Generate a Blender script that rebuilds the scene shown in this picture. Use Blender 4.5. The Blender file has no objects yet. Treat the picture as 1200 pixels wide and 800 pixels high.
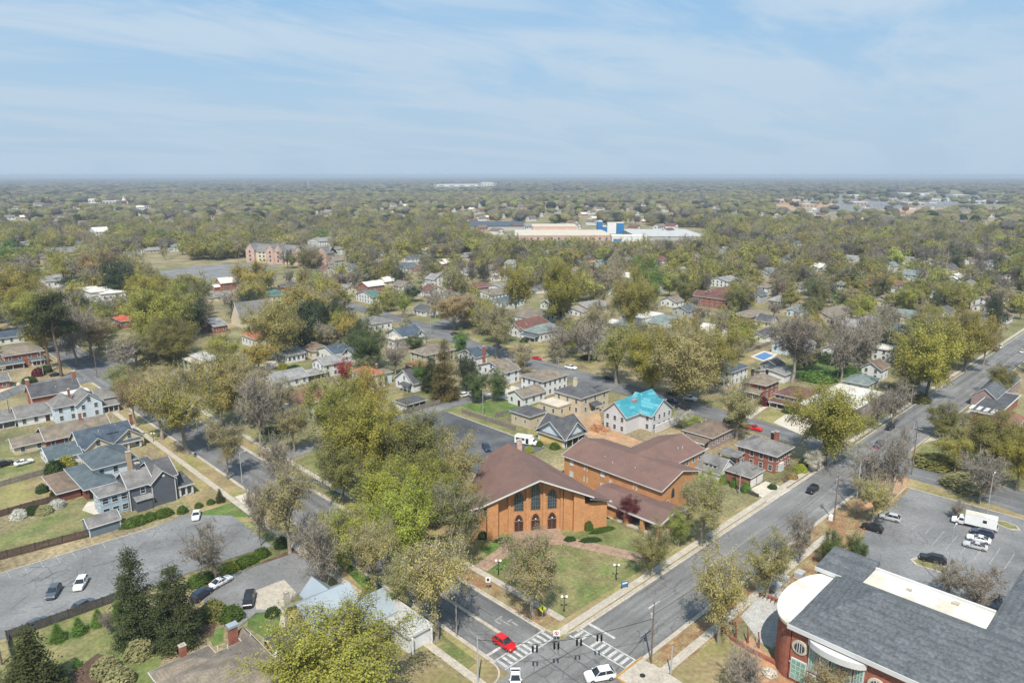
import bpy, bmesh, math, random
import numpy as np
from mathutils import Vector, Matrix

# ---------------------------------------------------------------- camera
SC = bpy.context.scene
COL = SC.collection
F, HC = 838.0, 82.0                      # focal length in photo pixels, flying height in metres
PITCH = math.atan(195.0 / F)
CP, SP = math.cos(PITCH), math.sin(PITCH)
TH = math.atan2(879, F * CP + 195 * SP)   # X runs along the avenue, Y along the side street
FX, FY = math.cos(TH), math.sin(TH)
RX, RY = FY, -FX

cam_d = bpy.data.cameras.new('camera')
cam_d.sensor_width = 36.0
cam_d.lens = F / 1200.0 * 36.0
cam_d.clip_start = 0.5
cam_d.clip_end = 60000.0
cam = bpy.data.objects.new('camera', cam_d)
COL.objects.link(cam)
cam.location = (0, 0, HC)
cam.rotation_euler = Vector((CP * FX, CP * FY, -SP)).to_track_quat('-Z', 'Y').to_euler()
SC.camera = cam

# ---------------------------------------------------------------- light and sky
SUN_EL, SUN_AZ = math.radians(55.5), math.radians(222.4)
sdir = Vector((math.cos(SUN_EL) * math.cos(SUN_AZ), math.cos(SUN_EL) * math.sin(SUN_AZ), math.sin(SUN_EL)))
sun_d = bpy.data.lights.new('sun', 'SUN')
sun_d.energy = 4.8
sun_d.angle = math.radians(0.53)
sun_d.color = (1.0, 0.945, 0.86)
sun = bpy.data.objects.new('sun', sun_d)
COL.objects.link(sun)
sun.rotation_euler = sdir.to_track_quat('Z', 'Y').to_euler()
sun.location = (0, 0, 300)

W = bpy.data.worlds.new('World')
SC.world = W
W.use_nodes = True
nt = W.node_tree
for n in list(nt.nodes): nt.nodes.remove(n)
N = nt.nodes.new
out = N('ShaderNodeOutputWorld'); bg = N('ShaderNodeBackground')
sky = N('ShaderNodeTexSky'); sky.sky_type = 'NISHITA'; sky.sun_disc = False
sky.sun_elevation = SUN_EL
sky.sun_rotation = math.atan2(sdir.x, sdir.y)
sky.altitude = 150; sky.air_density = 1.0; sky.dust_density = 1.5; sky.ozone_density = 1.6
tc = N('ShaderNodeTexCoord'); sep = N('ShaderNodeSeparateXYZ')
nt.links.new(tc.outputs['Generated'], sep.inputs[0])
zm = N('ShaderNodeMath'); zm.operation = 'MAXIMUM'; zm.inputs[1].default_value = 0.015
nt.links.new(sep.outputs['Z'], zm.inputs[0])
za = N('ShaderNodeMath'); za.operation = 'ADD'; za.inputs[1].default_value = 0.10
nt.links.new(zm.outputs[0], za.inputs[0])
dx = N('ShaderNodeMath'); dx.operation = 'DIVIDE'; dy = N('ShaderNodeMath'); dy.operation = 'DIVIDE'
nt.links.new(sep.outputs['X'], dx.inputs[0]); nt.links.new(za.outputs[0], dx.inputs[1])
nt.links.new(sep.outputs['Y'], dy.inputs[0]); nt.links.new(za.outputs[0], dy.inputs[1])
cmb = N('ShaderNodeCombineXYZ')
nt.links.new(dx.outputs[0], cmb.inputs[0]); nt.links.new(dy.outputs[0], cmb.inputs[1])
mp = N('ShaderNodeMapping'); mp.inputs['Rotation'].default_value = (0, 0, math.radians(-28)); mp.inputs['Scale'].default_value = (0.55, 1.15, 1)
mp.inputs['Location'].default_value = (4.3, 1.7, 0)
nt.links.new(cmb.outputs[0], mp.inputs[0])
n1 = N('ShaderNodeTexNoise'); n1.inputs['Scale'].default_value = 1.15; n1.inputs['Detail'].default_value = 8; n1.inputs['Roughness'].default_value = 0.58; n1.inputs['Distortion'].default_value = 0.5
nt.links.new(mp.outputs[0], n1.inputs['Vector'])
cr = N('ShaderNodeMapRange'); cr.inputs[1].default_value = 0.37; cr.inputs[2].default_value = 0.61; cr.inputs[3].default_value = 0.0; cr.inputs[4].default_value = 0.78
cr.interpolation_type = 'SMOOTHSTEP'
nt.links.new(n1.outputs['Fac'], cr.inputs[0])
mix = N('ShaderNodeMixRGB'); mix.inputs[2].default_value = (4.15, 4.95, 5.7, 1)
mixb = N('ShaderNodeMixRGB'); mixb.inputs[0].default_value = 0.72; mixb.inputs[2].default_value = (1.75, 3.6, 5.6, 1)   # spring blue
nt.links.new(sky.outputs[0], mixb.inputs[1])
nt.links.new(cr.outputs[0], mix.inputs[0]); nt.links.new(mixb.outputs[0], mix.inputs[1])
# a veil of thin high haze over the whole sky, thicker low down
hz = N('ShaderNodeMapRange'); hz.inputs[1].default_value = 0.0; hz.inputs[2].default_value = 0.27; hz.inputs[3].default_value = 0.9; hz.inputs[4].default_value = 0.0
nt.links.new(sep.outputs['Z'], hz.inputs[0])
mix2 = N('ShaderNodeMixRGB'); mix2.inputs[2].default_value = (3.2, 4.05, 4.95, 1)
nt.links.new(hz.outputs[0], mix2.inputs[0]); nt.links.new(mix.outputs[0], mix2.inputs[1])
nt.links.new(mix2.outputs[0], bg.inputs[0])
bg.inputs[1].default_value = 0.122
nt.links.new(bg.outputs[0], out.inputs[0])

SC.view_settings.view_transform = 'Standard'
SC.view_settings.look = 'None'
SC.view_settings.exposure = 0.30
SC.view_settings.gamma = 1.0
SC.view_settings.use_curve_mapping = False
SC.cycles.use_denoising = True
SC.cycles.max_bounces = 5
SC.cycles.diffuse_bounces = 2
SC.cycles.glossy_bounces = 2
SC.cycles.transmission_bounces = 3
SC.cycles.transparent_max_bounces = 4
SC.cycles.volume_bounces = 0
SC.cycles.use_adaptive_sampling = True

# ---------------------------------------------------------------- surveying: where a photo pixel meets height h
def G(u, v, h=0.0):
    a = (u - 600.0) / F; b = (v - 400.0) / F
    df = CP - b * SP; dz = -SP - b * CP
    t = (h - HC) / dz
    return (t * (df * FX + a * RX), t * (df * FY + a * RY))
def PXL(x, y, z):
    d = x * FX + y * FY; r = x * RX + y * RY; zz = z - HC
    zc = d * CP - zz * SP
    return 600 + F * r / zc, 400 - F * (d * SP + zz * CP) / zc, zc
def rise(u, v, v2):
    x, y = G(u, v); lo, hi = 0.0, 80.0
    for _ in range(40):
        m = (lo + hi) / 2
        if PXL(x, y, m)[1] > v2: lo = m
        else: hi = m
    return lo

# ---------------------------------------------------------------- materials
MATS = {}
def mat(name, col, var=0.18, scale=0.6, rough=0.85, fine=0.12, fscale=6.0, col2=None, big=None, spec=0.3, metal=0.0, bump=0.0, streak=None, crack=0, objcol=False, band=None, transl=0.0, zonly=False):
    """Procedural surface: two octaves of world-space noise around a real base colour."""
    if name in MATS: return MATS[name]
    m = bpy.data.materials.new(name); m.use_nodes = True
    t = m.node_tree; n = t.nodes.new; L = t.links.new
    b = t.nodes['Principled BSDF']
    b.inputs['Roughness'].default_value = rough
    b.inputs['Metallic'].default_value = metal
    b.inputs['Specular IOR Level'].default_value = spec
    geo = n('ShaderNodeNewGeometry')
    if objcol:
        oi = n('ShaderNodeObjectInfo'); base = oi.outputs['Color']
    else:
        rgb = n('ShaderNodeRGB'); rgb.outputs[0].default_value = (*col, 1); base = rgb.outputs[0]
    def noise(s, d=3):
        k = n('ShaderNodeTexNoise'); k.inputs['Scale'].default_value = s; k.inputs['Detail'].default_value = d
        L(geo.outputs['Position'], k.inputs['Vector']); return k.outputs['Fac']
    def mr(f, a, c, lo=0.3, hi=0.7):
        k = n('ShaderNodeMapRange'); k.inputs[1].default_value = lo; k.inputs[2].default_value = hi; k.inputs[3].default_value = a; k.inputs[4].default_value = c
        L(f, k.inputs[0]); return k.outputs[0]
    def mul(c, f):
        k = n('ShaderNodeMixRGB'); k.blend_type = 'MULTIPLY'; k.inputs[0].default_value = 1
        L(c, k.inputs[1]); L(f, k.inputs[2]); return k.outputs[0]
    c = base
    if col2 is not None:
        k = n('ShaderNodeMixRGB'); k.inputs[2].default_value = (*col2, 1)
        L(mr(noise(big or scale * 0.25, 5), 0, 1, 0.42, 0.60), k.inputs[0]); L(c, k.inputs[1]); c = k.outputs[0]
    if var: c = mul(c, mr(noise(scale, 4), 1 - var, 1 + var))
    if fine: c = mul(c, mr(noise(fscale, 2), 1 - fine, 1 + fine))
    if streak:                                  # wheel tracks and oil drips drawn out along the lane
        mpn = n('ShaderNodeMapping'); mpn.inputs['Scale'].default_value = (.018, .55, 1) if streak == 'x' else (.55, .018, 1)
        L(geo.outputs['Position'], mpn.inputs['Vector']); kn = n('ShaderNodeTexNoise'); kn.inputs['Scale'].default_value = 1.0; kn.inputs['Detail'].default_value = 4
        L(mpn.outputs[0], kn.inputs['Vector']); c = mul(c, mr(kn.outputs['Fac'], .72, 1.22, .32, .68))
    if crack:                                   # alligator cracks and sealed joints
        ns = n('ShaderNodeTexNoise'); ns.inputs['Scale'].default_value = .35; ns.inputs['Detail'].default_value = 3; L(geo.outputs['Position'], ns.inputs['Vector'])
        ad = n('ShaderNodeMixRGB'); ad.blend_type = 'ADD'; ad.inputs[0].default_value = 1.6; L(geo.outputs['Position'], ad.inputs[1]); L(ns.outputs['Color'], ad.inputs[2])
        vo = n('ShaderNodeTexVoronoi'); vo.feature = 'DISTANCE_TO_EDGE'; vo.inputs['Scale'].default_value = crack; L(ad.outputs[0], vo.inputs['Vector'])
        k2 = n('ShaderNodeTexNoise'); k2.inputs['Scale'].default_value = .09; L(geo.outputs['Position'], k2.inputs['Vector'])
        th = n('ShaderNodeMath'); th.operation = 'MULTIPLY'; th.inputs[1].default_value = .028; L(mr(k2.outputs['Fac'], 0, 1, .45, .62), th.inputs[0])
        dv = n('ShaderNodeMath'); dv.operation = 'LESS_THAN'; L(vo.outputs['Distance'], dv.inputs[0]); L(th.outputs[0], dv.inputs[1])
        c = mul(c, mr(dv.outputs[0], 1.0, .72, 0.0, 1.0))
    if band:                                    # courses of shingles / lap siding / metal seams
        wv = n('ShaderNodeTexWave'); wv.wave_type = 'BANDS'; wv.bands_direction = band[0]; wv.inputs['Scale'].default_value = band[1]; wv.inputs['Distortion'].default_value = band[3] if len(band) > 3 else 0.6; wv.inputs['Detail'].default_value = 1
        L(geo.outputs['Position'], wv.inputs['Vector']); c = mul(c, mr(wv.outputs['Fac'], 1 - band[2], 1 + band[2] * .4, 0.0, 0.6))
    L(c, b.inputs['Base Color'])
    if bump:
        bp = n('ShaderNodeBump'); bp.inputs['Strength'].default_value = bump; bp.inputs['Distance'].default_value = 0.3
        L(noise(fscale * .7, 4), bp.inputs['Height']); L(bp.outputs[0], b.inputs['Normal'])
    if transl:
        tr = n('ShaderNodeBsdfTranslucent'); L(c, tr.inputs[0])
        mx = n('ShaderNodeMixShader'); mx.inputs[0].default_value = transl
        L(b.outputs[0], mx.inputs[1]); L(tr.outputs[0], mx.inputs[2]); L(mx.outputs[0], t.nodes['Material Output'].inputs[0])
    MATS[name] = m
    return m

def glassy(name, col, rough=0.12, spec=0.7):
    if name in MATS: return MATS[name]
    m = mat(name, col, var=.25, scale=1.3, fine=0, rough=rough, spec=spec)
    return m

# ---------------------------------------------------------------- mesh helpers
class MB:
    def __init__(s): s.v = []; s.f = []
    def add(s, pts, faces):
        o = len(s.v); s.v += [tuple(p) for p in pts]; s.f += [tuple(i + o for i in f) for f in faces]
        return s
    def box(s, x0, x1, y0, y1, z0, z1):
        return s.add([(x0, y0, z0), (x1, y0, z0), (x1, y1, z0), (x0, y1, z0), (x0, y0, z1), (x1, y0, z1), (x1, y1, z1), (x0, y1, z1)],
                     [(3, 2, 1, 0), (4, 5, 6, 7), (0, 1, 5, 4), (1, 2, 6, 5), (2, 3, 7, 6), (3, 0, 4, 7)])
    def prism(s, poly, z0, z1):
        n = len(poly)
        a = sum(poly[i][0] * poly[(i + 1) % n][1] - poly[(i + 1) % n][0] * poly[i][1] for i in range(n))
        if a < 0: poly = poly[::-1]
        return s.add([(x, y, z0) for x, y in poly] + [(x, y, z1) for x, y in poly],
                     [tuple(range(n))[::-1], tuple(range(n, 2 * n))] + [(i, (i + 1) % n, (i + 1) % n + n, i + n) for i in range(n)])
    def ext(s, prof, axis, a, b):
        """Extrude a profile: axis 'x' -> prof is (y,z); axis 'y' -> prof is (x,z)."""
        n = len(prof)
        ar = sum(prof[i][0] * prof[(i + 1) % n][1] - prof[(i + 1) % n][0] * prof[i][1] for i in range(n))
        if ar < 0: prof = prof[::-1]
        if axis == 'x': P = [(a, p, z) for p, z in prof] + [(b, p, z) for p, z in prof]; fl = False
        else: P = [(p, a, z) for p, z in prof] + [(p, b, z) for p, z in prof]; fl = True
        fs = [tuple(range(n))[::-1], tuple(range(n, 2 * n))] + [(i, (i + 1) % n, (i + 1) % n + n, i + n) for i in range(n)]
        if fl: fs = [f[::-1] for f in fs]
        return s.add(P, fs)
    def slab(s, pts, t):
        """A roof plane or sheet: polygon of 3-D points with thickness t downward."""
        n = len(pts)
        return s.add(list(pts) + [(x, y, z - t) for x, y, z in pts], [tuple(range(n)), tuple(range(n, 2 * n))[::-1]] + [((i + 1) % n, i, i + n, (i + 1) % n + n) for i in range(n)])
    def tube(s, p, q, r0, r1=None, n=6, cap=True):
        r1 = r0 if r1 is None else r1
        p = Vector(p); q = Vector(q); d = (q - p).normalized() if (q - p).length > 1e-6 else Vector((0, 0, 1))
        a = d.orthogonal().normalized(); b = d.cross(a)
        P = []
        for c, r in ((p, r0), (q, r1)):
            for i in range(n):
                w = 2 * math.pi * i / n; P.append(tuple(c + a * (r * math.cos(w)) + b * (r * math.sin(w))))
        fs = [(i, (i + 1) % n, (i + 1) % n + n, i + n) for i in range(n)]
        if cap: fs += [tuple(range(n))[::-1], tuple(range(n, 2 * n))]
        return s.add(P, fs)
    def ball(s, c, r, nu=8, nv=5, sz=1.0):
        P = [(c[0], c[1], c[2] + r * sz)]
        for j in range(1, nv):
            t = math.pi * j / nv
            for i in range(nu):
                w = 2 * math.pi * i / nu; P.append((c[0] + r * math.sin(t) * math.cos(w), c[1] + r * math.sin(t) * math.sin(w), c[2] + r * sz * math.cos(t)))
        P.append((c[0], c[1], c[2] - r * sz)); fs = []
        for i in range(nu): fs.append((0, 1 + i, 1 + (i + 1) % nu))
        for j in range(nv - 2):
            for i in range(nu):
                a = 1 + j * nu + i; b = 1 + j * nu + (i + 1) % nu; fs.append((a, a + nu, b + nu, b))
        for i in range(nu): fs.append((len(P) - 1, 1 + (nv - 2) * nu + (i + 1) % nu, 1 + (nv - 2) * nu + i))
        return s.add(P, fs)
    def mesh(s, name, m):
        me = bpy.data.meshes.new(name); me.from_pydata(s.v, [], s.f); me.update()
        if m is not None: me.materials.append(m)
        return me
    def build(s, name, m, parent=None, smooth=False):
        me = s.mesh(name, m)
        if smooth:
            for p in me.polygons: p.use_smooth = True
        return link(name, me, parent)

def link(name, me, parent=None, loc=None, rz=0.0):
    o = bpy.data.objects.new(name, me); COL.objects.link(o)
    if parent is not None: o.parent = parent
    if loc is not None: o.location = loc
    if rz: o.rotation_euler = (0, 0, rz)
    return o

THINGS = []
def thing(name, label, cat, loc=(0, 0, 0), rz=0.0, group=None):
    o = bpy.data.objects.new(name, None); COL.objects.link(o)
    o.location = loc; o.rotation_euler = (0, 0, rz); o.empty_display_size = 0.5
    tag(o, label, cat, group); THINGS.append(o)
    return o
def tag(o, label=None, cat=None, group=None, kind=None):
    if label: o['label'] = label
    if cat: o['category'] = cat
    if group: o['group'] = group
    if kind: o['kind'] = kind
    return o
def copy_tree(o, parent=None):
    c = o.copy(); COL.objects.link(c)
    if parent is not None: c.parent = parent
    for ch in o.children: copy_tree(ch, c)
    return c
def structure(name, mb, m, parent=None):
    o = mb.build(name, m, parent)
    if parent is None: o['kind'] = 'structure'
    return o
R = random.Random(11)
# ---------------------------------------------------------------- ground materials
M_ground = mat('winter_ground', (0.25, 0.20, 0.115), col2=(0.15, 0.15, 0.06), var=.35, scale=.08, fine=.35, fscale=1.1, big=.022)
M_asph = mat('asphalt_worn', (0.165, 0.164, 0.163), var=.14, scale=.15, fine=.12, fscale=2.2, col2=(0.13, 0.13, 0.131), big=.06, rough=.9, streak='y', crack=.30)
M_aven = mat('asphalt_avenue', (0.19, 0.187, 0.18), var=.12, scale=.15, fine=.12, fscale=2.2, col2=(0.155, 0.153, 0.148), big=.06, rough=.9, streak='x', crack=.26)
M_faint = mat('worn_paint', (0.30, 0.295, 0.28), var=.2, scale=.8, fine=.25, fscale=3.5, rough=.8)
M_asph2 = mat('asphalt_pale', (0.20, 0.20, 0.197), var=.18, scale=.12, fine=.14, fscale=1.6, col2=(0.155, 0.155, 0.153), big=.07, rough=.9, crack=.28)
M_asphd = mat('asphalt_dark', (0.068, 0.071, 0.076), var=.22, scale=.14, fine=.1, fscale=1.8, col2=(0.115, 0.118, 0.12), big=.05, rough=.85)
M_conc = mat('concrete', (0.40, 0.355, 0.29), var=.12, scale=.5, fine=.14, fscale=2.0, rough=.9)
M_concw = mat('concrete_pale', (0.50, 0.45, 0.37), var=.12, scale=.4, fine=.12, fscale=2.0, rough=.9)
M_lawn = mat('lawn_spring', (0.125, 0.15, 0.048), var=.25, scale=.22, fine=.26, fscale=1.4, col2=(0.20, 0.18, 0.08), big=.12, rough=.95)
M_lawng = mat('lawn_lush', (0.075, 0.14, 0.026), var=.28, scale=.3, fine=.28, fscale=1.8, col2=(0.125, 0.145, 0.05), big=.2, rough=.95)
M_grassd = mat('grass_dormant', (0.27, 0.21, 0.11), var=.25, scale=.16, fine=.2, fscale=1.2, col2=(0.215, 0.195, 0.075), big=.09, rough=.95)
M_clay = mat('clay', (0.40, 0.225, 0.12), var=.25, scale=.2, fine=.2, fscale=1.3, col2=(0.36, 0.24, 0.14), big=.12, rough=.95)
M_leaf_litter = mat('leaf_litter', (0.25, 0.145, 0.075), var=.3, scale=.4, fine=.3, fscale=2.2, col2=(0.235, 0.19, 0.095), big=.2, rough=.95)
M_mulch = mat('mulch', (0.10, 0.062, 0.042), var=.3, scale=.5, fine=.3, fscale=2.5, rough=.95)
M_white = mat('road_paint', (0.44, 0.435, 0.41), var=.18, scale=.8, fine=.2, fscale=3.5, rough=.7)
M_yellow = mat('yellow_paint', (0.62, 0.40, 0.06), var=.15, fine=.15, rough=.7)
M_gravel = mat('gravel_pale', (0.38, 0.37, 0.34), var=.14, scale=.5, fine=.2, fscale=2.4, rough=.95)

# ---------------------------------------------------------------- ground sheet to the horizon
gb = MB()
xs = [-14000, -7000, -3500, -1800, -900, -450, -150] + [i * 60 for i in range(0, 14)] + [1000, 1300, 1800, 2600, 4000, 7000, 11000, 16000, 24000]
xs = sorted(set(xs)); gv = [(x, y, 0.0) for y in xs for x in xs]; nx = len(xs)
gf = [(j * nx + i, j * nx + i + 1, (j + 1) * nx + i + 1, (j + 1) * nx + i) for j in range(nx - 1) for i in range(nx - 1)]
gb.add(gv, gf)
structure('ground', gb, M_ground)

ZL = [0.0]
def nextz():
    ZL[0] += 0.0012
    return 0.01 + ZL[0]
def px_poly(pts): return [G(*p) for p in pts]
def patch(name, m, poly, z=None, t=0.0, parent=None):
    b = MB(); n = len(poly)
    z = nextz() if z is None else z
    a = sum(poly[i][0] * poly[(i + 1) % n][1] - poly[(i + 1) % n][0] * poly[i][1] for i in range(n))
    if a < 0: poly = poly[::-1]
    b.add([(x, y, z) for x, y in poly], [tuple(range(n))])
    return structure(name, b, m, parent)
def rect(x0, x1, y0, y1): return [(x0, y0), (x1, y0), (x1, y1), (x0, y1)]
def ppatch(name, m, *pts, **k): return patch(name, m, px_poly(pts), **k)

# verges and yards, widest first -------------------------------------------------
patch('verge', M_grassd, rect(86, 91.5, 75, 330))
patch('verge', M_grassd, rect(66.5, 73, 76, 320))
patch('verge', M_leaf_litter, rect(86.2, 90, 76, 118))
patch('verge', M_grassd, rect(86, 205, 75, 79))
patch('verge', M_leaf_litter, rect(88, 200, 55, 61.5))
ppatch('yard', M_grassd, (225, 560), (285, 590), (300, 610), (270, 612), (225, 595), (205, 565))
ppatch('yard', M_grassd, (185, 500), (250, 540), (300, 600), (275, 600), (210, 560), (175, 515))
ppatch('yard', M_lawn, (0, 625), (90, 592), (130, 588), (100, 620), (0, 655))
ppatch('yard', M_grassd, (0, 600), (0, 566), (60, 560), (78, 580), (66, 592))
ppatch('yard', M_lawn, (0, 560), (0, 548), (45, 543), (55, 550), (60, 556))
ppatch('lawn', M_lawng, (235, 600), (276, 587), (291, 592), (300, 605), (270, 606), (245, 610))
ppatch('yard', M_lawn, (10, 748), (130, 703), (170, 700), (200, 740), (180, 800), (10, 800))
ppatch('lawn', M_lawng, (135, 750), (165, 738), (165, 760), (150, 772))
ppatch('lawn', M_lawng, (290, 718), (330, 713), (331, 735), (310, 747), (290, 735))
ppatch('lawn', M_lawng, (240, 740), (262, 735), (262, 752), (250, 757))
ppatch('lawn', M_lawng, (338, 713), (366, 690), (380, 682), (392, 690), (350, 725), (340, 728))
ppatch('lawn', M_lawng, (385, 650), (400, 648), (465, 700), (450, 712))
ppatch('mulch_bed', M_mulch, (80, 790), (115, 765), (140, 775), (150, 800), (90, 810))
ppatch('mulch_bed', M_mulch, (225, 715), (262, 700), (250, 745), (205, 755))
ppatch('mulch_bed', M_mulch, (235, 690), (350, 640), (355, 646), (245, 697))
ppatch('yard', M_grassd, (485, 765), (545, 800), (600, 830), (520, 830), (470, 790))
ppatch('lawn', M_lawn, (520, 745), (560, 775), (540, 790), (500, 750))
# church grounds
patch('lawn', M_lawn, rect(91.5, 137, 79, 118))
ppatch('lawn', M_lawng, (575, 655), (560, 640), (600, 633), (640, 648), (660, 665), (650, 672), (585, 672), (574, 665))
ppatch('yard', M_grassd, (430, 590), (500, 560), (560, 610), (560, 660), (520, 640))
patch('lawn', M_lawn, rect(152.8, 157.5, 152, 190))
ppatch('lawn', M_lawng, (541, 475), (580, 469), (618, 462), (634, 472), (590, 488), (572, 487))
ppatch('yard', M_grassd, (620, 500), (640, 507), (652, 520), (640, 520), (618, 508))
patch('lawn', M_lawn, rect(128, 137, 118, 150))
ppatch('building_site', M_clay, (640, 497), (700, 470), (706, 500), (760, 520), (728, 528), (672, 512))
# dwellings along the side street, right hand side
ppatch('lawn', M_lawn, (305, 515), (340, 500), (350, 512), (318, 526))
ppatch('lawn', M_lawn, (338, 545), (372, 525), (388, 540), (362, 560))
ppatch('lawn', M_lawn, (355, 565), (372, 555), (395, 578), (382, 580))
ppatch('yard', M_grassd, (440, 468), (472, 460), (476, 482), (440, 485))
ppatch('lawn', M_lawn, (320, 445), (355, 432), (370, 440), (330, 452))
ppatch('yard', M_grassd, (290, 405), (324, 398), (326, 418), (304, 422))
# houses on the far side of the next street
ppatch('yard', M_clay, (845, 478), (870, 467), (905, 475), (880, 488))
ppatch('yard', M_grassd, (885, 489), (905, 478), (945, 494), (925, 505))
ppatch('yard', M_grassd, (665, 418), (720, 405), (725, 425), (690, 432))
ppatch('yard', M_grassd, (570, 410), (640, 395), (660, 415), (600, 412))
ppatch('yard', M_grassd, (840, 442), (885, 425), (880, 410), (850, 405), (800, 420))
ppatch('lawn', M_lawng, (930, 440), (1000, 445), (985, 420), (935, 420))
ppatch('yard', M_mulch, (915, 560), (960, 545), (975, 555), (930, 585))
# right of the avenue
patch('clay_bank', M_leaf_litter, rect(118, 205, 50, 56))
ppatch('clay_bank', M_clay, (880, 745), (925, 788), (985, 810), (860, 830), (850, 770))
ppatch('clay_bank', M_clay, (1020, 570), (1065, 555), (1062, 572), (1030, 590), (1010, 600))
ppatch('yard', M_grassd, (790, 785), (850, 740), (870, 765), (850, 830), (790, 830))
ppatch('yard', M_grassd, (1065, 556), (1200, 596), (1200, 612), (1062, 570))
ppatch('lawn', M_lawn, (1075, 530), (1100, 505), (1200, 530), (1200, 560))
ppatch('yard', M_leaf_litter, (920, 700), (965, 672), (1000, 620), (1015, 640), (985, 660), (930, 715))
ppatch('lawn', M_lawn, (1128, 470), (1152, 440), (1162, 445), (1135, 478))

# roads ----------------------------------------------------------------------------
ROADS = []
def road(name, poly, m=M_asph):
    ROADS.append(poly)
    return patch(name, m, poly)
road('side_street', rect(73, 86, -60, 640))
avenue = road('avenue', rect(-120, 1500, 61.5, 75.2), M_aven)
road('back_street', [(210, 75.2), (221, 75.2), (224.5, 120), (227, 160), (229, 200), (232, 260), (243, 300), (250, 420), (240, 420), (230, 310), (222, 268), (218, 230), (214, 170), (212, 110)])
road('back_street', [(208.5, 61.5), (223.5, 61.5), (222, 40), (215, 0), (205, -60), (185, -60), (198, 0), (207, 40)])
ppath = lambda *p: px_poly(p)
road('cross_street', ppath((-60, 485), (-60, 475), (0, 461), (31, 449), (72, 442), (105, 428), (140, 414), (168, 400), (215, 388), (250, 380), (250, 386), (216, 395), (172, 408), (150, 428), (138, 440), (95, 450), (70, 452), (31, 457), (0, 470)))
road('cross_street', ppath((490, 384), (545, 366), (560, 368), (545, 378), (520, 395), (495, 398), (470, 396)))
road('cross_street', ppath((1080, 470), (1048, 495), (1090, 430), (1100, 436)))
road('alley', [(112, 194), (150, 191.5), (216, 189), (216, 194.5), (150, 197.5), (112, 199)], M_asph2)
road('alley_apron', ppath((570, 462), (600, 452), (622, 458), (600, 470)), M_concw)
# parking lots
road('parking_lot', [(124, 141), (152.4, 141), (152.6, 189), (146, 193), (134, 190), (126, 175)], M_asphd)
road('parking_lot', ppath((-40, 690), (0, 672), (90, 645), (180, 618), (216, 603), (272, 604), (319, 640), (290, 648), (240, 664), (140, 702), (0, 749), (-40, 765)), M_asph2)
road('parking_lot', ppath((238, 690), (262, 676), (345, 648), (372, 662), (385, 675), (350, 695), (340, 705), (330, 716), (300, 718), (280, 735), (240, 715)), M_asph2)
ppatch('concrete_pad', M_conc, (299, 692), (333, 679), (347, 694), (336, 706), (334, 735), (327, 735), (330, 714), (300, 714))
road('parking_lot', ppath((1068, 573), (1200, 609), (1330, 650), (1330, 760), (1200, 722), (1100, 694), (1035, 670), (1003, 650), (1018, 615)), M_asph2)
ppatch('plaza', M_gravel, (868, 722), (888, 700), (915, 692), (928, 705), (930, 745), (905, 760), (890, 752))
road('parking_lot', ppath((160, 322), (230, 312), (285, 308), (330, 312), (280, 322), (215, 330), (165, 332)), M_asph2)
road('parking_lot', ppath((195, 335), (245, 327), (248, 340), (205, 346)), M_asph2)
road('drive', ppath((330, 530), (367, 519), (372, 527), (337, 539)), M_asph2)
road('drive', ppath((362, 562), (392, 548), (425, 560), (400, 580), (378, 572)), M_asphd)
ppatch('drive', M_concw, (275, 582), (288, 578), (303, 599), (297, 602))
ppatch('drive', M_concw, (880, 573), (897, 564), (927, 574), (900, 589))
ppatch('drive', M_concw, (906, 495), (932, 478), (960, 490), (940, 510))
ppatch('drive', M_concw, (868, 487), (896, 470), (908, 470), (880, 491))
ppatch('drive', M_concw, (300, 428), (323, 421), (328, 430), (306, 436))
ppatch('drive', M_concw, (800, 535), (818, 535), (830, 550), (815, 552))
ppatch('patio', M_concw, (96, 598), (103, 588), (125, 585), (132, 592), (130, 600), (110, 603))
ppatch('pool_deck', M_concw, (879, 418), (895, 411), (912, 415), (898, 425))
ppatch('driveway', M_conc, (1150, 472), (1170, 458), (1180, 462), (1160, 480))

# kerbs: real steps of pale concrete
kb = MB()
def kerb(x0, y0, x1, y1, h=0.21, w=0.32):
    d = Vector((x1 - x0, y1 - y0)); n = Vector((-d.y, d.x)).normalized() * w * .5
    kb.prism([(x0 + n.x, y0 + n.y), (x1 + n.x, y1 + n.y), (x1 - n.x, y1 - n.y), (x0 - n.x, y0 - n.y)], -0.05, h)
    for s in (): pass
for x in (72.85, 86.15):
    kerb(x, 79, x, 318); kerb(x, -60, x, 57); kerb(x, 352, x, 620)
for y in (61.35, 75.35):
    kerb(-120, y, 69, y)
kerb(90, 75.35, 208, 75.35); kerb(224, 75.35, 700, 75.35); kerb(90, 61.35, 206, 61.35); kerb(226, 61.35, 700, 61.35)
for cx, cy, a0 in ((69, 79, 270), (90, 79, 180), (69, 57.5, 0), (90, 57.5, 90)):
    r = 3.8; pts = [(cx + r * math.cos(math.radians(a0 + k * 15)), cy + r * math.sin(math.radians(a0 + k * 15))) for k in range(7)]
    for p, q in zip(pts, pts[1:]): kerb(*p, *q)
kerb(152.7, 142, 152.7, 188)
lotk = ppath((0, 672), (90, 645), (180, 618)); kerb(*lotk[0], *lotk[1], .2, .22); kerb(*lotk[1], *lotk[2], .2, .22)
lotk = ppath((1062, 571), (1200, 609)); kerb(*lotk[0], *lotk[1]); lotk = ppath((1062, 571), (1018, 612)); kerb(*lotk[0], *lotk[1])
structure('kerb', kb, M_conc)
structure('gutter', MB().box(86 - .6, 86, 79, 318, .0, .09).box(73, 73.6, 79, 318, 0, .09).box(90, 208, 74.6, 75.2, 0, .09).box(90, 206, 61.5, 62.1, 0, .09), M_conc)
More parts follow.
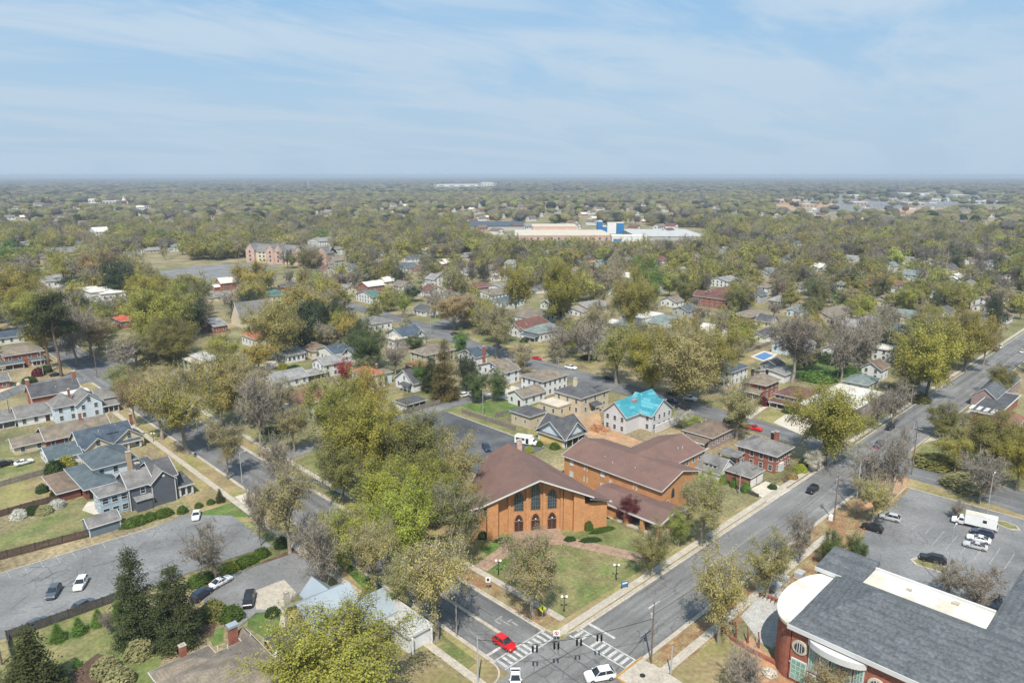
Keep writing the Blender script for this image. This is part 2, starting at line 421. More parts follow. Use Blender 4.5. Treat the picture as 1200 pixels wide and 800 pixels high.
# median: a raised ridge up the middle of the side street near the junction
structure('median_kerb', MB().box(79.0, 79.7, 84, 103, 0, .26), M_conc)

for pp in (((1066, 656), (1074, 653), (1108, 664), (1118, 671), (1108, 673), (1072, 662)), ((1121, 599), (1128, 597), (1140, 601), (1136, 604), (1124, 603)), ((1166, 610), (1176, 611), (1192, 617), (1196, 622), (1184, 621), (1168, 615))):
    q_ = px_poly(pp); cx_ = sum(a for a, b in q_) / len(q_); cy_ = sum(b for a, b in q_) / len(q_)
    structure('island_kerb', MB().prism(q_, 0, .24), M_conc); patch('island_grass', M_lawn, [(cx_ + (a - cx_) * .82, cy_ + (b - cy_) * .82) for a, b in q_], .246)
# pavements
def pavement(*poly): patch('pavement', M_conc, list(poly))
for y0, y1 in ((79, 150), (150, 330)): pavement(*rect(90.0, 91.6, y0, y1))
pavement(*rect(67.2, 68.8, 76, 320))
pavement(*rect(86.2, 137, 75.9, 77.6)); pavement(*rect(139, 208, 75.9, 77.6)); pavement(*rect(89, 160, 56.5, 58.2)); pavement(*rect(225, 700, 76.5, 78))
ppatch('pavement', M_conc, (748, 790), (765, 778), (800, 800), (790, 812))
ppatch('pavement', M_conc, (1080, 520), (1110, 498), (1150, 470), (1158, 474), (1100, 515))
ppatch('pavement', M_concw, (0, 456), (31, 445), (31, 448), (0, 460))

# painted markings: each bar is a piece of its own lying on the road
def bars(parent_name, label, polys, pm=None):
    root = bpy.data.objects.new(parent_name, None); COL.objects.link(root); root['kind'] = 'structure'
    for p in polys:
        b = MB(); n = len(p); z = 0.125
        a = sum(p[i][0] * p[(i + 1) % n][1] - p[(i + 1) % n][0] * p[i][1] for i in range(n))
        if a < 0: p = p[::-1]
        b.add([(x, y, z) for x, y in p], [tuple(range(n))]); b.build('bar', pm or M_white, root)
cw = [rect(73.2, 85.8, 76.3, 76.62), rect(73.2, 85.8, 79.2, 79.5)]
cw += [rect(73.6 + 1.24 * k, 74.2 + 1.24 * k, 76.7, 79.1) for k in range(10)]
bars('crosswalk', '', cw)
cw = [rect(87.9, 88.2, 61.8, 74.9), rect(90.9, 91.2, 61.8, 74.9)] + [rect(88.3, 90.8, 62.0 + 1.3 * k, 62.62 + 1.3 * k) for k in range(10) if k not in (7,)]
bars('crosswalk', '', cw)
bars('stop_line', '', [rect(73.4, 78.9, 81.0, 81.6), rect(93.0, 93.6, 68.6, 74.6)])
arrow = ppath((599, 731), (603, 729), (605, 733), (617, 741), (614, 743))
bars('lane_arrow', '', [rect(82.2, 82.5, 84.5, 87.5), rect(81.4, 83.3, 87.6, 87.9), rect(82.8, 83.9, 85.6, 85.9), rect(81.2, 81.5, 86.2, 87.9), rect(83.2, 83.5, 83.6, 85.2)], M_faint)
stall = []
for k in range(16): stall.append([(4 + 3.0 * k, 168.6), (4.12 + 3.0 * k, 168.6), (4.12 + 3.0 * k, 173.2), (4 + 3.0 * k, 173.2)])
for k in range(6): stall.append(rect(127 + 2.7 * k, 127.13 + 2.7 * k, 160.5, 165.5))
for k in range(5): stall.append(rect(134 + 2.7 * k, 134.13 + 2.7 * k, 142.0, 147))
for k in range(4): stall.append(rect(129, 134, 178 - 2.8 * k, 178.13 - 2.8 * k))
bars('stall_lines', '', stall, M_faint)
lot = []
for k in range(12):
    lot.append(rect(171.5, 176.2, 22 + 2.8 * k, 22.14 + 2.8 * k)) if k < 7 else None
    lot.append(rect(176.3, 181.0, 22 + 2.8 * k, 22.14 + 2.8 * k)) if k < 9 else None
bars('stall_lines', '', lot, M_faint)
bars('centre_line', '', [rect(260 + 14 * k, 266 + 14 * k, 68.2, 68.35) for k in range(30)], M_faint)
# darker seams, patches and wheel tracks, plus painted overhead wire shadows, in the asphalt of the junction
M_tarshade = mat('tar_seam', (0.085, 0.084, 0.083), var=.2, fine=.2)
M_patchw = mat('asphalt_patch', (0.20, 0.198, 0.19), var=.15, fine=.12)
sb = []
tar_shade = MB()
def seam(p, q, w=.16, z=.122):  # draws tar joints and painted wire shadows alike
    d = Vector((q[0] - p[0], q[1] - p[1])); n = Vector((-d.y, d.x)).normalized() * w * .5
    tar_shade.add([(p[0] + n.x, p[1] + n.y, z), (p[0] - n.x, p[1] - n.y, z), (q[0] - n.x, q[1] - n.y, z), (q[0] + n.x, q[1] + n.y, z)], [(0, 1, 2, 3)])
for (p, q) in (((74, 72.6), (88, 71.5)), ((79.5, 62), (80.2, 75)), ((86, 63), (103, 66.2)), ((83, 62), (84.5, 76))):
    seam(p, q)
for k in range(22):
    x = R.uniform(95, 420); y = R.uniform(62.5, 74); seam((x, y), (x + R.uniform(1, 9), y + R.uniform(-.5, .5)), R.uniform(.06, .12))  # avenue lines: part tar, part overhead wire shadow put in as colour
for k in range(30):
    y = R.uniform(80, 300); x = R.uniform(73.8, 85.4); seam((x, y), (x + R.uniform(-.4, .4), y + R.uniform(2, 12)), R.uniform(.08, .16))
for k in range(36):
    x = R.uniform(10, 60); y = R.uniform(149, 170); seam((x, y), (x + R.uniform(-5, 5), y + R.uniform(-3, 3)), R.uniform(.06, .14))
structure('tar_and_wire_shadows', tar_shade, M_tarshade)
# ---------------------------------------------------------------- building materials
def rmat(name, c, c2=None, v=.24): return mat(name, c, var=v, scale=.5, fine=.2, fscale=3.0, col2=c2, big=.18, rough=.92, band=('Z', 1.6, .10, 1.2))
MR = {
 'char': rmat('shingle_charcoal', (0.075, 0.075, 0.08), (0.095, 0.095, 0.098)),
 'grey': rmat('shingle_grey', (0.15, 0.145, 0.14), (0.185, 0.175, 0.165)),
 'lgrey': rmat('shingle_light_grey', (0.24, 0.235, 0.225), (0.20, 0.195, 0.19)),
 'taupe': rmat('shingle_taupe', (0.20, 0.165, 0.125), (0.165, 0.14, 0.115)),
 'brown': rmat('shingle_brown', (0.175, 0.125, 0.09), (0.14, 0.105, 0.08)),
 'maroon': rmat('shingle_maroon', (0.15, 0.07, 0.055), (0.125, 0.065, 0.055)),
 'church': mat('shingle_church_brown', (0.172, 0.102, 0.082), col2=(0.155, 0.096, 0.08), var=.10, scale=.35, fine=.16, fscale=3.5, big=.12, rough=.92, band=('Z', 2.2, .08, .8)),
 'terra': rmat('tile_terracotta', (0.34, 0.13, 0.06), (0.27, 0.12, 0.07), .25),
 'rust': rmat('tile_russet', (0.21, 0.105, 0.07), (0.17, 0.095, 0.07), .22),
 'slate': rmat('shingle_slate_blue', (0.075, 0.098, 0.11), (0.095, 0.115, 0.125)),
 'navy': rmat('shingle_navy', (0.055, 0.075, 0.10), (0.07, 0.09, 0.115)),
 'teal': rmat('shingle_grey_green', (0.17, 0.205, 0.195), (0.14, 0.175, 0.17)),
 'metal': mat('roof_sheet_metal', (0.29, 0.335, 0.37), var=.10, scale=.2, fine=.04, rough=.45, spec=.5, band=('X', 2.2, .10, 0.0)),
 'flatw': mat('roof_membrane_white', (0.64, 0.625, 0.59), var=.08, scale=.15, fine=.08, fscale=1.5, col2=(0.52, 0.47, 0.38), big=.22, rough=.8),
 'flatg': mat('roof_membrane_grey', (0.42, 0.42, 0.41), var=.12, scale=.15, fine=.1, fscale=1.5, rough=.85),
 'cream': mat('roof_cream_flat', (0.50, 0.44, 0.35), var=.10, scale=.2, fine=.08, fscale=1.5, rough=.85),
 'school': mat('shingle_school', (0.094, 0.102, 0.108), col2=(0.112, 0.120, 0.126), var=.12, scale=.55, fine=.25, fscale=2.2, big=.35, rough=.92, band=('Z', 1.1, .16, 3.0)),
 'tarp': None,
 'red': rmat('roof_red', (0.42, 0.085, 0.05), (0.36, 0.08, 0.05)),
 'green': rmat('roof_green', (0.06, 0.12, 0.10), (0.08, 0.15, 0.13)),
}
def wmat(name, c, v=.08, band=('Z', 3.2, .07, .1)): return mat(name, c, var=v, scale=.6, fine=.06, fscale=3, rough=.75, band=band)
def bmat(name, c, c2, v=.14): return mat(name, c, col2=c2, var=v, scale=.8, fine=.22, fscale=5.0, big=.6, rough=.9, band=('Z', 4.6, .12, .6))
MW = {
 'white': wmat('siding_white', (0.64, 0.645, 0.635)), 'cream': wmat('siding_cream', (0.60, 0.52, 0.38)), 'beige': wmat('stucco_beige', (0.50, 0.43, 0.31), band=None),
 'bluew': wmat('siding_pale_blue', (0.52, 0.60, 0.66)), 'blue': wmat('siding_blue_grey', (0.33, 0.43, 0.50)), 'dgrey': wmat('siding_dark_grey', (0.095, 0.105, 0.125)),
 'shed': wmat('siding_slate', (0.13, 0.17, 0.20)), 'mauve': wmat('siding_mauve', (0.30, 0.225, 0.21)), 'tan': wmat('siding_tan', (0.42, 0.32, 0.21)), 'grey': wmat('siding_grey', (0.38, 0.38, 0.37)),
 'brick': bmat('brick_red', (0.32, 0.115, 0.075), (0.25, 0.10, 0.07)), 'brickd': bmat('brick_dark_red', (0.20, 0.07, 0.055), (0.16, 0.065, 0.05)),
 'brickp': bmat('brick_pink', (0.52, 0.36, 0.285), (0.45, 0.30, 0.24)), 'church': bmat('brick_orange', (0.50, 0.248, 0.11), (0.455, 0.225, 0.10), .08),
 'wrap': mat('house_wrap', (0.60, 0.60, 0.61), var=.12, scale=.9, fine=.10, fscale=3, col2=(0.52, 0.49, 0.48), big=.9, rough=.6),
 'mint': wmat('siding_mint', (0.52, 0.62, 0.62)), 'yellow': wmat('siding_yellow', (0.62, 0.45, 0.17)),
}
M_trim = mat('trim_white', (0.56, 0.555, 0.54), var=.05, fine=.04, rough=.6)
M_trimb = mat('trim_brown', (0.26, 0.19, 0.14), var=.08, fine=.06, rough=.7)
M_dark = mat('black_and_shade_fill', (0.02, 0.02, 0.022), var=.2, fine=0, rough=.6)  # near-black for dark parts, and for shade painted inside carports
M_glass = glassy('window_glass', (0.035, 0.05, 0.065))
M_glassg = glassy('window_glass_green', (0.16, 0.36, 0.30), rough=.15)
M_door = mat('door_wood', (0.055, 0.026, 0.02), var=.15, rough=.5)
M_doorw = mat('door_white', (0.66, 0.65, 0.63), var=.06, rough=.55)
M_metalg = mat('metal_grey', (0.30, 0.30, 0.30), var=.1, rough=.45, metal=.6)
M_brick = MW['brick']

WCACHE = {}
def win_meshes(w, h, fm, gm, muntin=True):
    k = (w, h, fm.name, gm.name)
    if k not in WCACHE:
        f = MB(); t = .11
        f.box(-w / 2 - t, -w / 2, -.07, .02, -t, h + t).box(w / 2, w / 2 + t, -.07, .02, -t, h + t)
        f.box(-w / 2, w / 2, -.07, .02, h, h + t).box(-w / 2 - .08, w / 2 + .08, -.11, .02, -t - .03, 0)
        if muntin: f.box(-w / 2, w / 2, -.05, .0, h / 2 - .03, h / 2 + .03)
        g = MB().box(-w / 2, w / 2, -.012, .012, 0, h)
        WCACHE[k] = (f.mesh('window', fm), g.mesh('pane', gm))
    return WCACHE[k]
def window(par, face, x, y, z, w=1.05, h=1.5, fm=None, gm=None):
    """face 'y' looks along -Y, 'x' along -X (the sides turned to the camera)."""
    a, b = win_meshes(w, h, fm or M_trim, gm or M_glass)
    o = link('window', a, par, (x, y, z), 0 if face == 'y' else -math.pi / 2)
    link('pane', b, o)
    return o
def door(par, face, x, y, z=0.1, w=1.0, h=2.1, m=None, handle=True):
    d = MB().box(-w / 2, w / 2, -.05, .02, 0, h).box(-w / 2 - .1, -w / 2, -.08, .02, 0, h + .1).box(w / 2, w / 2 + .1, -.08, .02, 0, h + .1).build('door', m or M_door, par)
    d.location = (x, y, z); d.rotation_euler = (0, 0, 0 if face == 'y' else -math.pi / 2)
    if handle: MB().box(w * .32, w * .40, -.11, -.05, .95, 1.05).build('handle', M_metalg, d)
    return d

def roof_gable(par, x0, x1, y0, y1, z, ax, rs, ov=.45, rm=None, tm=None, t=.22, wallm=None):
    """Gable roof with ridge along ax, its barge boards and eave boards."""
    if ax == 'x': a0, a1, b0, b1 = x0, x1, y0, y1
    else: a0, a1, b0, b1 = y0, y1, x0, x1
    mid = (b0 + b1) / 2; half = (b1 - b0) / 2; sl = rs / half
    ez = z - sl * ov
    prof = [(b0 - ov, ez + t), (mid, z + rs + t), (b1 + ov, ez + t), (b1 + ov, ez), (mid, z + rs), (b0 - ov, ez)]
    r = MB().ext(prof, ax, a0 - ov, a1 + ov).build('roof', rm, par)
    f = MB()
    p2 = [(p, q + (.02 if i < 3 else .02)) for i, (p, q) in enumerate(prof)]
    for a in (a0 - ov, a1 + ov): f.ext(p2, ax, a - .06, a + .04)
    for b, s in ((b0 - ov, -1), (b1 + ov, 1)):
        bb = sorted((b, b + s * .09))
        if ax == 'x': f.box(a0 - ov + .06, a1 + ov - .06, bb[0], bb[1], ez - .05, ez + t * .8)
        else: f.box(bb[0], bb[1], a0 - ov + .06, a1 + ov - .06, ez - .05, ez + t * .8)
    f.build('barge_board', tm or M_trim, par)
    return r
def roof_hip(par, x0, x1, y0, y1, z, rs, ov=.5, rm=None, tm=None, t=.2, apex=False):
    X0, X1, Y0, Y1 = x0 - ov, x1 + ov, y0 - ov, y1 + ov
    w, d = X1 - X0, Y1 - Y0; h = min(w, d) / 2
    if w >= d: rdg = [(X0 + h, (Y0 + Y1) / 2), (X1 - h, (Y0 + Y1) / 2)]
    else: rdg = [((X0 + X1) / 2, Y0 + h), ((X0 + X1) / 2, Y1 - h)]
    if abs(rdg[0][0] - rdg[1][0]) + abs(rdg[0][1] - rdg[1][1]) < .1: rdg[1] = (rdg[1][0] + .1, rdg[1][1])
    P = [(X0, Y0, z), (X1, Y0, z), (X1, Y1, z), (X0, Y1, z)]
    P += [(x, y, z + t) for x, y, _ in P[:4]] + [(*rdg[0], z + t + rs), (*rdg[1], z + t + rs)]
    fs = [(3, 2, 1, 0), (0, 1, 5, 4), (1, 2, 6, 5), (2, 3, 7, 6), (3, 0, 4, 7)]
    if w >= d: fs += [(4, 5, 9, 8), (5, 6, 9), (6, 7, 8, 9), (7, 4, 8)]
    else: fs += [(4, 5, 8), (5, 6, 9, 8), (6, 7, 9), (7, 4, 8, 9)]
    r = MB().add(P, fs).build('roof', rm, par)
    g = .08
    f = MB().box(X0 - g, X1 + g, Y0 - g, Y0, z - .05, z + t * .85).box(X0 - g, X1 + g, Y1, Y1 + g, z - .05, z + t * .85)
    f.box(X0 - g, X0, Y0, Y1, z - .05, z + t * .85).box(X1, X1 + g, Y0, Y1, z - .05, z + t * .85)
    f.build('fascia', tm or M_trim, par)
    return r
def roof_flat(par, x0, x1, y0, y1, z, rm, tm=None, ov=.25, t=.3, lip=.18):
    MB().box(x0 - ov, x1 + ov, y0 - ov, y1 + ov, z, z + t).build('roof', rm, par)
    f = MB(); X0, X1, Y0, Y1 = x0 - ov - .06, x1 + ov + .06, y0 - ov - .06, y1 + ov + .06; w = .2
    f.box(X0, X1, Y0, Y0 + w, z - .02, z + t + lip).box(X0, X1, Y1 - w, Y1, z - .02, z + t + lip).box(X0, X0 + w, Y0 + w, Y1 - w, z - .02, z + t + lip).box(X1 - w, X1, Y0 + w, Y1 - w, z - .02, z + t + lip)
    f.build('parapet', tm or M_trim, par)
def gwalls(par, x0, x1, y0, y1, z, ax, rs, m, zb=0.0):
    if ax == 'x': prof = [(y0, zb), (y1, zb), (y1, z), ((y0 + y1) / 2, z + rs), (y0, z)]; o = MB().ext(prof, 'x', x0, x1)
    else: prof = [(x0, zb), (x1, zb), (x1, z), ((x0 + x1) / 2, z + rs), (x0, z)]; o = MB().ext(prof, 'y', y0, y1)
    return o.build('wall', m, par)
def chimney(par, x, y, z0, z1, w=.9, d=.7, m=None, cap=True):
    c = MB().box(x - w / 2, x + w / 2, y - d / 2, y + d / 2, z0, z1).build('chimney', m or M_brick, par)
    if cap: MB().box(x - w / 2 - .08, x + w / 2 + .08, y - d / 2 - .08, y + d / 2 + .08, z1, z1 + .18).box(x - w / 4, x + w / 4, y - d / 4, y + d / 4, z1 + .18, z1 + .4).build('cap', M_conc, c)
def vents(par, pts):
    for x, y, z in pts: MB().tube((x, y, z - .3), (x, y, z + .45), .09, n=6).build('vent_pipe', M_trim, par)

class House:
    """A building whose own axes follow the street grid; blocks are given by the photo pixels of their eave corners."""
    def __init__(s, name, label, cat, x, y, group='houses of the neighbourhood', rz=0.0):
        s.x, s.y = x, y
        s.o = thing(name, label, cat, (x, y, 0), rz, group)
        s.rects = []
    def block(s, x0, x1, y0, y1, h, roof='hip', rs=2.0, wall='white', rm='grey', ov=.5, win='xy', st=None, trim=None, zb=0.0, wr=None, doors=(), sp=3.1, wsz=(1.05, 1.5), gm=None):
        p = s.o; X0, X1, Y0, Y1 = x0 - s.x, x1 - s.x, y0 - s.y, y1 - s.y
        wm = MW[wall] if isinstance(wall, str) else wall; R_ = MR[rm] if isinstance(rm, str) else rm
        if roof in ('gx', 'gy'):
            gwalls(p, X0, X1, Y0, Y1, h, roof[1], rs, wm, zb); roof_gable(p, X0, X1, Y0, Y1, h, roof[1], rs, ov, R_, trim)
        elif roof == 'hip':
            MB().box(X0, X1, Y0, Y1, zb, h).build('wall', wm, p); roof_hip(p, X0, X1, Y0, Y1, h, rs, ov, R_, trim)
        elif roof == 'flat':
            MB().box(X0, X1, Y0, Y1, zb, h).build('wall', wm, p); roof_flat(p, X0, X1, Y0, Y1, h, R_, trim, ov)
        st = st or max(1, int((h - zb + .4) // 2.9))
        fh = (h - zb) / st
        w, hh = wsz
        for k in range(st):
            z = zb + k * fh + max(.7, (fh - hh) * .52)
            if 'y' in win:
                n = max(1, int((X1 - X0) / sp))
                for i in range(n):
                    xx = X0 + (i + .5) * (X1 - X0) / n
                    if k == 0 and ('y', i) in doors: door(p, 'y', xx, Y0 - .0, .1)
                    else: window(p, 'y', xx, Y0, z, w, hh, gm=gm)
            if 'x' in win:
                n = max(1, int((Y1 - Y0) / sp))
                for i in range(n):
                    yy = Y0 + (i + .5) * (Y1 - Y0) / n
                    if k == 0 and ('x', i) in doors: door(p, 'x', X0, yy, .1)
                    else: window(p, 'x', X0, yy, z, w, hh, gm=gm)
        if roof == 'gy' and 'g' in win: window(p, 'y', (X0 + X1) / 2, Y0, h + .1 * rs, w, min(hh, rs * .55))
        if roof == 'gx' and 'g' in win: window(p, 'x', X0, (Y0 + Y1) / 2, h + .1 * rs, w, min(hh, rs * .55))
        s.rects.append((x0, x1, y0, y1))
        BUILT.append((x0, x1, y0, y1))
        return s
    def chim(s, x, y, z0, z1, **k): chimney(s.o, x - s.x, y - s.y, z0, z1, **k); return s
    def vents(s, n, zf):
        for x0, x1, y0, y1 in s.rects[:1]:
            for _ in range(n):
                x = R.uniform(x0 + 1, x1 - 1); y = y0 + (y1 - y0) * R.uniform(.2, .45); vents(s.o, [(x - s.x, y - s.y, zf(x, y))])
        return s
    def porch(s, x0, x1, y0, y1, h=2.7, rm='grey', np_=3, face='y', base=True, pm=None, sl=.7, trim=None, post=.22):
        p = s.o; X0, X1, Y0, Y1 = x0 - s.x, x1 - s.x, y0 - s.y, y1 - s.y; pm = pm or M_trim
        if face == 'y': pts = [(X0 - .3, Y0 - .4, h), (X1 + .3, Y0 - .4, h), (X1 + .3, Y1, h + sl), (X0 - .3, Y1, h + sl)]
        else: pts = [(X0 - .4, Y1 + .3, h), (X0 - .4, Y0 - .3, h), (X1, Y0 - .3, h + sl), (X1, Y1 + .3, h + sl)]
        MB().slab(pts, .16).build('porch_roof', MR[rm] if isinstance(rm, str) else rm, p)
        f = MB()
        if face == 'y': f.box(X0 - .3, X1 + .3, Y0 - .48, Y0 - .4, h - .3, h + .02).box(X0 - .3, X1 + .3, Y0 + .02, Y0 + .18, h - .36, h - .1)
        else: f.box(X0 - .48, X0 - .4, Y0 - .3, Y1 + .3, h - .3, h + .02).box(X0 + .02, X0 + .18, Y0, Y1, h - .36, h - .1)
        f.build('porch_beam', trim or M_trim, p)
        MB().box(X0, X1, Y0, Y1, 0, .35).build('porch_floor', M_conc, p)
        for i in range(np_):
            q = i / max(1, np_ - 1)
            if face == 'y': cx, cy = X0 + .2 + q * (X1 - X0 - .4), Y0 + .15
            else: cx, cy = X0 + .15, Y0 + .2 + q * (Y1 - Y0 - .4)
            MB().box(cx - post / 2, cx + post / 2, cy - post / 2, cy + post / 2, .35, h - .1).build('post', pm, p)
        BUILT.append((x0, x1, y0, y1))
        return s
    def dormer(s, x, y, z, w=2.0, face='y', d=2.2, rm='grey', wall='white', h=1.2):
        """A small gabled or shed dormer with one window."""
        p = s.o; X, Y = x - s.x, y - s.y
        b = MB(); t = MB()
        if face == 'y':
            b.box(X - w / 2, X + w / 2, Y, Y + d, z, z + h); t.slab([(X - w / 2 - .2, Y - .25, z + h), (X + w / 2 + .2, Y - .25, z + h), (X + w / 2 + .2, Y + d, z + h + .35), (X - w / 2 - .2, Y + d, z + h + .35)], .12)
        else:
            b.box(X, X + d, Y - w / 2, Y + w / 2, z, z + h); t.slab([(X - .25, Y + w / 2 + .2, z + h), (X - .25, Y - w / 2 - .2, z + h), (X + d, Y - w / 2 - .2, z + h + .35), (X + d, Y + w / 2 + .2, z + h + .35)], .12)
        dm = b.build('dormer', MW[wall], p); t.build('dormer_roof', MR[rm], dm)
        n = max(1, int(w / 1.1))
        a, c = win_meshes(.7, .75, M_trim, M_glass)
        for i in range(n):
            q = (i + .5) / n - .5
            o = link('window', c, dm, (X + q * w, Y - .02, z + .25) if face == 'y' else (X - .02, Y + q * w, z + .25), 0 if face == 'y' else -math.pi / 2)
        return s
BUILT = []
def corner(N=None, L=None, Rr=None, h=0.0, w=None, d=None):
    """x0,x1,y0,y1 from the photo pixels of the near, left and right eave corners at height h."""
    x0, y0 = G(*N, h)
    x1 = G(*Rr, h)[0] if Rr else x0 + w
    y1 = G(*L, h)[1] if L else y0 + d
    return x0, x1, y0, y1
def shrink(c, o): return c[0] + o, c[1] - o, c[2] + o, c[3] - o
# ---------------------------------------------------------------- the church on the corner
M_path = mat('paving_brown', (0.30, 0.205, 0.145), var=.18, scale=.7, fine=.18, fscale=2.5, rough=.9)
CHO = (101.1, 111.45); CHR = math.radians(-35.0)
_t = (math.cos(CHR), math.sin(CHR)); _n = (-_t[1], _t[0])
def CW(t, n): return (CHO[0] + t * _t[0] + n * _n[0], CHO[1] + t * _t[1] + n * _n[1])
church = thing('church', 'orange brick church on the corner with steep brown roof and three tall arched windows', 'church', (*CHO, 0), CHR)
def arch_pts(w, h, n=6, point=1.0):
    """Outline of a pointed arch opening, base at z=0."""
    sp = h - w * .85 * point; P = [(-w / 2, 0), (w / 2, 0), (w / 2, sp)]
    for k in range(1, n): a = k / n; P.append((w / 2 - w / 2 * (a ** 1.35), sp + (h - sp) * math.sin(a * math.pi / 2)))
    P.append((0, h))
    for k in range(n - 1, 0, -1): a = k / n; P.append((-w / 2 + w / 2 * (a ** 1.35), sp + (h - sp) * math.sin(a * math.pi / 2)))
    P.append((-w / 2, sp)); return P
MC = MW['church']
def wall_h(t):                                  # underside of the front gable
    return 8.75 + (14.0 - 8.75) * (1 - abs(t - 12.2) / 13.0)
def face_prism(t0, t1, n0, n1, parent=church, name='wall', zoff=-.25):
    ts = [t0] + ([12.2] if t0 < 12.2 < t1 else []) + [t1]
    prof = [(t1, 0), (t0, 0)] + [(t, wall_h(t) + zoff) for t in ts]
    return MB().ext(prof, 'y', n0, n1).build(name, MC, parent)
face_prism(2.6, 21.0, 2.2, 2.7)                      # recessed front
face_prism(0, 2.6, 0, 3.4, name='pier'); face_prism(20.6, 23.2, .6, 3.4, name='pier', zoff=-.75)
face_prism(18.4, 20.6, 1.7, 2.3, name='pier')
for t in (5.5, 9.72, 13.72, 17.9): face_prism(t - .28, t + .28, 1.75, 2.2, name='buttress')
# side walls following the fan plan
MB().prism([(-6.0, 1.5), (-.1, 1.5), (0, 3.0), (23.2, 3.0), (23.3, 1.5), (29.0, 1.8), (16.8, 30.5), (3.2, 30.5)], 0, 6.6).build('wall', MC, church)
MB().slab([(-6.8, .6, 6.75), (-.7, .6, 8.2), (8.0, 31, 7.8), (3.0, 31.2, 6.75)], .3).build('roof', MR['church'], church)
ra = MB()
ra.slab([(-1.1, -.6, 8.75), (12.2, -.7, 14.2), (9.9, 31.2, 11.3), (2.6, 31.3, 7.2)], .32)
ra.slab([(12.2, -.7, 14.2), (25.2, -.2, 8.85), (30.0, 1.2, 6.9), (17.2, 31.3, 7.0), (9.9, 31.2, 11.3)], .32)
ra.build('roof', MR['church'], church)
MB().add([(3.2, 30.5, 0), (3.2, 30.5, 6.9), (9.9, 30.7, 11.0), (16.8, 30.5, 6.8), (16.8, 30.5, 0)], [(0, 1, 2, 3, 4)]).build('wall', MC, church)
fb = MB()
def rake(p, q, o=.05, hh=.27):
    p = Vector(p); q = Vector(q); fb.add([p + Vector((0, -o - .05, .06)), q + Vector((0, -o - .05, .06)), q + Vector((0, -o - .05, -hh)), p + Vector((0, -o - .05, -hh)), p + Vector((0, .06, .06)), q + Vector((0, .06, .06)), q + Vector((0, .06, -hh)), p + Vector((0, .06, -hh))],
           [(0, 1, 2, 3), (7, 6, 5, 4), (4, 5, 1, 0), (3, 2, 6, 7), (0, 3, 7, 4), (1, 5, 6, 2)])
rake((-1.1, -.6, 8.75), (12.2, -.7, 14.2)); rake((12.2, -.7, 14.2), (25.2, -.2, 8.85)); rake((-6.8, .6, 6.75), (-.7, .6, 8.2)); rake((24.4, .3, 8.3), (30.0, 1.2, 6.9))
fb.build('barge_board', M_trim, church)
def arched(t, n, z, w, h, nm, gm, fm, bars):
    P = arch_pts(w, h); k = (w + .5) / w
    fr = MB().ext([(t + x * k, z - .2 + (zz) * (h + .45) / h) for x, zz in P], 'y', n - .06, n + .02)
    o = fr.build(nm, fm, church)
    MB().ext([(t + x, z + zz) for x, zz in P], 'y', n - .10, n - .03).build('pane' if gm is M_glass else 'leaf', gm, o)
    b = MB()
    if bars:
        b.box(t - .035, t + .035, n - .14, n - .10, z, z + h * .93)
        for q in range(1, bars): b.box(t - w / 2 * .96, t + w / 2 * .96, n - .135, n - .105, z + h * .8 * q / bars - .03, z + h * .8 * q / bars + .03)
        for s in (-1, 1): b.box(t + s * w / 4 - .025, t + s * w / 4 + .025, n - .135, n - .10, z, z + h * .78)
        b.build('glazing_bar', M_metalg, o)
    else:
        b.box(t - .03, t + .03, n - .16, n - .10, z, z + h * .62).box(t - w / 2, t + w / 2, n - .15, n - .10, z + h * .60, z + h * .64).build('door_rail', M_trimb, o)
    return o
M_surround = mat('brick_surround', (0.34, 0.18, 0.10), var=.12, fine=.15, rough=.9)
for t, z, h in ((7.75, 5.7, 4.7), (11.75, 5.7, 6.6), (15.7, 5.7, 4.7)):
    arched(t, 2.2, z, 2.1, h, 'window', M_glass, M_surround, 5)
for t in (7.75, 11.75, 15.7):
    o = arched(t, 2.2, .5, 2.0, 4.1, 'door', M_door, M_surround, 0)
    MB().ball((t, 1.95, 3.35), .2, 8, 5).build('lantern', M_trim, church)
MB().box(6.0, 17.6, -1.4, 2.2, 0, .42).box(5.6, 18.0, -1.9, -1.4, 0, .21).build('step', M_path, church)
chimney(church, 12.3, 27.5, 9.5, 13.2, 1.3, 1.0, m=MW['brickp'])
BUILT += [(100, 128, 92, 118), (108, 136, 112, 142)]
# education wing, two storeys
wing = House('church_wing', 'two storey orange brick wing of the church with brown roof and small white windows', 'building', 139.4, 90.0, None)
w0 = wing.block(139.4, 156.4, 90.2, 121.8, 7.0, 'gy', 2.5, MC, 'church', ov=.6, win='', trim=M_trim, st=2)
for yy, zs in ((88.6 + 30.5, (1.6, 4.9)), (88.6 + 25.5, (1.6, 4.9)), (88.6 + 19.8, (1.6, 4.9)), (88.6 + 17.3, (3.3,)), (88.6 + 9.4, (4.7,))):
    for z in zs: window(wing.o, 'x', 0, yy - 90, z, 1.1, 1.35, gm=mat('blind_white', (.55, .56, .55), var=.1))
for yy in (114, 106.5, 98): MB().box(-.18, 0, yy - 90 - .3, yy - 90 + .3, 0, 6.6).build('buttress', MC, wing.o)
arch = MB().ext([(5.2 + x, 3.4 + z) for x, z in arch_pts(1.3, 2.6)], 'y', .15, .25).build('window', M_glass, wing.o)
for x in (3.0, 12.5): window(wing.o, 'y', x, .2, 1.6, 1.0, 1.6)
vents(wing.o, [(4.2, 21, 8.3), (3.0, 17.5, 8.0), (4.0, 11, 8.2)])
wing.block(148.6, 170.5, 97.5, 112.0, 6.9, 'gx', 2.5, MC, 'church', ov=.6, win='xy', trim=M_trim, st=2)
vents(wing.o, [(23, 10.5, 8.6), (24.5, 10.0, 8.5)])
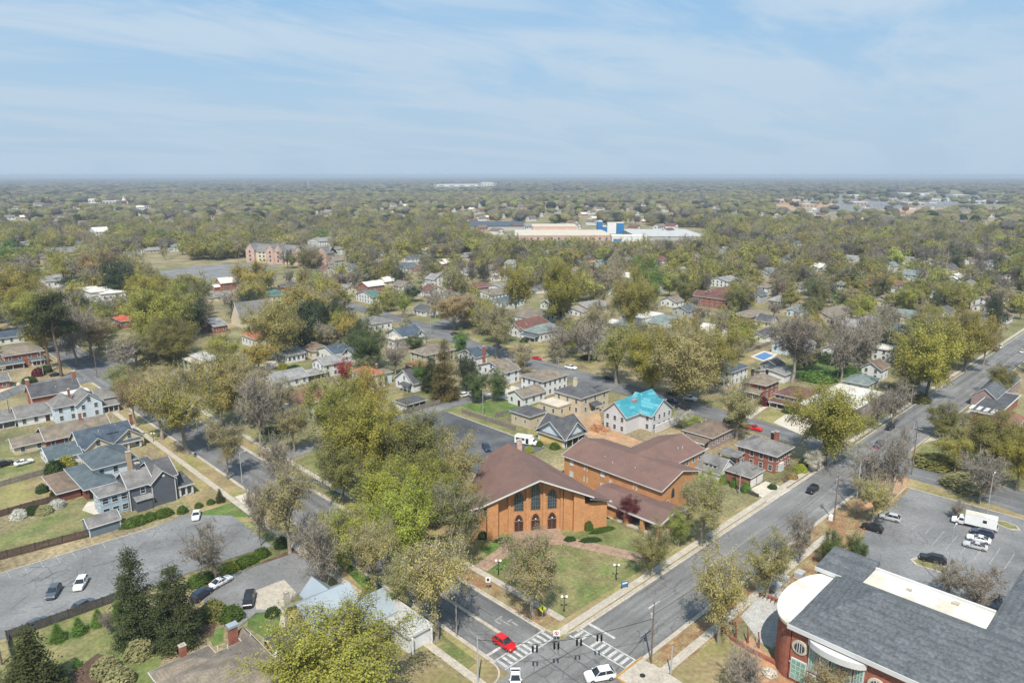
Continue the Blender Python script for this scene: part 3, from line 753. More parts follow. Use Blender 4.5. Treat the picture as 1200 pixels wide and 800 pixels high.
# covered walk with brick pillars
walk = House('covered_walk', 'low brown roofed covered walk with brick pillars beside the burgundy tree', 'walkway', 130.2, 84.4, None)
p = walk.o
pts = [(-.6, 14.5, 3.7), (-.6, -.7, 3.7), (5.0, -.7, 4.9), (5.0, 14.5, 4.9)]
MB().slab(pts, .28).slab([(5.0, 14.5, 4.9), (5.0, -.7, 4.9), (10.6, -.7, 3.9), (10.6, 7.5, 3.9), (9.2, 14.5, 4.2)], .28).slab([(-.6, 21.0, 3.7), (-.6, 14.4, 3.7), (5, 14.4, 4.9), (5, 21.0, 4.9)], .26).slab([(5.0, 21.0, 4.9), (5.0, 14.4, 4.9), (9.2, 14.4, 4.2), (9.2, 21, 4.2)], .26).build('roof', MR['church'], p)
MB().box(-.72, -.6, -.7, 14.5, 3.3, 3.72).ext([(-.7, 3.3), (-.7, 3.72), (5, 4.95), (10.7, 3.92), (10.7, 3.5), (5, 4.5)], 'y', -.85, -.7).build('fascia', M_trim, p)
for x, y in ((0, 0), (0, 4.6), (0, 9.3), (4.9, 0), (9.8, 0)): MB().box(x - .45, x + .45, y - .45, y + .45, 0, 3.6).build('pillar', MC, p)
MB().box(5.4, 9.2, 3.0, 20, 0, 3.7).box(0, 5.3, 12.5, 16.4, 0, 3.5).build('wall', MC, p)
MB().box(-.5, 10, -.5, 16, 0, .16).build('floor', M_conc, p)
BUILT.append((129, 141, 83, 106))

# paved path of big slabs from the doors to the avenue and to the side street
def slab_path(a, b, w, n, m):
    root = bpy.data.objects.new('church_path', None); COL.objects.link(root); root['kind'] = 'structure'
    a = Vector(a); b = Vector(b); d = (b - a).normalized(); nn = Vector((-d.y, d.x)); ln = (b - a).length
    for i in range(n):
        for j in (0, 1):
            s0, s1 = ln * i / n + .06, ln * (i + 1) / n - .06
            o0, o1 = (-w / 2, -.05) if j == 0 else (.05, w / 2)
            q = [a + d * s0 + nn * o0, a + d * s1 + nn * o0, a + d * s1 + nn * o1, a + d * s0 + nn * o1]
            MB().prism([(v.x, v.y) for v in q], 0.0, .135 + .004 * ((i + j) % 3)).build('paving_slab', m, root)
slab_path(CW(15.6, -2.0), (121.2, 78.2), 3.6, 7, M_path)
slab_path(CW(6.6, -2.0), (91.6, 103.2), 3.6, 4, M_path)
_q = [CW(5, -2), CW(18, -2), CW(17, -5), CW(5.5, -5)]
patch('church_path', M_path, _q, .132)

# ---------------------------------------------------------------- school at lower right
sch = House('school_building', 'red brick school with slate grey hipped roof and white rounded end at lower right', 'school', 105.0, -30, None)
S = sch.o
def SX(x): return x - 105.0
def SY(y): return y + 30.0
HS = 10.6
MB().box(SX(105.3), SX(126), SY(-30), SY(41.8), 0, HS).build('wall', MW['brick'], S)
roofp = [(104.6, -31, HS), (104.6, 42.2, HS), (126.3, 42.4, HS + .9), (126.3, -31, HS + .9)]
L_ = lambda pts: [(SX(x), SY(y), z) for x, y, z in pts]
r = MB()
r.slab(L_([(104.5, 42.3, HS), (104.5, -31, HS), (120.0, -31, 13.4), (119.9, 34.0, 13.4)]), .25)
r.slab(L_([(104.5, 42.3, HS), (119.9, 34.0, 13.4), (126.2, 42.5, HS + .4)]), .25)
r.slab(L_([(119.9, 34.0, 13.4), (120.0, -31, 13.4), (123.6, -31, 12.0), (123.6, 38.2, 12.0), (126.2, 42.5, HS + .4)]), .25)
r.build('roof', MR['school'], S)
MB().box(-.55, -.42, SY(-31), SY(42.4), HS - .75, HS + .05).box(-.42, .3, SY(-31), SY(42.3), HS - .85, HS - .4).build('cornice', M_trim, S)
MB().box(0.2, SX(126.3), SY(42.3), SY(42.5), HS - .6, HS + .12).build('cornice', M_trim, S)
# rounded end: half disc under a white roof
cx, cy, rr = SX(115.5), SY(42.0), 10.1
arc = [(cx + rr * math.cos(a), cy + 5.1 * math.sin(a)) for a in [math.pi * k / 24 for k in range(25)]]
MB().prism([(x, y) for x, y in arc], 0, 9.85).build('wall', MW['brick'], S)
arc2 = [(cx + (rr + .35) * math.cos(a), cy + 5.5 * math.sin(a)) for a in [math.pi * k / 24 for k in range(25)]]
MB().prism(arc2, 9.85, 10.3).build('roof', MR['flatw'], S)
MB().box(SX(124.6), SX(132.6), SY(38.3), SY(45.9), 0, 10.9).build('wall', MW['brick'], S)
MB().slab(L_([(124.2, 46.3, 11.2), (124.2, 38.0, 11.2), (133, 38.0, 12.0), (133, 46.3, 12.0)]), .5).build('roof', MR['school'], S)
MB().box(SX(124.05), SX(124.2), SY(38.0), SY(46.3), 10.5, 11.25).build('fascia', M_trim, S)
MB().box(SX(123.7), SX(130.6), SY(18.7), SY(38.0), 0, 11.0).build('wall', MW['brick'], S)
MB().box(SX(123.65), SX(130.7), SY(19.1), SY(38.0), 11.0, 11.35).build('roof', MR['flatw'], S)
MB().box(SX(130.7), SX(131.1), SY(19.1), SY(38.0), 10.6, 11.75).build('parapet', M_trim, S)
MB().box(SX(128.6), SX(129.4), SY(24), SY(25), 11.35, 11.7).build('roof_vent', M_conc, S)
MB().box(SX(127.5), SX(128.1), SY(31), SY(31.8), 11.35, 11.7).build('roof_vent', M_conc, S)
# block beyond with a darker roof
MB().box(SX(124.2), SX(152), SY(-31), SY(18.6), 0, 10.9).build('wall', MW['brick'], S)
MB().slab(L_([(123.7, 19.0, 11.6), (123.7, -31, 11.6), (137, -31, 14.8), (137, 6.0, 14.8)]), .25).slab(L_([(123.7, 19.0, 11.6), (137, 6.0, 14.8), (152.6, 19.0, 11.6)]), .25).build('roof', MR['school'], S)
# facade: round windows, tall green panes and the curved white canopy
def ring_window(y, z, rad=1.35):
    P = [(rad * math.cos(2 * math.pi * k / 20), rad * math.sin(2 * math.pi * k / 20)) for k in range(20)]
    f = MB().ext([(SY(y) + a * 1.05, z + b) for a, b in P], 'x', .1, .32).build('window', M_concw, S)
    g = MB().ext([(SY(y) + a * .68, z + b * .68) for a, b in P], 'x', .04, .1).build('pane', M_glass, f)
    MB().box(.0, .04, SY(y) - .06, SY(y) + .06, z - .9, z + .9).box(.0, .04, SY(y) + .34, SY(y) + .42, z - .78, z + .78).box(.0, .04, SY(y) - .42, SY(y) - .34, z - .78, z + .78).build('glazing_bar', M_trim, f)
ring_window(40.3, 6.9, 1.25); ring_window(28.4, 6.5, 1.25); ring_window(10.5, 6.3)
def tallwin(y, z, w, h):
    f = MB().box(.08, .3, SY(y) - w / 2 - .2, SY(y) + w / 2 + .2, z - .2, z + h + .2).build('window', M_trim, S)
    MB().box(.02, .08, SY(y) - w / 2, SY(y) + w / 2, z, z + h).build('pane', M_glassg, f)
    b = MB()
    for q in range(1, 4): b.box(.0, .03, SY(y) - w / 2, SY(y) + w / 2, z + h * q / 4 - .05, z + h * q / 4 + .05)
    for q in (1 / 3, 2 / 3): b.box(.0, .03, SY(y) - w / 2 + w * q - .05, SY(y) - w / 2 + w * q + .05, z, z + h)
    b.build('glazing_bar', M_trim, f)
tallwin(40.2, 1.0, 2.2, 3.4); tallwin(28.4, .9, 2.2, 3.4)
for k in range(5): tallwin(38.0 - 1.75 * k, 4.0, 1.1, 4.0); tallwin(38.0 - 1.75 * k, .6, 1.1, 2.4)
canopy = [(.32, SY(39.0))] + [(-1.7 * math.sin(math.pi * k / 14) ** .6 - .1, SY(39.0 - 9.0 * k / 14)) for k in range(15)] + [(.32, SY(30.0))]
MB().prism(canopy, 8.5, 9.55).build('canopy', M_trim, S)
MB().box(.12, .3, SY(-30), SY(41.8), 3.55, 3.75).box(.0, .3, SY(-30), SY(22.8), 0, .9).build('string_course', M_conc, S)
BUILT.append((104, 153, -40, 50))
# plaza: brick retaining wall, posts, bicycle rack
rw = thing('retaining_wall', 'low red brick retaining wall curving beside the pale plaza near the school', 'wall', (*G(905, 775), 0))
w = MB(); px = [G(843, 735), G(858, 750), G(880, 764), G(904, 776), G(926, 790)]
for (ax, ay), (bx, by) in zip(px, px[1:]):
    d = Vector((bx - ax, by - ay)); nn = Vector((-d.y, d.x)).normalized() * .22; o = rw.location
    w.prism([(ax + nn.x - o.x, ay + nn.y - o.y), (bx + nn.x - o.x, by + nn.y - o.y), (bx - nn.x - o.x, by - nn.y - o.y), (ax - nn.x - o.x, ay - nn.y - o.y)], 0, .75)
w.build('wall', M_brick, rw)
for k, (u, v) in enumerate(((862, 747), (876, 753), (889, 759))):
    x, y = G(u, v)
    t = thing('brick_post', ['slim brown leaning post on the plaza edge nearest the avenue', 'middle one of the three slim brown posts on the plaza edge', 'slim brown forked post on the plaza edge nearest the school'][k], 'post', (x, y, 0), 0, 'posts along the plaza edge')
    MB().tube((0, 0, 0), (.1, .1, 1.7), .22, .18).build('shaft', MW['brickd'], t); MB().tube((.1, .1, 1.6), (.9, .7, 2.5), .16, .12).build('arm', MW['brickd'], t)
x, y = G(904, 705)
t = thing('bicycle_rack', 'black metal bicycle rack against a low wall near the rounded school end', 'bike rack', (x, y, 0), math.radians(-90))
for k in range(7): MB().tube((-2.4 + .8 * k, -.4, 0), (-2.4 + .8 * k, 0, .95), .06).tube((-2.4 + .8 * k, 0, .95), (-2.4 + .8 * k, .4, 0), .06).build('hoop', M_dark, t)
MB().box(-3.0, 3.0, .6, .8, 0, .8).build('back_wall', M_brick, t)
for (u, v, lab) in ((937, 676, 'pale metal utility box on leaf litter behind the school tower'), (911, 690, 'pale metal utility box hidden under the budding trees by the school'), (918, 682, 'small pale cabinet between two utility boxes under trees')):
    x, y = G(u, v); t = thing('utility_box', lab, 'utility box', (x, y, 0))
    MB().box(-1.1, 1.1, -.8, .8, .12, 1.3).build('cabinet', M_metalg if False else MW['grey'], t); MB().box(-1.2, 1.2, -.9, .9, 0, .12).build('plinth', M_conc, t); MB().box(-.04, .0, -.82, -.8, .2, 1.2).box(.5, .6, -.86, -.8, .6, .8).build('door_handle', M_dark, t)
# ---------------------------------------------------------------- houses one by one
def HB(name, label, N, L, Rr, h, roof, rs, wall, rm, ov=.5, cat='house', w=None, d=None, hN=None, group='houses of the neighbourhood', **k):
    c = shrink(corner(N, L, Rr, hN if hN is not None else h, w, d), ov)
    c = list(c)
    if c[1] - c[0] < 6: c[1] = c[0] + 7.5
    if c[3] - c[2] < 6: c[3] = c[2] + 7.5
    c = tuple(c)
    H = House(name, label, cat, c[0], c[2], group)
    H.c = c
    H.block(*c, h, roof, rs, wall, rm, ov, **k)
    return H
rnd = random.Random(4)
# -- left cluster along the side street
a = HB('brick_house', 'red brick house with dark grey gabled roof and a brick chimney at each end', (36, 466), None, (91, 452), 3.6, 'gx', 3.4, 'brick', 'char', d=10.5, win='xg')
c = a.c; a.chim(c[0] + .1, c[2] + 5.2, 0, 9.0, w=1.0, d=2.0).chim(c[1] - .1, c[2] + 5.2, 0, 9.4, w=1.0, d=2.0)
vents(a.o, [(8, 2, 5.4), (14, 3.4, 6.2), (18, 3.0, 6.0)])
a = HB('white_house', 'white two storey house with grey pyramid roof and front gable near the left edge', (62, 479), None, (92, 472), 5.4, 'hip', 3.4, 'bluew', 'grey', d=9.5, st=2)
c = a.c
a.block(c[1] - .6, c[1] + 7.2, c[2] - 1.2, c[2] + 8.6, 5.4, 'gy', 3.2, 'bluew', 'grey', win='yg', st=2)
a.block(c[1] + 7.2, c[1] + 13.5, c[2] + 4, c[2] + 13, 4.6, 'gx', 2.2, 'grey', 'grey', win='y')
a.block(c[0] + 5, c[1] + 6, c[2] + 9.0, c[2] + 13, 6.6, 'flat', 0, 'white', 'flatw', win='', ov=.2)
a.porch(c[1] + 7.4, c[1] + 12.5, c[2] - .8, c[2] + 3.9, 3.0, 'grey', 4); a.chim(c[1] - 1, c[2] + 5.5, 5, 9.6, w=.7, d=.7)
a = HB('low_white_house', 'long low white house wing with plain grey roof and strip dormer', (19, 491), None, (64, 482), 3.0, 'gx', 2.6, 'white', 'grey', d=11, win='y', doors=(('y', 2),))
c = a.c; a.dormer(c[0] + 12.5, c[2] + 2.0, 4.0, 5.5, 'y', 2.0, 'grey', 'grey', .8)
a.porch(c[0] - 11, c[0] - .6, c[2] + .5, c[2] + 9, 2.8, 'grey', 4, sl=1.6, base=False)
a = HB('ranch_house', 'sprawling brown roofed bungalow between the white house and the teal roofs', (52, 517), None, (131, 499), 3.0, 'gx', 2.7, 'brickd', 'taupe', d=11.5, win='y')
c = a.c; a.block(c[0] - 8, c[0] + .5, c[2] + 1.5, c[2] + 9, 2.7, 'gx', 1.4, 'beige', 'taupe', win='xy').block(c[0] + 7, c[0] + 15, c[2] - 3.2, c[2] + 4.5, 2.8, 'gy', 2.0, 'brickd', 'taupe', win='y')
a.chim(c[1] - 7, c[2] + 5, 4, 8.0, w=.8, d=.8); vents(a.o, [(6, 3.6, 4.6), (20, 4, 4.7)])
a = HB('teal_bungalow', 'cream bungalow with dark slate blue roof, twin front gables and brick porch', (93, 526), None, (163, 513.5), 3.3, 'gx', 3.6, 'cream', 'navy', d=12, win='x')
c = a.c; a.block(c[0] + 1, c[0] + 7.6, c[2] - 1.8, c[2] + 5, 3.2, 'gy', 2.6, 'cream', 'navy', win='g').block(c[0] + 9, c[0] + 17, c[2] - 1.2, c[2] + 5, 3.2, 'gy', 3.0, 'cream', 'navy', win='yg')
a.dormer(c[1] - 5.0, c[2] + 2.2, 4.2, 3.0, 'y', 2.4, 'navy', 'white', 1.1)
a.porch(c[1] - 6, c[1] + 1.2, c[2] - 2.4, c[2] + .4, 2.7, 'navy', 3, post=.5); a.chim(c[0] + 16, c[2] + 6, 5, 8.6, w=.8, d=.8); vents(a.o, [(6, 3.6, 6.2), (11, 4.6, 6.6)])
a = HB('slate_garage', 'low garage with slate blue roof and pale end wall by the parked white car', (56, 540), (40, 527), (97, 530), 2.7, 'gx', 2.0, 'white', 'slate', win='x', wsz=(2.4, 1.2))
a = HB('blue_house', 'pale blue two storey house with slate hipped roof and tan chimney', (108, 551), (90.6, 533.7), (162.5, 537.5), 5.7, 'hip', 3.0, 'bluew', 'slate', st=2, ov=.6)
c = a.c; a.chim(c[0] + 8.5, c[2] - .4, 0, 8.3, w=1.2, d=.9, m=MW['tan']); vents(a.o, [(2.4, 4.6, 6.9), (6.0, 4.8, 7.6)])
a.block(c[1], c[1] + 4.5, c[2] + 1, c[2] + 6, 2.8, 'hip', 1.0, 'blue', 'slate', win='')
a = HB('low_slate_extension', 'low slate roofed extension with deep open carport below the pale blue house', (98, 575), (76, 549), (121, 566), 2.9, 'hip', 1.5, 'brickd', 'slate', win='')
c = a.c; a.block(c[0] - 5.4, c[0] - .4, c[2] + 3.5, c[3] - .5, 2.4, 'hip', .7, 'brickd', 'brown', win='x')
MB().box(.8, c[1] - c[0] - .6, -.06, .02, .1, 2.3).build('carport_shade_panel', M_dark, a.o)  # flat dark panel paints the shade under the carport roof
# dark grey house with white trim
x0, y0 = G(156, 601); x1 = G(210, 583)[0]
a = House('dark_grey_house', 'dark grey two storey house with white trim, front gable and corner porch', 'house', x0, y0); c = (x0, x1, y0, y0 + 9.5)
a.block(x0, x1 - 5.0, y0 + 1.4, y0 + 10, 6.2, 'gx', 2.7, 'dgrey', 'grey', ov=.4, win='y', st=2, sp=5.0)
a.block(x0 + 5.0, x0 + 10.6, y0, y0 + 6.0, 6.3, 'gy', 2.6, 'dgrey', 'grey', ov=.4, win='', st=2)
a.block(x1 - 5.2, x1, y0 + 1.2, y0 + 12.5, 6.6, 'gx', 3.0, 'dgrey', 'char', ov=.4, win='', st=2)
a.block(x0 - 6.2, x0 + .2, y0 + 2.4, y0 + 8.5, 5.4, 'hip', 1.4, 'blue', 'grey', ov=.4, win='xy', st=2, sp=2.1, wsz=(1.3, 1.4))
a.porch(x1 + .1, x1 + 3.6, y0 + .6, y0 + 9, 3.2, 'char', 3, post=.45); a.chim(x1 - 7.6, y0 + 5.8, 6, 10.4, w=1.1, d=1.1, m=MW['dgrey'])
MB().tube((8.0, -.06, 7.6), (8.0, -.12, 7.6), .35, n=10).build('round_vent', M_trim, a.o)
for xx in (0, 5.0, 10.6, x1 - x0): MB().box(xx - .1, xx + .1, -.05 if xx in (5.0, 10.6) else 1.1, .1 if xx in (5.0, 10.6) else 1.35, 0, 6.2).build('corner_board', M_trim, a.o)
MB().box(1.0, 4.6, -.6, 1.4, 0, 3.0).build('wall', MW['dgrey'], a.o); MB().slab([(.8, -.9, 3.0), (5.0, -.9, 3.0), (5.0, 1.4, 3.5), (.8, 1.4, 3.5)], .12).build('lean_to_roof', MR['lgrey'], a.o)
c2 = shrink(corner((103, 619.4), (96, 609), (142, 607), 2.5), .3)
a = House('garden_shed', 'long slate blue garage with pale grey roof beside the brown fence', 'shed', c2[0], c2[2], None); a.block(*c2, 2.5, 'gx', 1.3, 'shed', 'grey', ov=.3, win='')
for xx in (0, c2[1] - c2[0]): MB().box(xx - .12, xx + .12, -.08, .1, 0, 2.5).build('corner_board', M_trim, a.o)
# far left brick house and neighbour
a = HB('brick_house', 'red brick two storey house with tan hipped roof and white porches at the left edge', (4, 418), None, (51, 410), 5.8, 'hip', 3.0, 'brick', 'taupe', d=14, st=2)
c = a.c; a.porch(c[0] + 9, c[1] - .5, c[2] - 3, c[2], 2.8, 'slate', 4).porch(c[0] - 6, c[0] + 6, c[2] - 3.4, c[2], 2.8, 'slate', 4)
a = HB('brick_house', 'red brick porch house cut off by the left edge below the tan roofed house', (-30, 452), None, (14, 446), 3.2, 'gx', 2.0, 'brick', 'grey', d=9, win='y')
a = HB('grey_house', 'small grey roofed house at the left edge above the tan hipped roof', (-14, 398), None, (26, 390), 3.5, 'gx', 2.4, 'white', 'navy', d=9)
# -- bottom foreground
x1, y1 = G(288, 737, 3.6); x0 = G(165, 775.5, 3.6)[0]
a = House('taupe_roof_house', 'house with broad taupe hipped roof and two chimneys at the bottom edge', 'house', x0 + .5, y1 - 18); a.block(x0 + .5, x1 - .5, y1 - 18, y1 - 3.4, 3.6, 'hip', 2.7, 'brickd', 'taupe', ov=.5, win='x')
a.block(x0 + .5, x0 + 9.2, y1 - 6, y1 - .5, 3.55, 'hip', 1.3, 'brickd', 'taupe', ov=.5, win='').block(x0 + 14.8, x1 - .5, y1 - 6, y1 - .5, 3.55, 'hip', 1.3, 'brickd', 'taupe', ov=.5, win='')
a.chim(x0 + 5.6, y1 + .3, 0, 5.6, w=1.0, d=.9).chim(x0 + 13.6, y1 - 1.0, 0, 6.0, w=1.4, d=1.1); MB().box(13.6 - .5 - .9, 13.6 - .5 + .9, 16.3, 17.7, 6.0, 6.45).build('chimney_cowl', MR['metal'], a.o)
vents(a.o, [(9.2, 13.8, 5.3), (10.4, 12.6, 5.6), (14.8, 13.7, 5.0)])
c = corner((322, 762), (306, 757), (346, 738), 2.8)
a = House('link_building', 'narrow dark roofed link with white arched awning between taupe and light metal roofs', 'annex', c[0], c[2], None); a.block(c[0], c[1], c[2], c[2] + 4.0, 2.8, 'gx', .8, 'brickd', 'char', ov=.3, win='')
MB().ext([(.2 + 1.1 * math.cos(q), 2.0 + 1.1 * math.sin(q)) for q in [math.pi * k / 10 for k in range(11)]], 'y', -2.2, -.5).build('awning', M_trim, a.o)
# pale metal roofed house
a = House('metal_roof_house', 'yellow house with pale blue standing seam metal roof of many gables', 'house', 52.8, 99.0); X0, Y0 = a.x, a.y
a.block(52.8, 62.2, 103.4, 113.6, 3.9, 'gx', 3.1, 'yellow', 'metal', ov=.6, win='xyg', trim=MR['metal'])
a.block(57.4, 62.0, 107, 116.2, 3.6, 'gy', 2.2, 'yellow', 'metal', ov=.5, win='', trim=MR['metal'])
a.block(58.6, 66.4, 99.3, 106.2, 3.9, 'gx', 2.7, 'yellow', 'metal', ov=.6, win='xyg', trim=MR['metal'])
a.block(54.4, 59.4, 99.4, 105.2, 3.7, 'gy', 2.0, 'yellow', 'metal', ov=.5, win='g', trim=MR['metal'])
a.chim(53.6, 115.2, 0, 6.0, w=.8, d=.8, m=M_conc)
c = corner((481, 746), (453, 722), (491, 741), 3.0)
a.block(c[0] - .5, c[0] + 4.4, c[2], c[2] + 10.5, 3.0, 'flat', 0, 'white', 'flatg', ov=.3, win='')
for xx, yy in ((0, 0), (4.2, 0)): MB().tube((c[0] - X0 + xx, c[2] - Y0 - .6 + yy, 0), (c[0] - X0 + xx, c[2] - Y0 - .6 + yy, 3.0), .22, n=10).build('column', M_trim, a.o)
# -- behind the side street, centre left
a = HB('villa', 'white villa with tall columns and russet tiled hipped roof', (350, 476), (325.6, 462.5), (398, 463), 6.2, 'hip', 2.8, 'white', 'rust', sp=2.3, wsz=(.9, 2.0), st=2)
c = a.c; a.porch(c[0] - 2.6, c[0], c[2] + 1.0, c[3] - 2, 5.0, 'cream', 6, face='x', sl=.1, post=.5)
a = HB('long_white_house', 'long white house with light grey roof and flat carport behind the villa', (323, 448), None, (364, 440), 3.1, 'gx', 2.2, 'white', 'lgrey', d=13, win='xy')
c = a.c; a.porch(c[1] + .4, c[1] + 9.5, c[2] + 1, c[2] + 9, 2.7, 'lgrey', 4, sl=.2)
a = HB('white_house', 'white two storey house with grey roof beside the crimson tree', (379, 428), (372, 421), (406, 422), 5.5, 'gx', 2.0, 'white', 'lgrey', st=2)
a = HB('white_house', 'white house with navy roof and crossed white front gables behind the crimson tree', (392, 416), (383, 406), (416, 412), 4.6, 'gx', 2.4, 'white', 'navy'); c = a.c
a.block(c[0] + 2, c[0] + 8, c[2] - 1.4, c[2] + 4, 4.4, 'gy', 2.4, 'white', 'navy', win='yg').block(c[0] + 8.4, c[0] + 13, c[2] - 1.2, c[2] + 4, 3.8, 'gy', 1.9, 'white', 'navy', win='yg')
a = HB('brown_roof_house', 'pale house with brown pyramid roof left of the navy roofed white house', (366, 412), (357, 406), (386, 407), 4.0, 'hip', 2.6, 'cream', 'brown')
a = HB('white_cottage', 'white house with bright orange tiled hipped roof behind the olive oaks', (431, 441.5), (416, 433), (447, 437), 5.6, 'hip', 1.9, 'white', 'terra', st=2)
c = a.c; a.chim(c[1] - 1.5, c[2] + 3, 6, 8.8, w=.7, d=.7); a.block(c[1] - .3, c[1] + 5, c[2] + 2.2, c[2] + 8, 4.6, 'hip', 1.2, 'mint', 'taupe', win='y')
a = HB('white_gabled_house', 'white gable ended house with dark roof left of the bronze green cypress', (484, 450), (463, 442), (500, 443), 3.6, 'gx', 4.2, 'white', 'char', win='xg'); c = a.c
MB().slab([(-2.6, 6.5, 2.7), (-2.6, .6, 2.7), (0, .6, 3.3), (0, 6.5, 3.3)], .14).build('awning', MR['char'], a.o)
for yy in (.8, 3.5, 6.2): MB().box(-2.5, -2.35, yy - .08, yy + .08, 0, 2.7).build('post', M_trim, a.o)
a = HB('dark_garage', 'small open garage with charcoal hipped roof behind the alley fence', (476, 475), (465.6, 468.5), (500, 468), 2.6, 'hip', .9, 'white', 'char', win='')
c = a.c
for k in range(3): MB().box(.6 + k * 2.7, 2.7 + k * 2.7, -.05, .02, .1, 2.1).build('carport_shade_panel', M_dark, a.o)  # dark panels on the wall, painted shade of the open bays
a = HB('orange_roof_shed', 'small shed with orange roof between the trees and the beige house', (487, 431), (480, 428), (497, 428), 2.8, 'hip', 1.2, 'brick', 'terra', win='x')
a = HB('beige_house', 'large beige house with taupe roof above the bronze green cypress', (498, 417), (482, 411), (530, 408), 5.0, 'hip', 2.6, 'beige', 'taupe', st=2)
a = HB('navy_roof_house', 'white house with navy cross gabled roof and white porch by the back street bend', (471, 395), (461, 388), (494, 389), 5.0, 'gx', 3.0, 'white', 'navy'); c = a.c
a.block(c[0] - 6, c[0] + 1, c[2] - 2, c[2] + 4, 4.6, 'flat', 0, 'white', 'cream', win='xy').block(c[1] - 6, c[1], c[2] - 1.6, c[2] + 4, 4.6, 'gy', 2.4, 'white', 'navy', win='yg')
a = HB('white_brick_house', 'white gabled house with tall red brick chimney and slate roof', (557, 419), (548, 410), (571, 415), 5.4, 'gx', 2.4, 'white', 'navy', st=2, win='xg'); c = a.c
a.chim(c[0] + 4.6, c[2] - .3, 0, 9.4, w=1.2, d=.8)
a = HB('cream_house', 'cream house with grey brown roof and paired gables beside the large white house', (592, 437), (572, 424), (614, 433), 5.2, 'gx', 2.8, 'white', 'taupe', st=2, win='xyg'); c = a.c
a.block(c[0] - 2.4, c[0] + 4, c[2] + 1.0, c[2] + 6.4, 5.0, 'gx', 2.2, 'white', 'taupe', win='xg', st=2).block(c[0] - 6.5, c[0] - .6, c[2] + 4, c[2] + 9.6, 2.6, 'gx', 1.0, 'cream', 'taupe', win='x').block(c[0] - 5.5, c[0] - .5, c[2] - 2.5, c[2] + 3, 2.4, 'gx', .8, 'cream', 'taupe', win='x')
a = HB('large_white_house', 'large white two storey house with broad taupe hipped roof', (636, 447.5), (609, 440), (662, 437.5), 6.2, 'hip', 2.2, 'white', 'taupe', st=2, sp=2.6); c = a.c
a = HB('white_annex', 'white gabled annex in front of the large white house', (612.5, 466), (601.5, 461), (635, 456), 3.8, 'gx', 1.8, 'white', 'taupe', win='xy', doors=(('x', 0),))
a = HB('beige_mansion', 'big beige stucco house with charcoal hipped roof and pale chimney', (681, 467.5), (648, 458), (719, 457), 6.2, 'hip', 3.0, 'beige', 'char', st=2, sp=4.0); c = a.c
a.chim(c[0] + 4.4, c[2] + 6.5, 6, 11.2, w=1.1, d=1.1, m=MW['cream']); a.dormer(c[0] + 11, c[2] + 2.2, 7.0, 2.4, 'y', 2.2, 'char', 'white', .9)
a.porch(c[0] + 4.6, c[0] + 8.6, c[2] - 3, c[2], 2.9, 'char', 3)
c = shrink(corner((654, 478), (632.5, 471), (677, 476.5), 3.3), .2)
a.block(c[0], c[0] + 8.2, c[2], c[3], 3.3, 'flat', 0, 'beige', 'cream', ov=.2, win='xy', trim=MR['cream'])
a = HB('beige_garage', 'beige two storey garage with charcoal pyramid roof beside the white minibus', (621, 489), (597, 481), (643, 482.5), 4.4, 'hip', 1.9, 'beige', 'char', win='xy', sp=4.2, wsz=(.7, 1.1))
c = corner((662, 515), (628, 502.5), (688, 503.5), 3.2)
a = House('blue_gabled_garage', 'pale blue gabled pavilion with dark crossed roof beside the building site', 'garage', c[0], c[2]); 
a.block(c[0] + .8, c[1] - .8, c[2] + .8, c[3] - .6, 3.2, 'gx', 4.0, 'bluew', 'char', ov=.8, win='').block(c[0] + 1.1, c[1] - 1.1, c[2] + .8, c[3] - .6, 3.2, 'gy', 4.0, 'bluew', 'char', ov=.8, win='')
X_, Y_ = c[1] - c[0], c[3] - c[2]
MB().box(.76, .79, 1.6, Y_ - 1.6, .1, 3.0).build('wall_panel', MW['yellow'], a.o); MB().box(1.6, X_ - 1.6, .74, .79, .1, 2.8).build('carport_shade_panel', M_dark, a.o)  # dark sheet on the front is the pavilion's inner shade, painted
for q in (0, .33, .66, 1): MB().box(1.5 + q * (X_ - 3) - .12, 1.5 + q * (X_ - 3) + .12, .55, .74, 0, 3.1).build('post', M_trim, a.o)
# house being rebuilt under blue sheeting
TM = mat('blue_underlay', (0.055, 0.27, 0.33), var=.22, scale=.9, fine=.12, fscale=3, col2=(0.13, 0.37, 0.42), big=.45, rough=.6, band=('Z', 1.7, .22, .3))
MR['tarp'] = TM
c = shrink(corner((734, 489), (705, 481), None, 6.0, w=21), .5)
a = House('blue_tarped_house', 'house under construction with bright turquoise roof sheeting and white wrapped walls', 'house', c[0], c[2]); 
a.block(c[0], c[1], c[2], c[3], 6.0, 'gx', 3.9, 'wrap', 'tarp', win='x', st=2, sp=2.4)
a.block(c[0] + 8.0, c[0] + 19.4, c[2] - 4.5, c[2] + 6, 5.6, 'gy', 4.2, 'wrap', 'tarp', win='xy', st=2, sp=2.8)
a.chim(c[0] + 8.2, c[2] + 3.4, 6.6, 9.4, w=2.6, d=2.2, m=MW['mauve'], cap=False); a.block(c[1] - .2, c[1] + 3.4, c[2] + 1, c[2] + 5.5, 6.4, 'hip', 2.2, 'white', 'navy', win='y')
MB().box(8.0, 21.2, -6.2, -5.8, 0, 2.5).build('site_wall', MW['wrap'], a.o)
SHM_ = [mat('blue_sheet_%s' % n_, c_, var=.12, scale=1.5, fine=.10, fscale=4, rough=.6) for n_, c_ in (('plain', (.05, .265, .32)), ('pale', (.095, .335, .385)), ('deep', (.04, .225, .285)))]
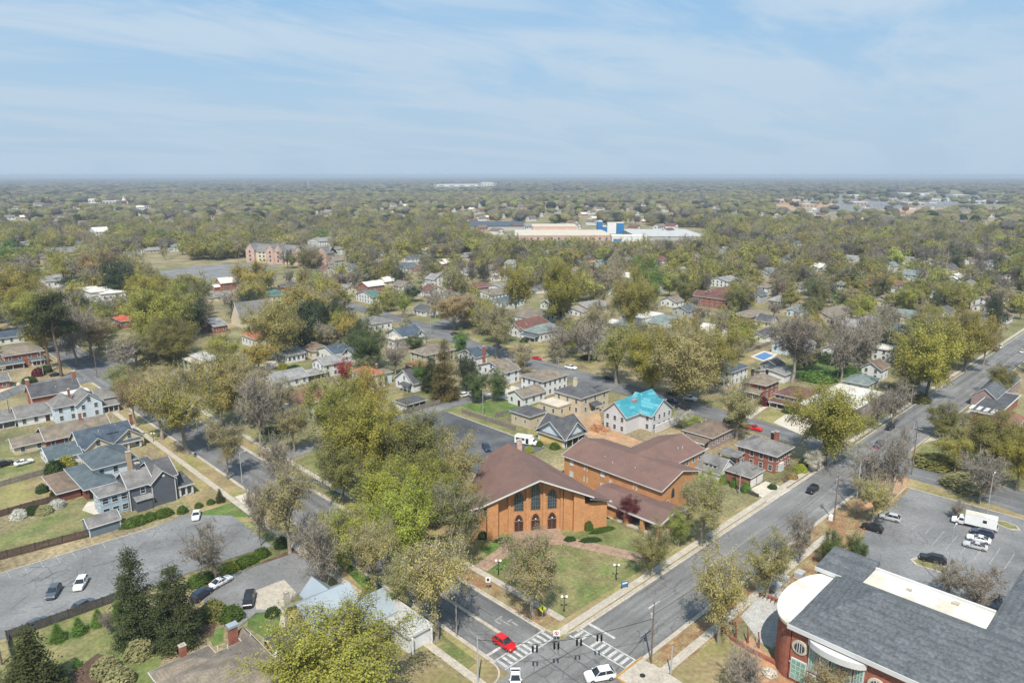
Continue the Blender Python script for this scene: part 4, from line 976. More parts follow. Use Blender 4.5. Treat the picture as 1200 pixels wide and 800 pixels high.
def sheets(e0, e1, r0, r1, nu, nv):
    """Overlapping underlay sheets laid on a roof slope: eave from e0 to e1, ridge from r0 to r1."""
    e0, e1, r0, r1 = map(Vector, (e0, e1, r0, r1)); n_ = (e1 - e0).cross(r0 - e0).normalized(); n_ = n_ if n_.z > 0 else -n_
    for j in range(nv):
        for i in range(nu):
            u0, u1 = max(0, (i + .5 * (j % 2) - .5 + .0) / nu), min(1, (i + .5 * (j % 2) + .5) / nu)
            if u1 - u0 < .02: continue
            P = []
            for uu, vv in ((u0 + .004, j / nv + .012), (u1 - .004, j / nv + .012), (u1 - .004, (j + 1) / nv), (u0 + .004, (j + 1) / nv)):
                P.append(e0.lerp(e1, uu).lerp(r0.lerp(r1, uu), vv) + n_ * (.045 + .03 * (1 - vv * nv % 1) + rnd.uniform(0, .02)))
            b = MB(); b.add(P, [(0, 1, 2, 3)]); o = b.build('roof_sheet', rnd.choice(SHM_), a.o)
            if o.data.polygons[0].normal.z < 0: o.data.flip_normals()
wa, da = c[1] - c[0], c[3] - c[2]
sheets((-.5, -.5, 5.7), (wa + .5, -.5, 5.7), (-.5, da / 2, 10.12), (wa + .5, da / 2, 10.12), 7, 6)
sheets((7.5, -5.0, 5.45), (7.5, 6.2, 5.45), (13.7, -5.0, 10.02), (13.7, 6.2, 10.02), 4, 6)
sheets((19.9, -5.0, 5.45), (19.9, 6.2, 5.45), (13.7, -5.0, 10.02), (13.7, 6.2, 10.02), 4, 6)
x, y = G(700, 503)
t = thing('site_debris', 'rusty orange heap of broken timber and roof trusses on the red clay', 'debris', (x, y, 0))
M_rust = mat('rusty_timber', (0.42, 0.16, 0.06), var=.3, fine=.2, rough=.9)
for k in range(34):
    a0 = R.uniform(0, 6.28); ln = R.uniform(1.2, 3.6); px_, py_ = R.gauss(0, 1.9), R.gauss(0, 1.5); z = R.uniform(.05, 1.3)
    MB().tube((px_, py_, z), (px_ + ln * math.cos(a0), py_ + ln * math.sin(a0), max(.05, z + R.uniform(-.6, .9))), .11, n=4).build('timber', M_rust, t)
# right of the building site
a = HB('brown_roof_house', 'mauve house with low brown hipped roof beside the street of parked cars', (835, 514), (799, 504), (863, 500), 3.8, 'hip', 2.2, 'mauve', 'brown', sp=2.6); c = a.c
a.porch(c[0] - 3.4, c[0], c[2] + .5, c[3] - 1.5, 2.7, 'brown', 4, face='x'); vents(a.o, [(6.4, 7.5, 5.4), (8.8, 7.4, 5.6)])
MB().slab([(2.2, 4.0, 4.88), (2.2, 3.4, 4.85), (4.0, 4.6, 5.62), (4.0, 5.2, 5.64)], .05).build('roof_sheet', MR['flatw'], a.o)
c = corner((844, 556), (818, 543), (857, 545), 2.8)
a = House('grey_dormer_garage', 'grey roofed garage with long white dormer between church wing and brick garage', 'garage', c[0], c[2]); a.block(c[0] + .3, c[0] + 8.6, c[2] + .3, c[3] - .3, 2.8, 'gy', 3.0, 'white', 'grey', ov=.35, win=''); a.dormer(c[0] + 1.2, (c[2] + c[3]) / 2 - .5, 3.4, 3.8, 'x', 2.2, 'grey', 'white', 1.1)
c = corner((880, 560.5), (849, 551), (898, 551), 3.2)
a = House('brick_garage', 'red brick garage with grey roof and two white garage doors facing the drive', 'garage', c[0], c[2]); a.block(c[0] + .4, c[1] - .4, c[2] + .4, c[3] - .4, 3.2, 'hip', 2.6, 'brick', 'grey', ov=.4, win=''); w_ = c[1] - c[0]
for k in range(2):
    dd = MB().box(.7 + k * (w_ / 2 - .3), w_ / 2 - .1 + k * (w_ / 2 - .3), .33, .42, .05, 2.4).build('garage_door', M_doorw, a.o)
    MB().box(.9 + k * (w_ / 2 - .3), w_ / 2 - .3 + k * (w_ / 2 - .3), .30, .33, .85, .9).box(.9 + k * (w_ / 2 - .3), w_ / 2 - .3 + k * (w_ / 2 - .3), .30, .33, 1.6, 1.65).build('door_rail', MW['grey'], dd)
a.dormer(c[0] + w_ * .55, c[2] + 1.4, 3.5, 2.2, 'y', 2.2, 'grey', 'white', 1.1)
a = HB('brick_corner_house', 'red brick two storey corner house with wide grey hipped roof and red chimney', (911, 535.6), (856, 524), (933, 524), 5.4, 'hip', 2.4, 'brick', 'grey', st=2, ov=.7, sp=2.4); c = a.c
a.chim(c[1] - .4, c[2] + 4.5, 0, 9.0, w=.8, d=1.2).chim(c[0] + 9, c[3] - 6, 6, 8.6, w=.9, d=.9, m=M_dark); MB().box(2.0, 4.2, -.7, 0, .1, 2.6).build('bay_window', M_trim, a.o); vents(a.o, [(6, 6, 7.2)])
MB().slab([(-4.6, 15.5, 3.4), (-4.6, 9.0, 3.4), (0, 9.0, 3.9), (0, 15.5, 3.9)], .2).box(-4.4, -4.1, 9.3, 15, 0, .1).build('carport_roof', MR['grey'], a.o)
for yy in (9.4, 15.1): MB().box(-4.4, -4.1, yy - .15, yy + .15, 0, 3.3).build('post', M_brick, a.o)
# far side of the street of parked cars
a = HB('brick_house', 'red brick two storey house with tan grey roof, white dormer and two dark chimneys', (898, 452.5), (869, 445.5), (921, 446), 5.6, 'hip', 2.6, 'brick', 'taupe', st=2, ov=.7); c = a.c
a.porch(c[0] - 3.2, c[0], c[2] + .5, c[3] - .5, 2.9, 'taupe', 4, face='x'); a.dormer(c[0] + 2.2, (c[2] + c[3]) / 2, 6.2, 3.0, 'x', 2.6, 'taupe', 'white', 1.1); a.chim(c[0] + 5, c[3] - 1, 5, 9.6, m=M_dark).chim(c[1] - 2, c[2] + 4, 5, 9.4, m=M_dark)
a = HB('brick_bungalow', 'red brick bungalow with maroon roof and white railed upper windows', (943, 469), (913, 458), (966, 461), 4.6, 'hip', 2.2, 'brick', 'maroon', st=1, zb=0, win='', ov=.5); c = a.c
for k in range(6): window(a.o, 'x', 0, .9 + k * (c[3] - c[2] - 1.8) / 5, 3.1, 1.3, 1.1)
for k in range(5): window(a.o, 'y', .9 + k * (c[1] - c[0] - 1.8) / 4, 0, 3.1, 1.3, 1.1)
a.porch(c[0] - 3.4, c[0], c[2] - .5, c[3] + .5, 2.5, 'maroon', 5, face='x', sl=.45)
a = HB('white_house', 'white two storey house with dark slate hipped roof below the flagpole like mast', (857.5, 437), (828, 429.5), (873.5, 428), 5.6, 'hip', 2.2, 'white', 'navy', st=2, ov=.6, sp=3.2); c = a.c; a.porch(c[0] - 3, c[0], c[2] + 1, c[3] - 1, 2.9, 'flatg', 4, face='x'); a.dormer(c[0] + 2.2, (c[2] + c[3]) / 2, 6.0, 2.4, 'x', 2.2, 'navy', 'white', .9)
a = HB('pool_house', 'open sided dark gabled pool pavilion by the swimming pool', (912, 430), (893, 424), (921, 426), 3.0, 'gx', 1.8, 'grey', 'char', win='x')
a = HB('white_garage', 'white flat fronted garage between pool pavilion and brick house', (920, 440), (890, 433), (928, 437), 3.4, 'gx', 1.0, 'white', 'lgrey', win='')
c = corner((1013, 473), (953, 474), (1032, 460), 4.6)
c = (G(952, 476, 4.6)[0], G(1030, 459, 4.6)[0], G(1013, 474, 4.6)[1], G(952, 476, 4.6)[1])
a = House('flat_roof_shop', 'low brick shop with broad white flat roof behind the big corner oak', 'shop', min(c[0], c[1] - 14), c[2]); a.block(min(c[0], c[1] - 14), c[1], c[2], max(c[3], c[2] + 16), 4.4, 'flat', 0, 'mauve', 'flatw', win='xy', ov=.2, sp=4)
a = HB('white_house', 'white house with grey green hipped roof behind the flat white shop roof', (1017, 452), (986, 446), (1032, 444), 3.3, 'hip', 2.0, 'white', 'teal', ov=.5)
a = HB('white_house', 'white two storey house with dark brown roof behind the grey green roof', (1033, 434), (1009, 429), (1045, 429), 4.8, 'gx', 2.4, 'white', 'brown', st=2)
a = HB('flat_white_house', 'white house with bright flat white roof left of the huge yellow oak', (1042, 411), (1022, 407), (1051, 406), 5.2, 'flat', 0, 'white', 'flatw', st=2, ov=.4)
a = HB('white_house', 'white house with pale mint roof behind the tall grey trees right of the pool', (940, 408), (908, 400), (955, 401), 4.6, 'gx', 2.6, 'mint', 'lgrey', st=1)
a = HB('white_cottage', 'small white cottage behind bare trees, between the pool house and flat white roof', (985, 412), (963, 407), (995, 407), 3.6, 'gx', 2.0, 'white', 'lgrey')
a = HB('tan_house', 'pale block with large tan grey roof near the bare woodland at right', (975, 372), (952, 366), (992, 362), 5.0, 'gx', 2.4, 'beige', 'taupe')
a = HB('brick_apartments', 'long red brick apartment house with maroon roof and white gable', (851, 351), (818, 344.5), (860, 350), 6.5, 'gy', 3.0, 'brick', 'maroon', st=2, sp=3.5); c = a.c
a.block(c[0] + 4, c[1] + 19, c[3] - 14, c[3] - 3, 7.0, 'gx', 3.4, 'brick', 'maroon', win='xy', st=2)
a.dormer(c[0] + 1.2, c[3] - 8, 7.2, 2.4, 'x', 2, 'maroon', 'white', 1.2).dormer(c[0] + 1.2, c[3] - 18, 7.2, 2.4, 'x', 2, 'maroon', 'white', 1.2).dormer(c[0] + 10, c[3] - 12.8, 7.6, 2.4, 'y', 2, 'maroon', 'white', 1.2)
MB().add([(.4, -.62, 6.7), (c[1] - c[0] - .4, -.62, 6.7), ((c[1] - c[0]) / 2, -.62, 9.4)], [(0, 1, 2)]).build('gable_board', M_trim, a.o)
a = HB('low_brick_building', 'low brick building with tan hipped roof in front of the red apartments', (880, 372), (861, 367), (893, 366), 3.6, 'hip', 2.2, 'brick', 'taupe')
a = HB('white_roof_building', 'white building with bright box shaped upper storey and grey lower roofs', (752, 374), (734, 368), (766, 366), 6.4, 'flat', 0, 'white', 'flatw', ov=.2, win=''); c = a.c
a.block(c[0] + 6, c[0] + 26, c[2] - 8, c[2] + 6, 4.0, 'hip', 2.4, 'white', 'teal', win='xy').block(c[0] - 10, c[0] - .3, c[2] + 2, c[3] + 5, 3.4, 'flat', 0, 'white', 'flatw', win='x')
a = HB('white_gabled_house', 'white house with twin grey gables in front of the bright white box roof', (776, 391), (757, 386), (790, 386), 4.4, 'gx', 2.6, 'white', 'lgrey'); c = a.c
a.block(c[0] - 2, c[0] + 5, c[2] + 1, c[2] + 6, 4.2, 'gx', 2.2, 'white', 'lgrey', win='xg')
a = HB('white_brown_cottage', 'small cottage with brown roof and white wall behind the bright white box roof', (792, 354), (779, 350), (797, 351), 3.6, 'gx', 2.4, 'white', 'taupe')
a = HB('white_house', 'white row house with pale roof in trees behind the brick apartments', (853, 330), (824, 328), (860, 326), 4.8, 'gx', 2.0, 'white', 'lgrey', st=2)
# centre, beyond the back street
a = HB('tan_roof_house', 'wide house with pale tan hipped roof in the middle distance', (620, 373), (590, 365), (641, 365), 4.6, 'hip', 3.0, 'white', 'taupe', st=1)
a = HB('mauve_roof_house', 'house with mauve brown roof and white gables below the tan roof', (613, 386), (592, 379), (632, 376), 4.4, 'gx', 2.8, 'white', 'maroon'); c = a.c
a.block(c[0] - 1.4, c[0] + 5, c[2] + 1, c[2] + 7, 4.2, 'gx', 2.4, 'white', 'maroon', win='xg')
a = HB('pale_blue_roof_house', 'white porched house with pale blue grey roof facing the back street', (632, 391), (617, 386), (652, 382), 4.6, 'hip', 2.8, 'white', 'teal'); c = a.c; a.porch(c[0] - 3.2, c[0], c[2], c[3], 2.9, 'slate', 4, face='x')
a = HB('slate_roof_house', 'house with slate blue hipped roof behind the tan roof house', (592, 355), (582, 350), (609, 350), 3.6, 'hip', 2.4, 'bluew', 'slate')
a = HB('maroon_house', 'low house with maroon roof in grey trees left of the white garage', (556, 338), (544, 334), (569, 332), 3.4, 'hip', 2.6, 'brick', 'maroon')
a = HB('white_garage', 'white building with pale tan roof right of the maroon roof', (590, 338), (574, 334), (603, 332), 3.8, 'gx', 1.6, 'white', 'lgrey')
a = HB('tan_cottage', 'cottage with taupe roof in front of the maroon roofed house', (576, 346), (557, 341), (588, 341), 3.2, 'gx', 1.6, 'white', 'taupe')
a = HB('grey_roof_house', 'white house with layered pale grey roofs behind bare pink trees', (690, 362), (668, 357), (703, 355), 4.6, 'gx', 2.4, 'beige', 'lgrey'); c = a.c; a.block(c[0] - 4, c[0], c[2] + 1, c[3] - 1, 3.0, 'gx', 1.2, 'white', 'lgrey', win='x')
a = HB('grey_house', 'grey porched house half hidden by bare trees beside the back street', (700, 405), (675, 398), (718, 397), 5.2, 'hip', 3.0, 'grey', 'grey', st=2)
# left middle distance
a = HB('orange_roof_house', 'white house with orange tiled roof above the walled drive', (298, 398), (282, 392), (313, 393), 4.6, 'hip', 2.4, 'white', 'terra')
a = HB('white_wall_house', 'white garage wall with row of small windows left of the brown pyramid roof', (336, 417), (323, 408), (357, 412), 3.6, 'gx', 1.4, 'white', 'lgrey', sp=1.8)
a = HB('brick_house', 'brick house with grey roof and white fascia below the cream spired gable', (250, 383), (232, 375), (264, 379), 3.8, 'gx', 1.8, 'brick', 'lgrey')
a = HB('cream_gable_church', 'cream chapel with steep triangular gable and grey roof', (282, 376), (268, 372), (312, 366), 4.0, 'gx', 9.0, 'cream', 'grey', cat='chapel', win='')
a = HB('columned_house', 'white columned house hidden in the olive trees at left', (238, 424), (222, 416), (252, 418), 6.0, 'flat', 0, 'cream', 'flatg', st=2); c = a.c; a.porch(c[0] - 3, c[0], c[2], c[3], 5.4, 'cream', 4, face='x', sl=.1, post=.6)
a = HB('white_roofed_house', 'rambling white house with broken white roofs in the left trees', (118, 345), (90, 340), (137, 338), 5.0, 'hip', 1.6, 'white', 'flatw'); c = a.c; a.block(c[0] - 5, c[0] + 5, c[2] + 4, c[3] + 3, 6.0, 'flat', 0, 'white', 'flatw', win='x')
a = HB('red_roof_house', 'house with bright red roof among olive trees at left', (141, 377), (127, 373), (153, 371), 4.0, 'hip', 1.6, 'brick', 'red')
a = HB('white_barn', 'white gabled barn like house in the trees near the left edge', (53, 330), (41, 326), (66, 324), 5.2, 'gx', 2.4, 'white', 'lgrey')
a = HB('white_tall_house', 'white house with steep white gable far off in the left trees', (112, 272), (105, 270), (119, 269), 8.0, 'gx', 5.0, 'white', 'flatw', st=2)
a = HB('red_roof_house', 'distant house with red roof at left beyond the white gable', (166, 265), (158, 263), (176, 262), 5.0, 'hip', 3.0, 'brick', 'red')
a = HB('brick_row_house', 'brick row house with grey roof in the trees at far left', (58, 297), (35, 293), (78, 290), 6.0, 'gx', 3.0, 'brickp', 'grey', st=2)
a = HB('brick_house', 'orange brick house front showing between left woodland trees', (48, 303), (36, 300), (55, 299), 6, 'hip', 2, 'brickp', 'taupe', st=2)
a = HB('green_roof_house', 'house with teal green roof behind the big left oak', (318, 347), (310, 343), (333, 342), 4.0, 'hip', 2.6, 'cream', 'green')
a = HB('white_house', 'white house with green roof beside the light green tree in the centre left', (436, 348), (422, 343), (444, 345), 5.0, 'gx', 2.6, 'white', 'green', st=2)
a = HB('brick_house', 'white and brick house just above the green roofed white house', (431, 336), (422, 333), (444, 332), 4.6, 'gx', 2.4, 'brick', 'flatw')
a = HB('grey_house', 'grey roofed house behind the big magnolia', (437, 380), (414, 376), (448, 373), 4.4, 'hip', 2.6, 'white', 'grey')
a = HB('slate_cottage', 'slate roofed cottage hidden in the trees right of the apartment block', (472, 314), (464, 311), (480, 310), 4.0, 'gx', 2.6, 'white', 'slate')
a = HB('white_house', 'white house above the apartment block, right of its end gable', (374, 283), (362, 281), (381, 280), 6.0, 'gx', 3.0, 'white', 'lgrey', st=2)
# apartment block
c = corner((330, 313), (289, 302), (383, 302), 0)
x0 = G(289, 306)[0]
fr = [G(289, 304), G(383, 312)]
ap = House('apartment_block', 'long pink brick apartment block with many gables and grey roofs', 'apartments', *G(336, 314))
ap.o.rotation_euler = (0, 0, math.atan2(G(383, 311)[1] - G(291, 306)[1], G(383, 311)[0] - G(291, 306)[0])); ln = math.hypot(G(383, 311)[0] - G(291, 306)[0], G(383, 311)[1] - G(291, 306)[1])
ap.o.location = (*G(291, 307), 0)
MB().box(0, ln, 0, 16, 0, 11).build('wall', MW['cream'], ap.o); roof_gable(ap.o, 0, ln, 0, 16, 11, 'x', 6, .6, MR['grey'])
for q in (.0, .26, .36, .62, .9):
    X = q * ln; gwalls(ap.o, X, X + ln * .11, -2.5, 9, 12.5, 'y', 5.5, MW['brickp']); roof_gable(ap.o, X, X + ln * .11, -2.5, 9, 12.5, 'y', 5.5, .4, MR['grey'])
    for k in range(3): window(ap.o, 'y', X + ln * .055, -2.5, 1.8 + 3.8 * k, 2.2, 2.2)
for q in (.16, .21, .50, .56, .77, .83):
    for k in range(3): window(ap.o, 'y', q * ln, 0, 1.8 + 3.5 * k, 2.0, 2.0)
BUILT.append((ap.o.location.x - 5, ap.o.location.x + ln, ap.o.location.y - 60, ap.o.location.y + 30))
# high school with blue towers
x, y = G(664, 279)
hs = House('school_complex', 'far flat roofed brick school with white roofs and bright blue towers', 'school', *G(600, 280))
M_bluep = mat('panel_bright_blue', (0.02, 0.15, 0.36), var=.06, fine=.04, rough=.5)
def hblock(u0, u1, v, h, dpt, wall, rm, name='wall'):
    X0, Y0 = G(u0, v); X1, Y1 = G(u1, v); o = hs.o.location; ang = math.atan2(Y1 - Y0, X1 - X0)
    L2 = math.hypot(X1 - X0, Y1 - Y0); d = Vector((math.cos(ang), math.sin(ang))); n = Vector((-d.y, d.x))
    P = [(X0 - o.x, Y0 - o.y), (X0 - o.x + d.x * L2, Y0 - o.y + d.y * L2), (X0 - o.x + d.x * L2 + n.x * dpt, Y0 - o.y + d.y * L2 + n.y * dpt), (X0 - o.x + n.x * dpt, Y0 - o.y + n.y * dpt)]
    MB().prism(P, 0, h).build(name, wall, hs.o); c0 = Vector((sum(p[0] for p in P) / 4, sum(p[1] for p in P) / 4))
    MB().prism([(c0.x + (p[0] - c0.x) * 1.01, c0.y + (p[1] - c0.y) * 1.01) for p in P], h, h + .8).build('roof', rm, hs.o)
hblock(604, 716, 282, 6, 95, MW['brickp'], MR['cream']); hblock(624, 676, 275, 11, 50, MW['brickp'], MR['cream'])
hblock(548, 614, 270, 6, 110, MW['grey'], MR['navy']); hblock(700, 706, 274, 17, 14, M_bluep, MR['flatw'], 'tower'); hblock(706.5, 711, 276, 12, 12, M_bluep, MR['flatw'], 'tower'); hblock(711.5, 722, 274, 15, 12, MW['white'], MR['flatw'], 'tower'); hblock(722.5, 731, 274, 15, 14, M_bluep, MR['flatw'], 'tower')
hblock(717, 758, 283, 6, 26, MW['white'], MR['flatw']); hblock(719, 728, 284, 4, 2, M_bluep, MR['flatg'], 'canopy'); hblock(746, 828, 282, 5, 120, MW['grey'], MR['flatg'])
for k in range(14):
    u = 606 + k * 8; x, y = G(u, 282.2); window(hs.o, 'y', x - hs.x, y - hs.y - 1.0, 1.6, 4, 2.4)
# big sheds towards the horizon, shopping strips at right
far = [(914, 938, 238, 9, 'brickp', 'flatw', 'far shopping strip with white roof left of the car park'), (940, 958, 243, 7, 'tan', 'flatg', 'grey roofed store beside the far car park'), (996, 1020, 232, 9, 'white', 'flatw', 'distant white store behind the far car park'), (1030, 1052, 236, 8, 'tan', 'flatw', 'far tan store in the right hand shopping area'),
       (1056, 1090, 229, 9, 'white', 'flatg', 'long grey far store left of the tall pines'), (1118, 1136, 232, 10, 'white', 'flatw', 'distant white warehouse near the right edge'), (1140, 1172, 239, 8, 'grey', 'flatw', 'low far white roof near the right edge'), (1092, 1112, 236, 8, 'white', 'flatw', 'small distant white store between grey and white warehouses'),
       (416, 448, 205.9, 14, 'white', 'flatw', 'long white warehouse on the horizon'), (512, 560, 218.5, 14, 'white', 'flatw', 'bright white factory roofs far off, left part'), (564, 578, 217.5, 24, 'white', 'flatw', 'taller white factory block far off, beside the mast'), (104, 118, 238, 12, 'white', 'flatw', 'white block far off at left beyond the woods'), (86, 100, 237, 8, 'white', 'flatg', 'low white far building at left'), (120, 136, 239, 8, 'grey', 'flatw', 'long low far white roof at left'), (36, 52, 238.5, 8, 'white', 'flatw', 'far white roofs near the left edge'), (80, 98, 214, 14, 'white', 'flatw', 'very distant white building at upper left'), (1040, 1068, 212, 14, 'white', 'flatw', 'very distant white roofs at upper right'), (1000, 1016, 240, 7, 'brickp', 'flatw', 'far pinkish store in the right car park'), (1064, 1084, 241, 7, 'tan', 'flatw', 'far tan and white store nearest the orange clay'), (718, 730, 238, 8, 'white', 'flatw', 'small far white building beyond the blue towers'), (1094, 1108, 222, 10, 'white', 'flatw', 'white far store on the rise at right'), (1140, 1164, 222, 10, 'white', 'flatg', 'grey white far warehouse at right edge')]
for u0, u1, v, h, wl, rm, lab in far:
    X0, Y0 = G(u0, v); X1, Y1 = G(u1, v); L2 = math.hypot(X1 - X0, Y1 - Y0)
    t = thing('far_store', lab, 'building', (X0, Y0, 0), math.atan2(Y1 - Y0, X1 - X0), 'large far off buildings'); D_ = min(120, L2 * .9)
    MB().box(0, L2, 0, D_, 0, h).build('wall', MW[wl], t); MB().box(-.5, L2 + .5, -.5, D_ + .5, h, h + 1).build('roof', MR[rm], t)
    for k in range(4): MB().box(L2 * (k + .2) / 4, L2 * (k + .7) / 4, -.12, .02, h * .2, h * .6).build('window', M_glass, t)
    BUILT.append((min(X0, X1) - 20, max(X0, X1) + 20, min(Y0, Y1) - 20, max(Y0, Y1) + 60))
x, y = G(361, 222)
t = thing('radio_mast', 'pale lattice radio mast rising above the woods at left', 'mast', (x, y, 0)); b = MB()
for sx, sy in ((-3, -3), (3, -3), (0, 4)): b.tube((sx, sy, 0), (sx * .12, sy * .12, 72), .55, .25, 4)
b.build('leg', M_trim, t); b = MB()
for k in range(14):
    q = 1 - .88 * k / 14; q2 = 1 - .88 * (k + 1) / 14; z0, z1 = 72 * k / 14, 72 * (k + 1) / 14
    b.tube((-3 * q, -3 * q, z0), (3 * q2, -3 * q2, z1), .25, n=3).tube((3 * q, -3 * q, z0), (0, 4 * q2, z1), .25, n=3).tube((0, 4 * q, z0), (-3 * q2, -3 * q2, z1), .25, n=3)
b.build('bracing', M_trim, t)
x, y = G(577, 219); t = thing('radio_mast', 'thin far mast beside the white factory', 'mast', (x, y, 0)); MB().tube((0, 0, 0), (0, 0, 60), 1.2, .5, 5).build('shaft', M_trim, t); MB().tube((0, 0, 60), (0, 0, 66), .4, .3, 4).build('antenna', M_trim, t)
x, y = G(662, 209); t = thing('water_tower', 'distant white water tower just under the horizon', 'water tower', (x, y, 0)); MB().ball((0, 0, 48), 30, 12, 6, .35).build('tank', M_trim, t); MB().tube((0, 0, 0), (0, 0, 42), 5, 4, 8).build('column', M_trim, t)
x, y = G(146, 243); t = thing('church_steeple', 'far brown church tower with short pale steeple above the left woods', 'steeple', (x, y, 0)); MB().box(-5, 5, -5, 5, 0, 17).build('tower', MW['brickd'], t); MB().add([(-4, -4, 17), (4, -4, 17), (4, 4, 17), (-4, 4, 17), (0, 0, 29)], [(0, 1, 4), (1, 2, 4), (2, 3, 4), (3, 0, 4)]).build('spire', MR['flatw'], t)
# trampled ground and cars of the far shopping area
ppatch('far_car_park', M_asph2, (912, 246), (940, 234), (1010, 229), (1110, 226), (1176, 231), (1172, 240), (1090, 242), (990, 249))
ppatch('far_clay', M_clay, (905, 240), (960, 236), (985, 240), (930, 247)); ppatch('far_clay', M_clay, (1030, 246), (1070, 243), (1112, 245), (1100, 250), (1040, 250))
cb = MB()
for _ in range(420):
    u = rnd.uniform(930, 1165); v = rnd.uniform(231, 245); x, y = G(u, v); w = rnd.uniform(1.8, 2.4); l = rnd.uniform(4.4, 6.0)
    if not (1010 < u < 1110) and rnd.random() < .4: continue
    cb.box(x, x + l, y, y + w, .3, 1.5).box(x + l * .25, x + l * .8, y + .2, y + w - .2, 1.5, 2.1)
o = cb.build('far_vehicles', mat('far_car_paint', (.35, .36, .38), var=.8, scale=.12, fine=.5, fscale=.3)); o['kind'] = 'stuff'; o['label'] = 'rows of far parked cars before the shopping strip'
# pool
x0, y0 = G(893, 421); t = patch('pool_water', mat('pool_water', (0.02, 0.14, 0.36), var=.08, fine=.05, rough=.08, spec=.6), px_poly([(884, 418), (896, 413), (906, 416.5), (895, 422)]), .18)
# right edge building
a = HB('dark_roof_building', 'large charcoal roofed building with white skylights at the right edge', (1168, 468), (1156, 463), (1215, 446), 4.0, 'gx', 3.0, 'mauve', 'school', ov=.3, win=''); c = a.c
a = HB('dark_flat_building', 'low building with dark flat roof and bright skylights at the right edge', (1170, 488), (1158, 482), (1230, 470), 3.6, 'flat', 0, 'brick', 'char', win=''); c = a.c
for k in range(4): MB().box(1.0 + k * .2, 6.0 + k * .2, 1.0 + 2.2 * k, 2.2 + 2.2 * k, 3.9, 4.05).build('skylight', M_trim, a.o)
a = HB('brick_house', 'red brick building cut off by the right edge behind olive trees', (1186, 507), (1170, 500), (1240, 497), 4.4, 'hip', 2.4, 'brick', 'rust', win='xy')
# ---------------------------------------------------------------- plainer houses glimpsed between the trees further out
UNL = []                                       # things whose label is written from what stands near them
rk = random.Random(77)
def far_house(u, v, wall, rm, two, wname, rname):
    x, y = G(u, v); w = rk.uniform(9, 14); d = rk.uniform(8, 11)
    for a, b, c, e in BUILT:
        if a - 4 < x + w and x < b + 4 and c - 4 < y + d and y < e + 4: return
    t = House('house', None, 'house', x, y); h = 5.4 if two else 3.2
    t.block(x, x + w, y, y + d, h, rk.choice(['gx', 'gy', 'hip', 'gx']), rk.uniform(2.2, 3.4), wall, rm, ov=.5, win='xyg', sp=3.6)
    if rk.random() < .5: t.block(x - 4.5, x - .1, y + 1, y + d - 2, 2.8, 'gx', 1.4, wall, rm, ov=.4, win='x')
    if rk.random() < .5: t.chim(x + w * .6, y + d * .5, h, h + 4.2, w=.8, d=.8)
    UNL.append((t.o, ('two storey ' if two else '') + wname + ' house with ' + rname + ' roof', x + w / 2, y + d / 2, u, v))
WALLS = [('white', 'white')] * 5 + [('cream', 'cream'), ('brick', 'red brick'), ('beige', 'beige'), ('mint', 'pale mint'), ('grey', 'grey')]
ROOFS = [('lgrey', 'pale grey'), ('grey', 'grey'), ('taupe', 'taupe'), ('flatw', 'white'), ('brown', 'brown'), ('char', 'charcoal'), ('teal', 'grey green'), ('maroon', 'maroon'), ('lgrey', 'pale grey'), ('slate', 'slate')]
FH = [(500, 372), (640, 402), (730, 402), (650, 362), (715, 372), (735, 360), (805, 372), (815, 362), (800, 400), (820, 412), (770, 345), (660, 340), (585, 330), (545, 322), (520, 312), (480, 305), (440, 312), (890, 355), (905, 400), (1020, 385), (1000, 395), (940, 372), (1055, 395), (1115, 395), (1160, 365), (1180, 380), (180, 350), (160, 345), (75, 345), (215, 350), (262, 340), (380, 325), (395, 312), (455, 335), (505, 335), (735, 330), (690, 332), (760, 330), (870, 335), (920, 360), (990, 345), (1040, 358), (1090, 328), (200, 282), (160, 275), (90, 290), (10, 300), (240, 280), (420, 265), (330, 270), (88, 302), (150, 300), (176, 296), (204, 296), (222, 293), (196, 262), (250, 262), (280, 285), (398, 296), (412, 318), (410, 280), (450, 300), (485, 322), (500, 300), (512, 285), (455, 262), (352, 262), (300, 262), (545, 304), (570, 318), (600, 318), (672, 322), (690, 305), (705, 318), (640, 300), (738, 312), (780, 312), (800, 325), (815, 308), (850, 300), (880, 318), (905, 325), (925, 308), (940, 340), (960, 318), (1005, 312), (1020, 345), (1045, 318), (1066, 308), (1075, 330), (1090, 310), (1115, 318), (1125, 330), (1140, 312), (1165, 318), (1180, 308), (1186, 335), (1190, 358), (1060, 345), (1095, 350), (1140, 345), (1155, 385), (900, 345), (880, 385), (30, 288), (75, 278), (20, 345), (5, 365), (255, 355), (340, 340), (400, 345), (415, 355), (520, 330), (525, 352), (506, 345), (545, 360), (395, 325), (640, 345), (725, 345), (720, 385), (838, 400), (860, 392), (905, 385), (930, 395), (1075, 378), (1110, 372), (1080, 400), (720, 265), (760, 262), (800, 258), (850, 262), (880, 270), (940, 290), (980, 268), (1010, 282), (1050, 275), (1100, 283), (1150, 295), (730, 248), (780, 250), (690, 245), (600, 245), (560, 250), (500, 262), (130, 285), (110, 262), (60, 262), (1130, 262), (1080, 262), (650, 252), (820, 240), (470, 345), (350, 300)]
FARB = {}
for u, v in FH:
    nb0 = len(BUILT)
    w_ = rk.choice(WALLS); r_ = rk.choice(ROOFS); far_house(u + rk.uniform(-4, 4), v + rk.uniform(-2, 2), w_[0], r_[0], rk.random() < .45, w_[1], r_[1])
    for q in range(nb0, len(BUILT)): FARB[q] = .62 if v > 285 else .9

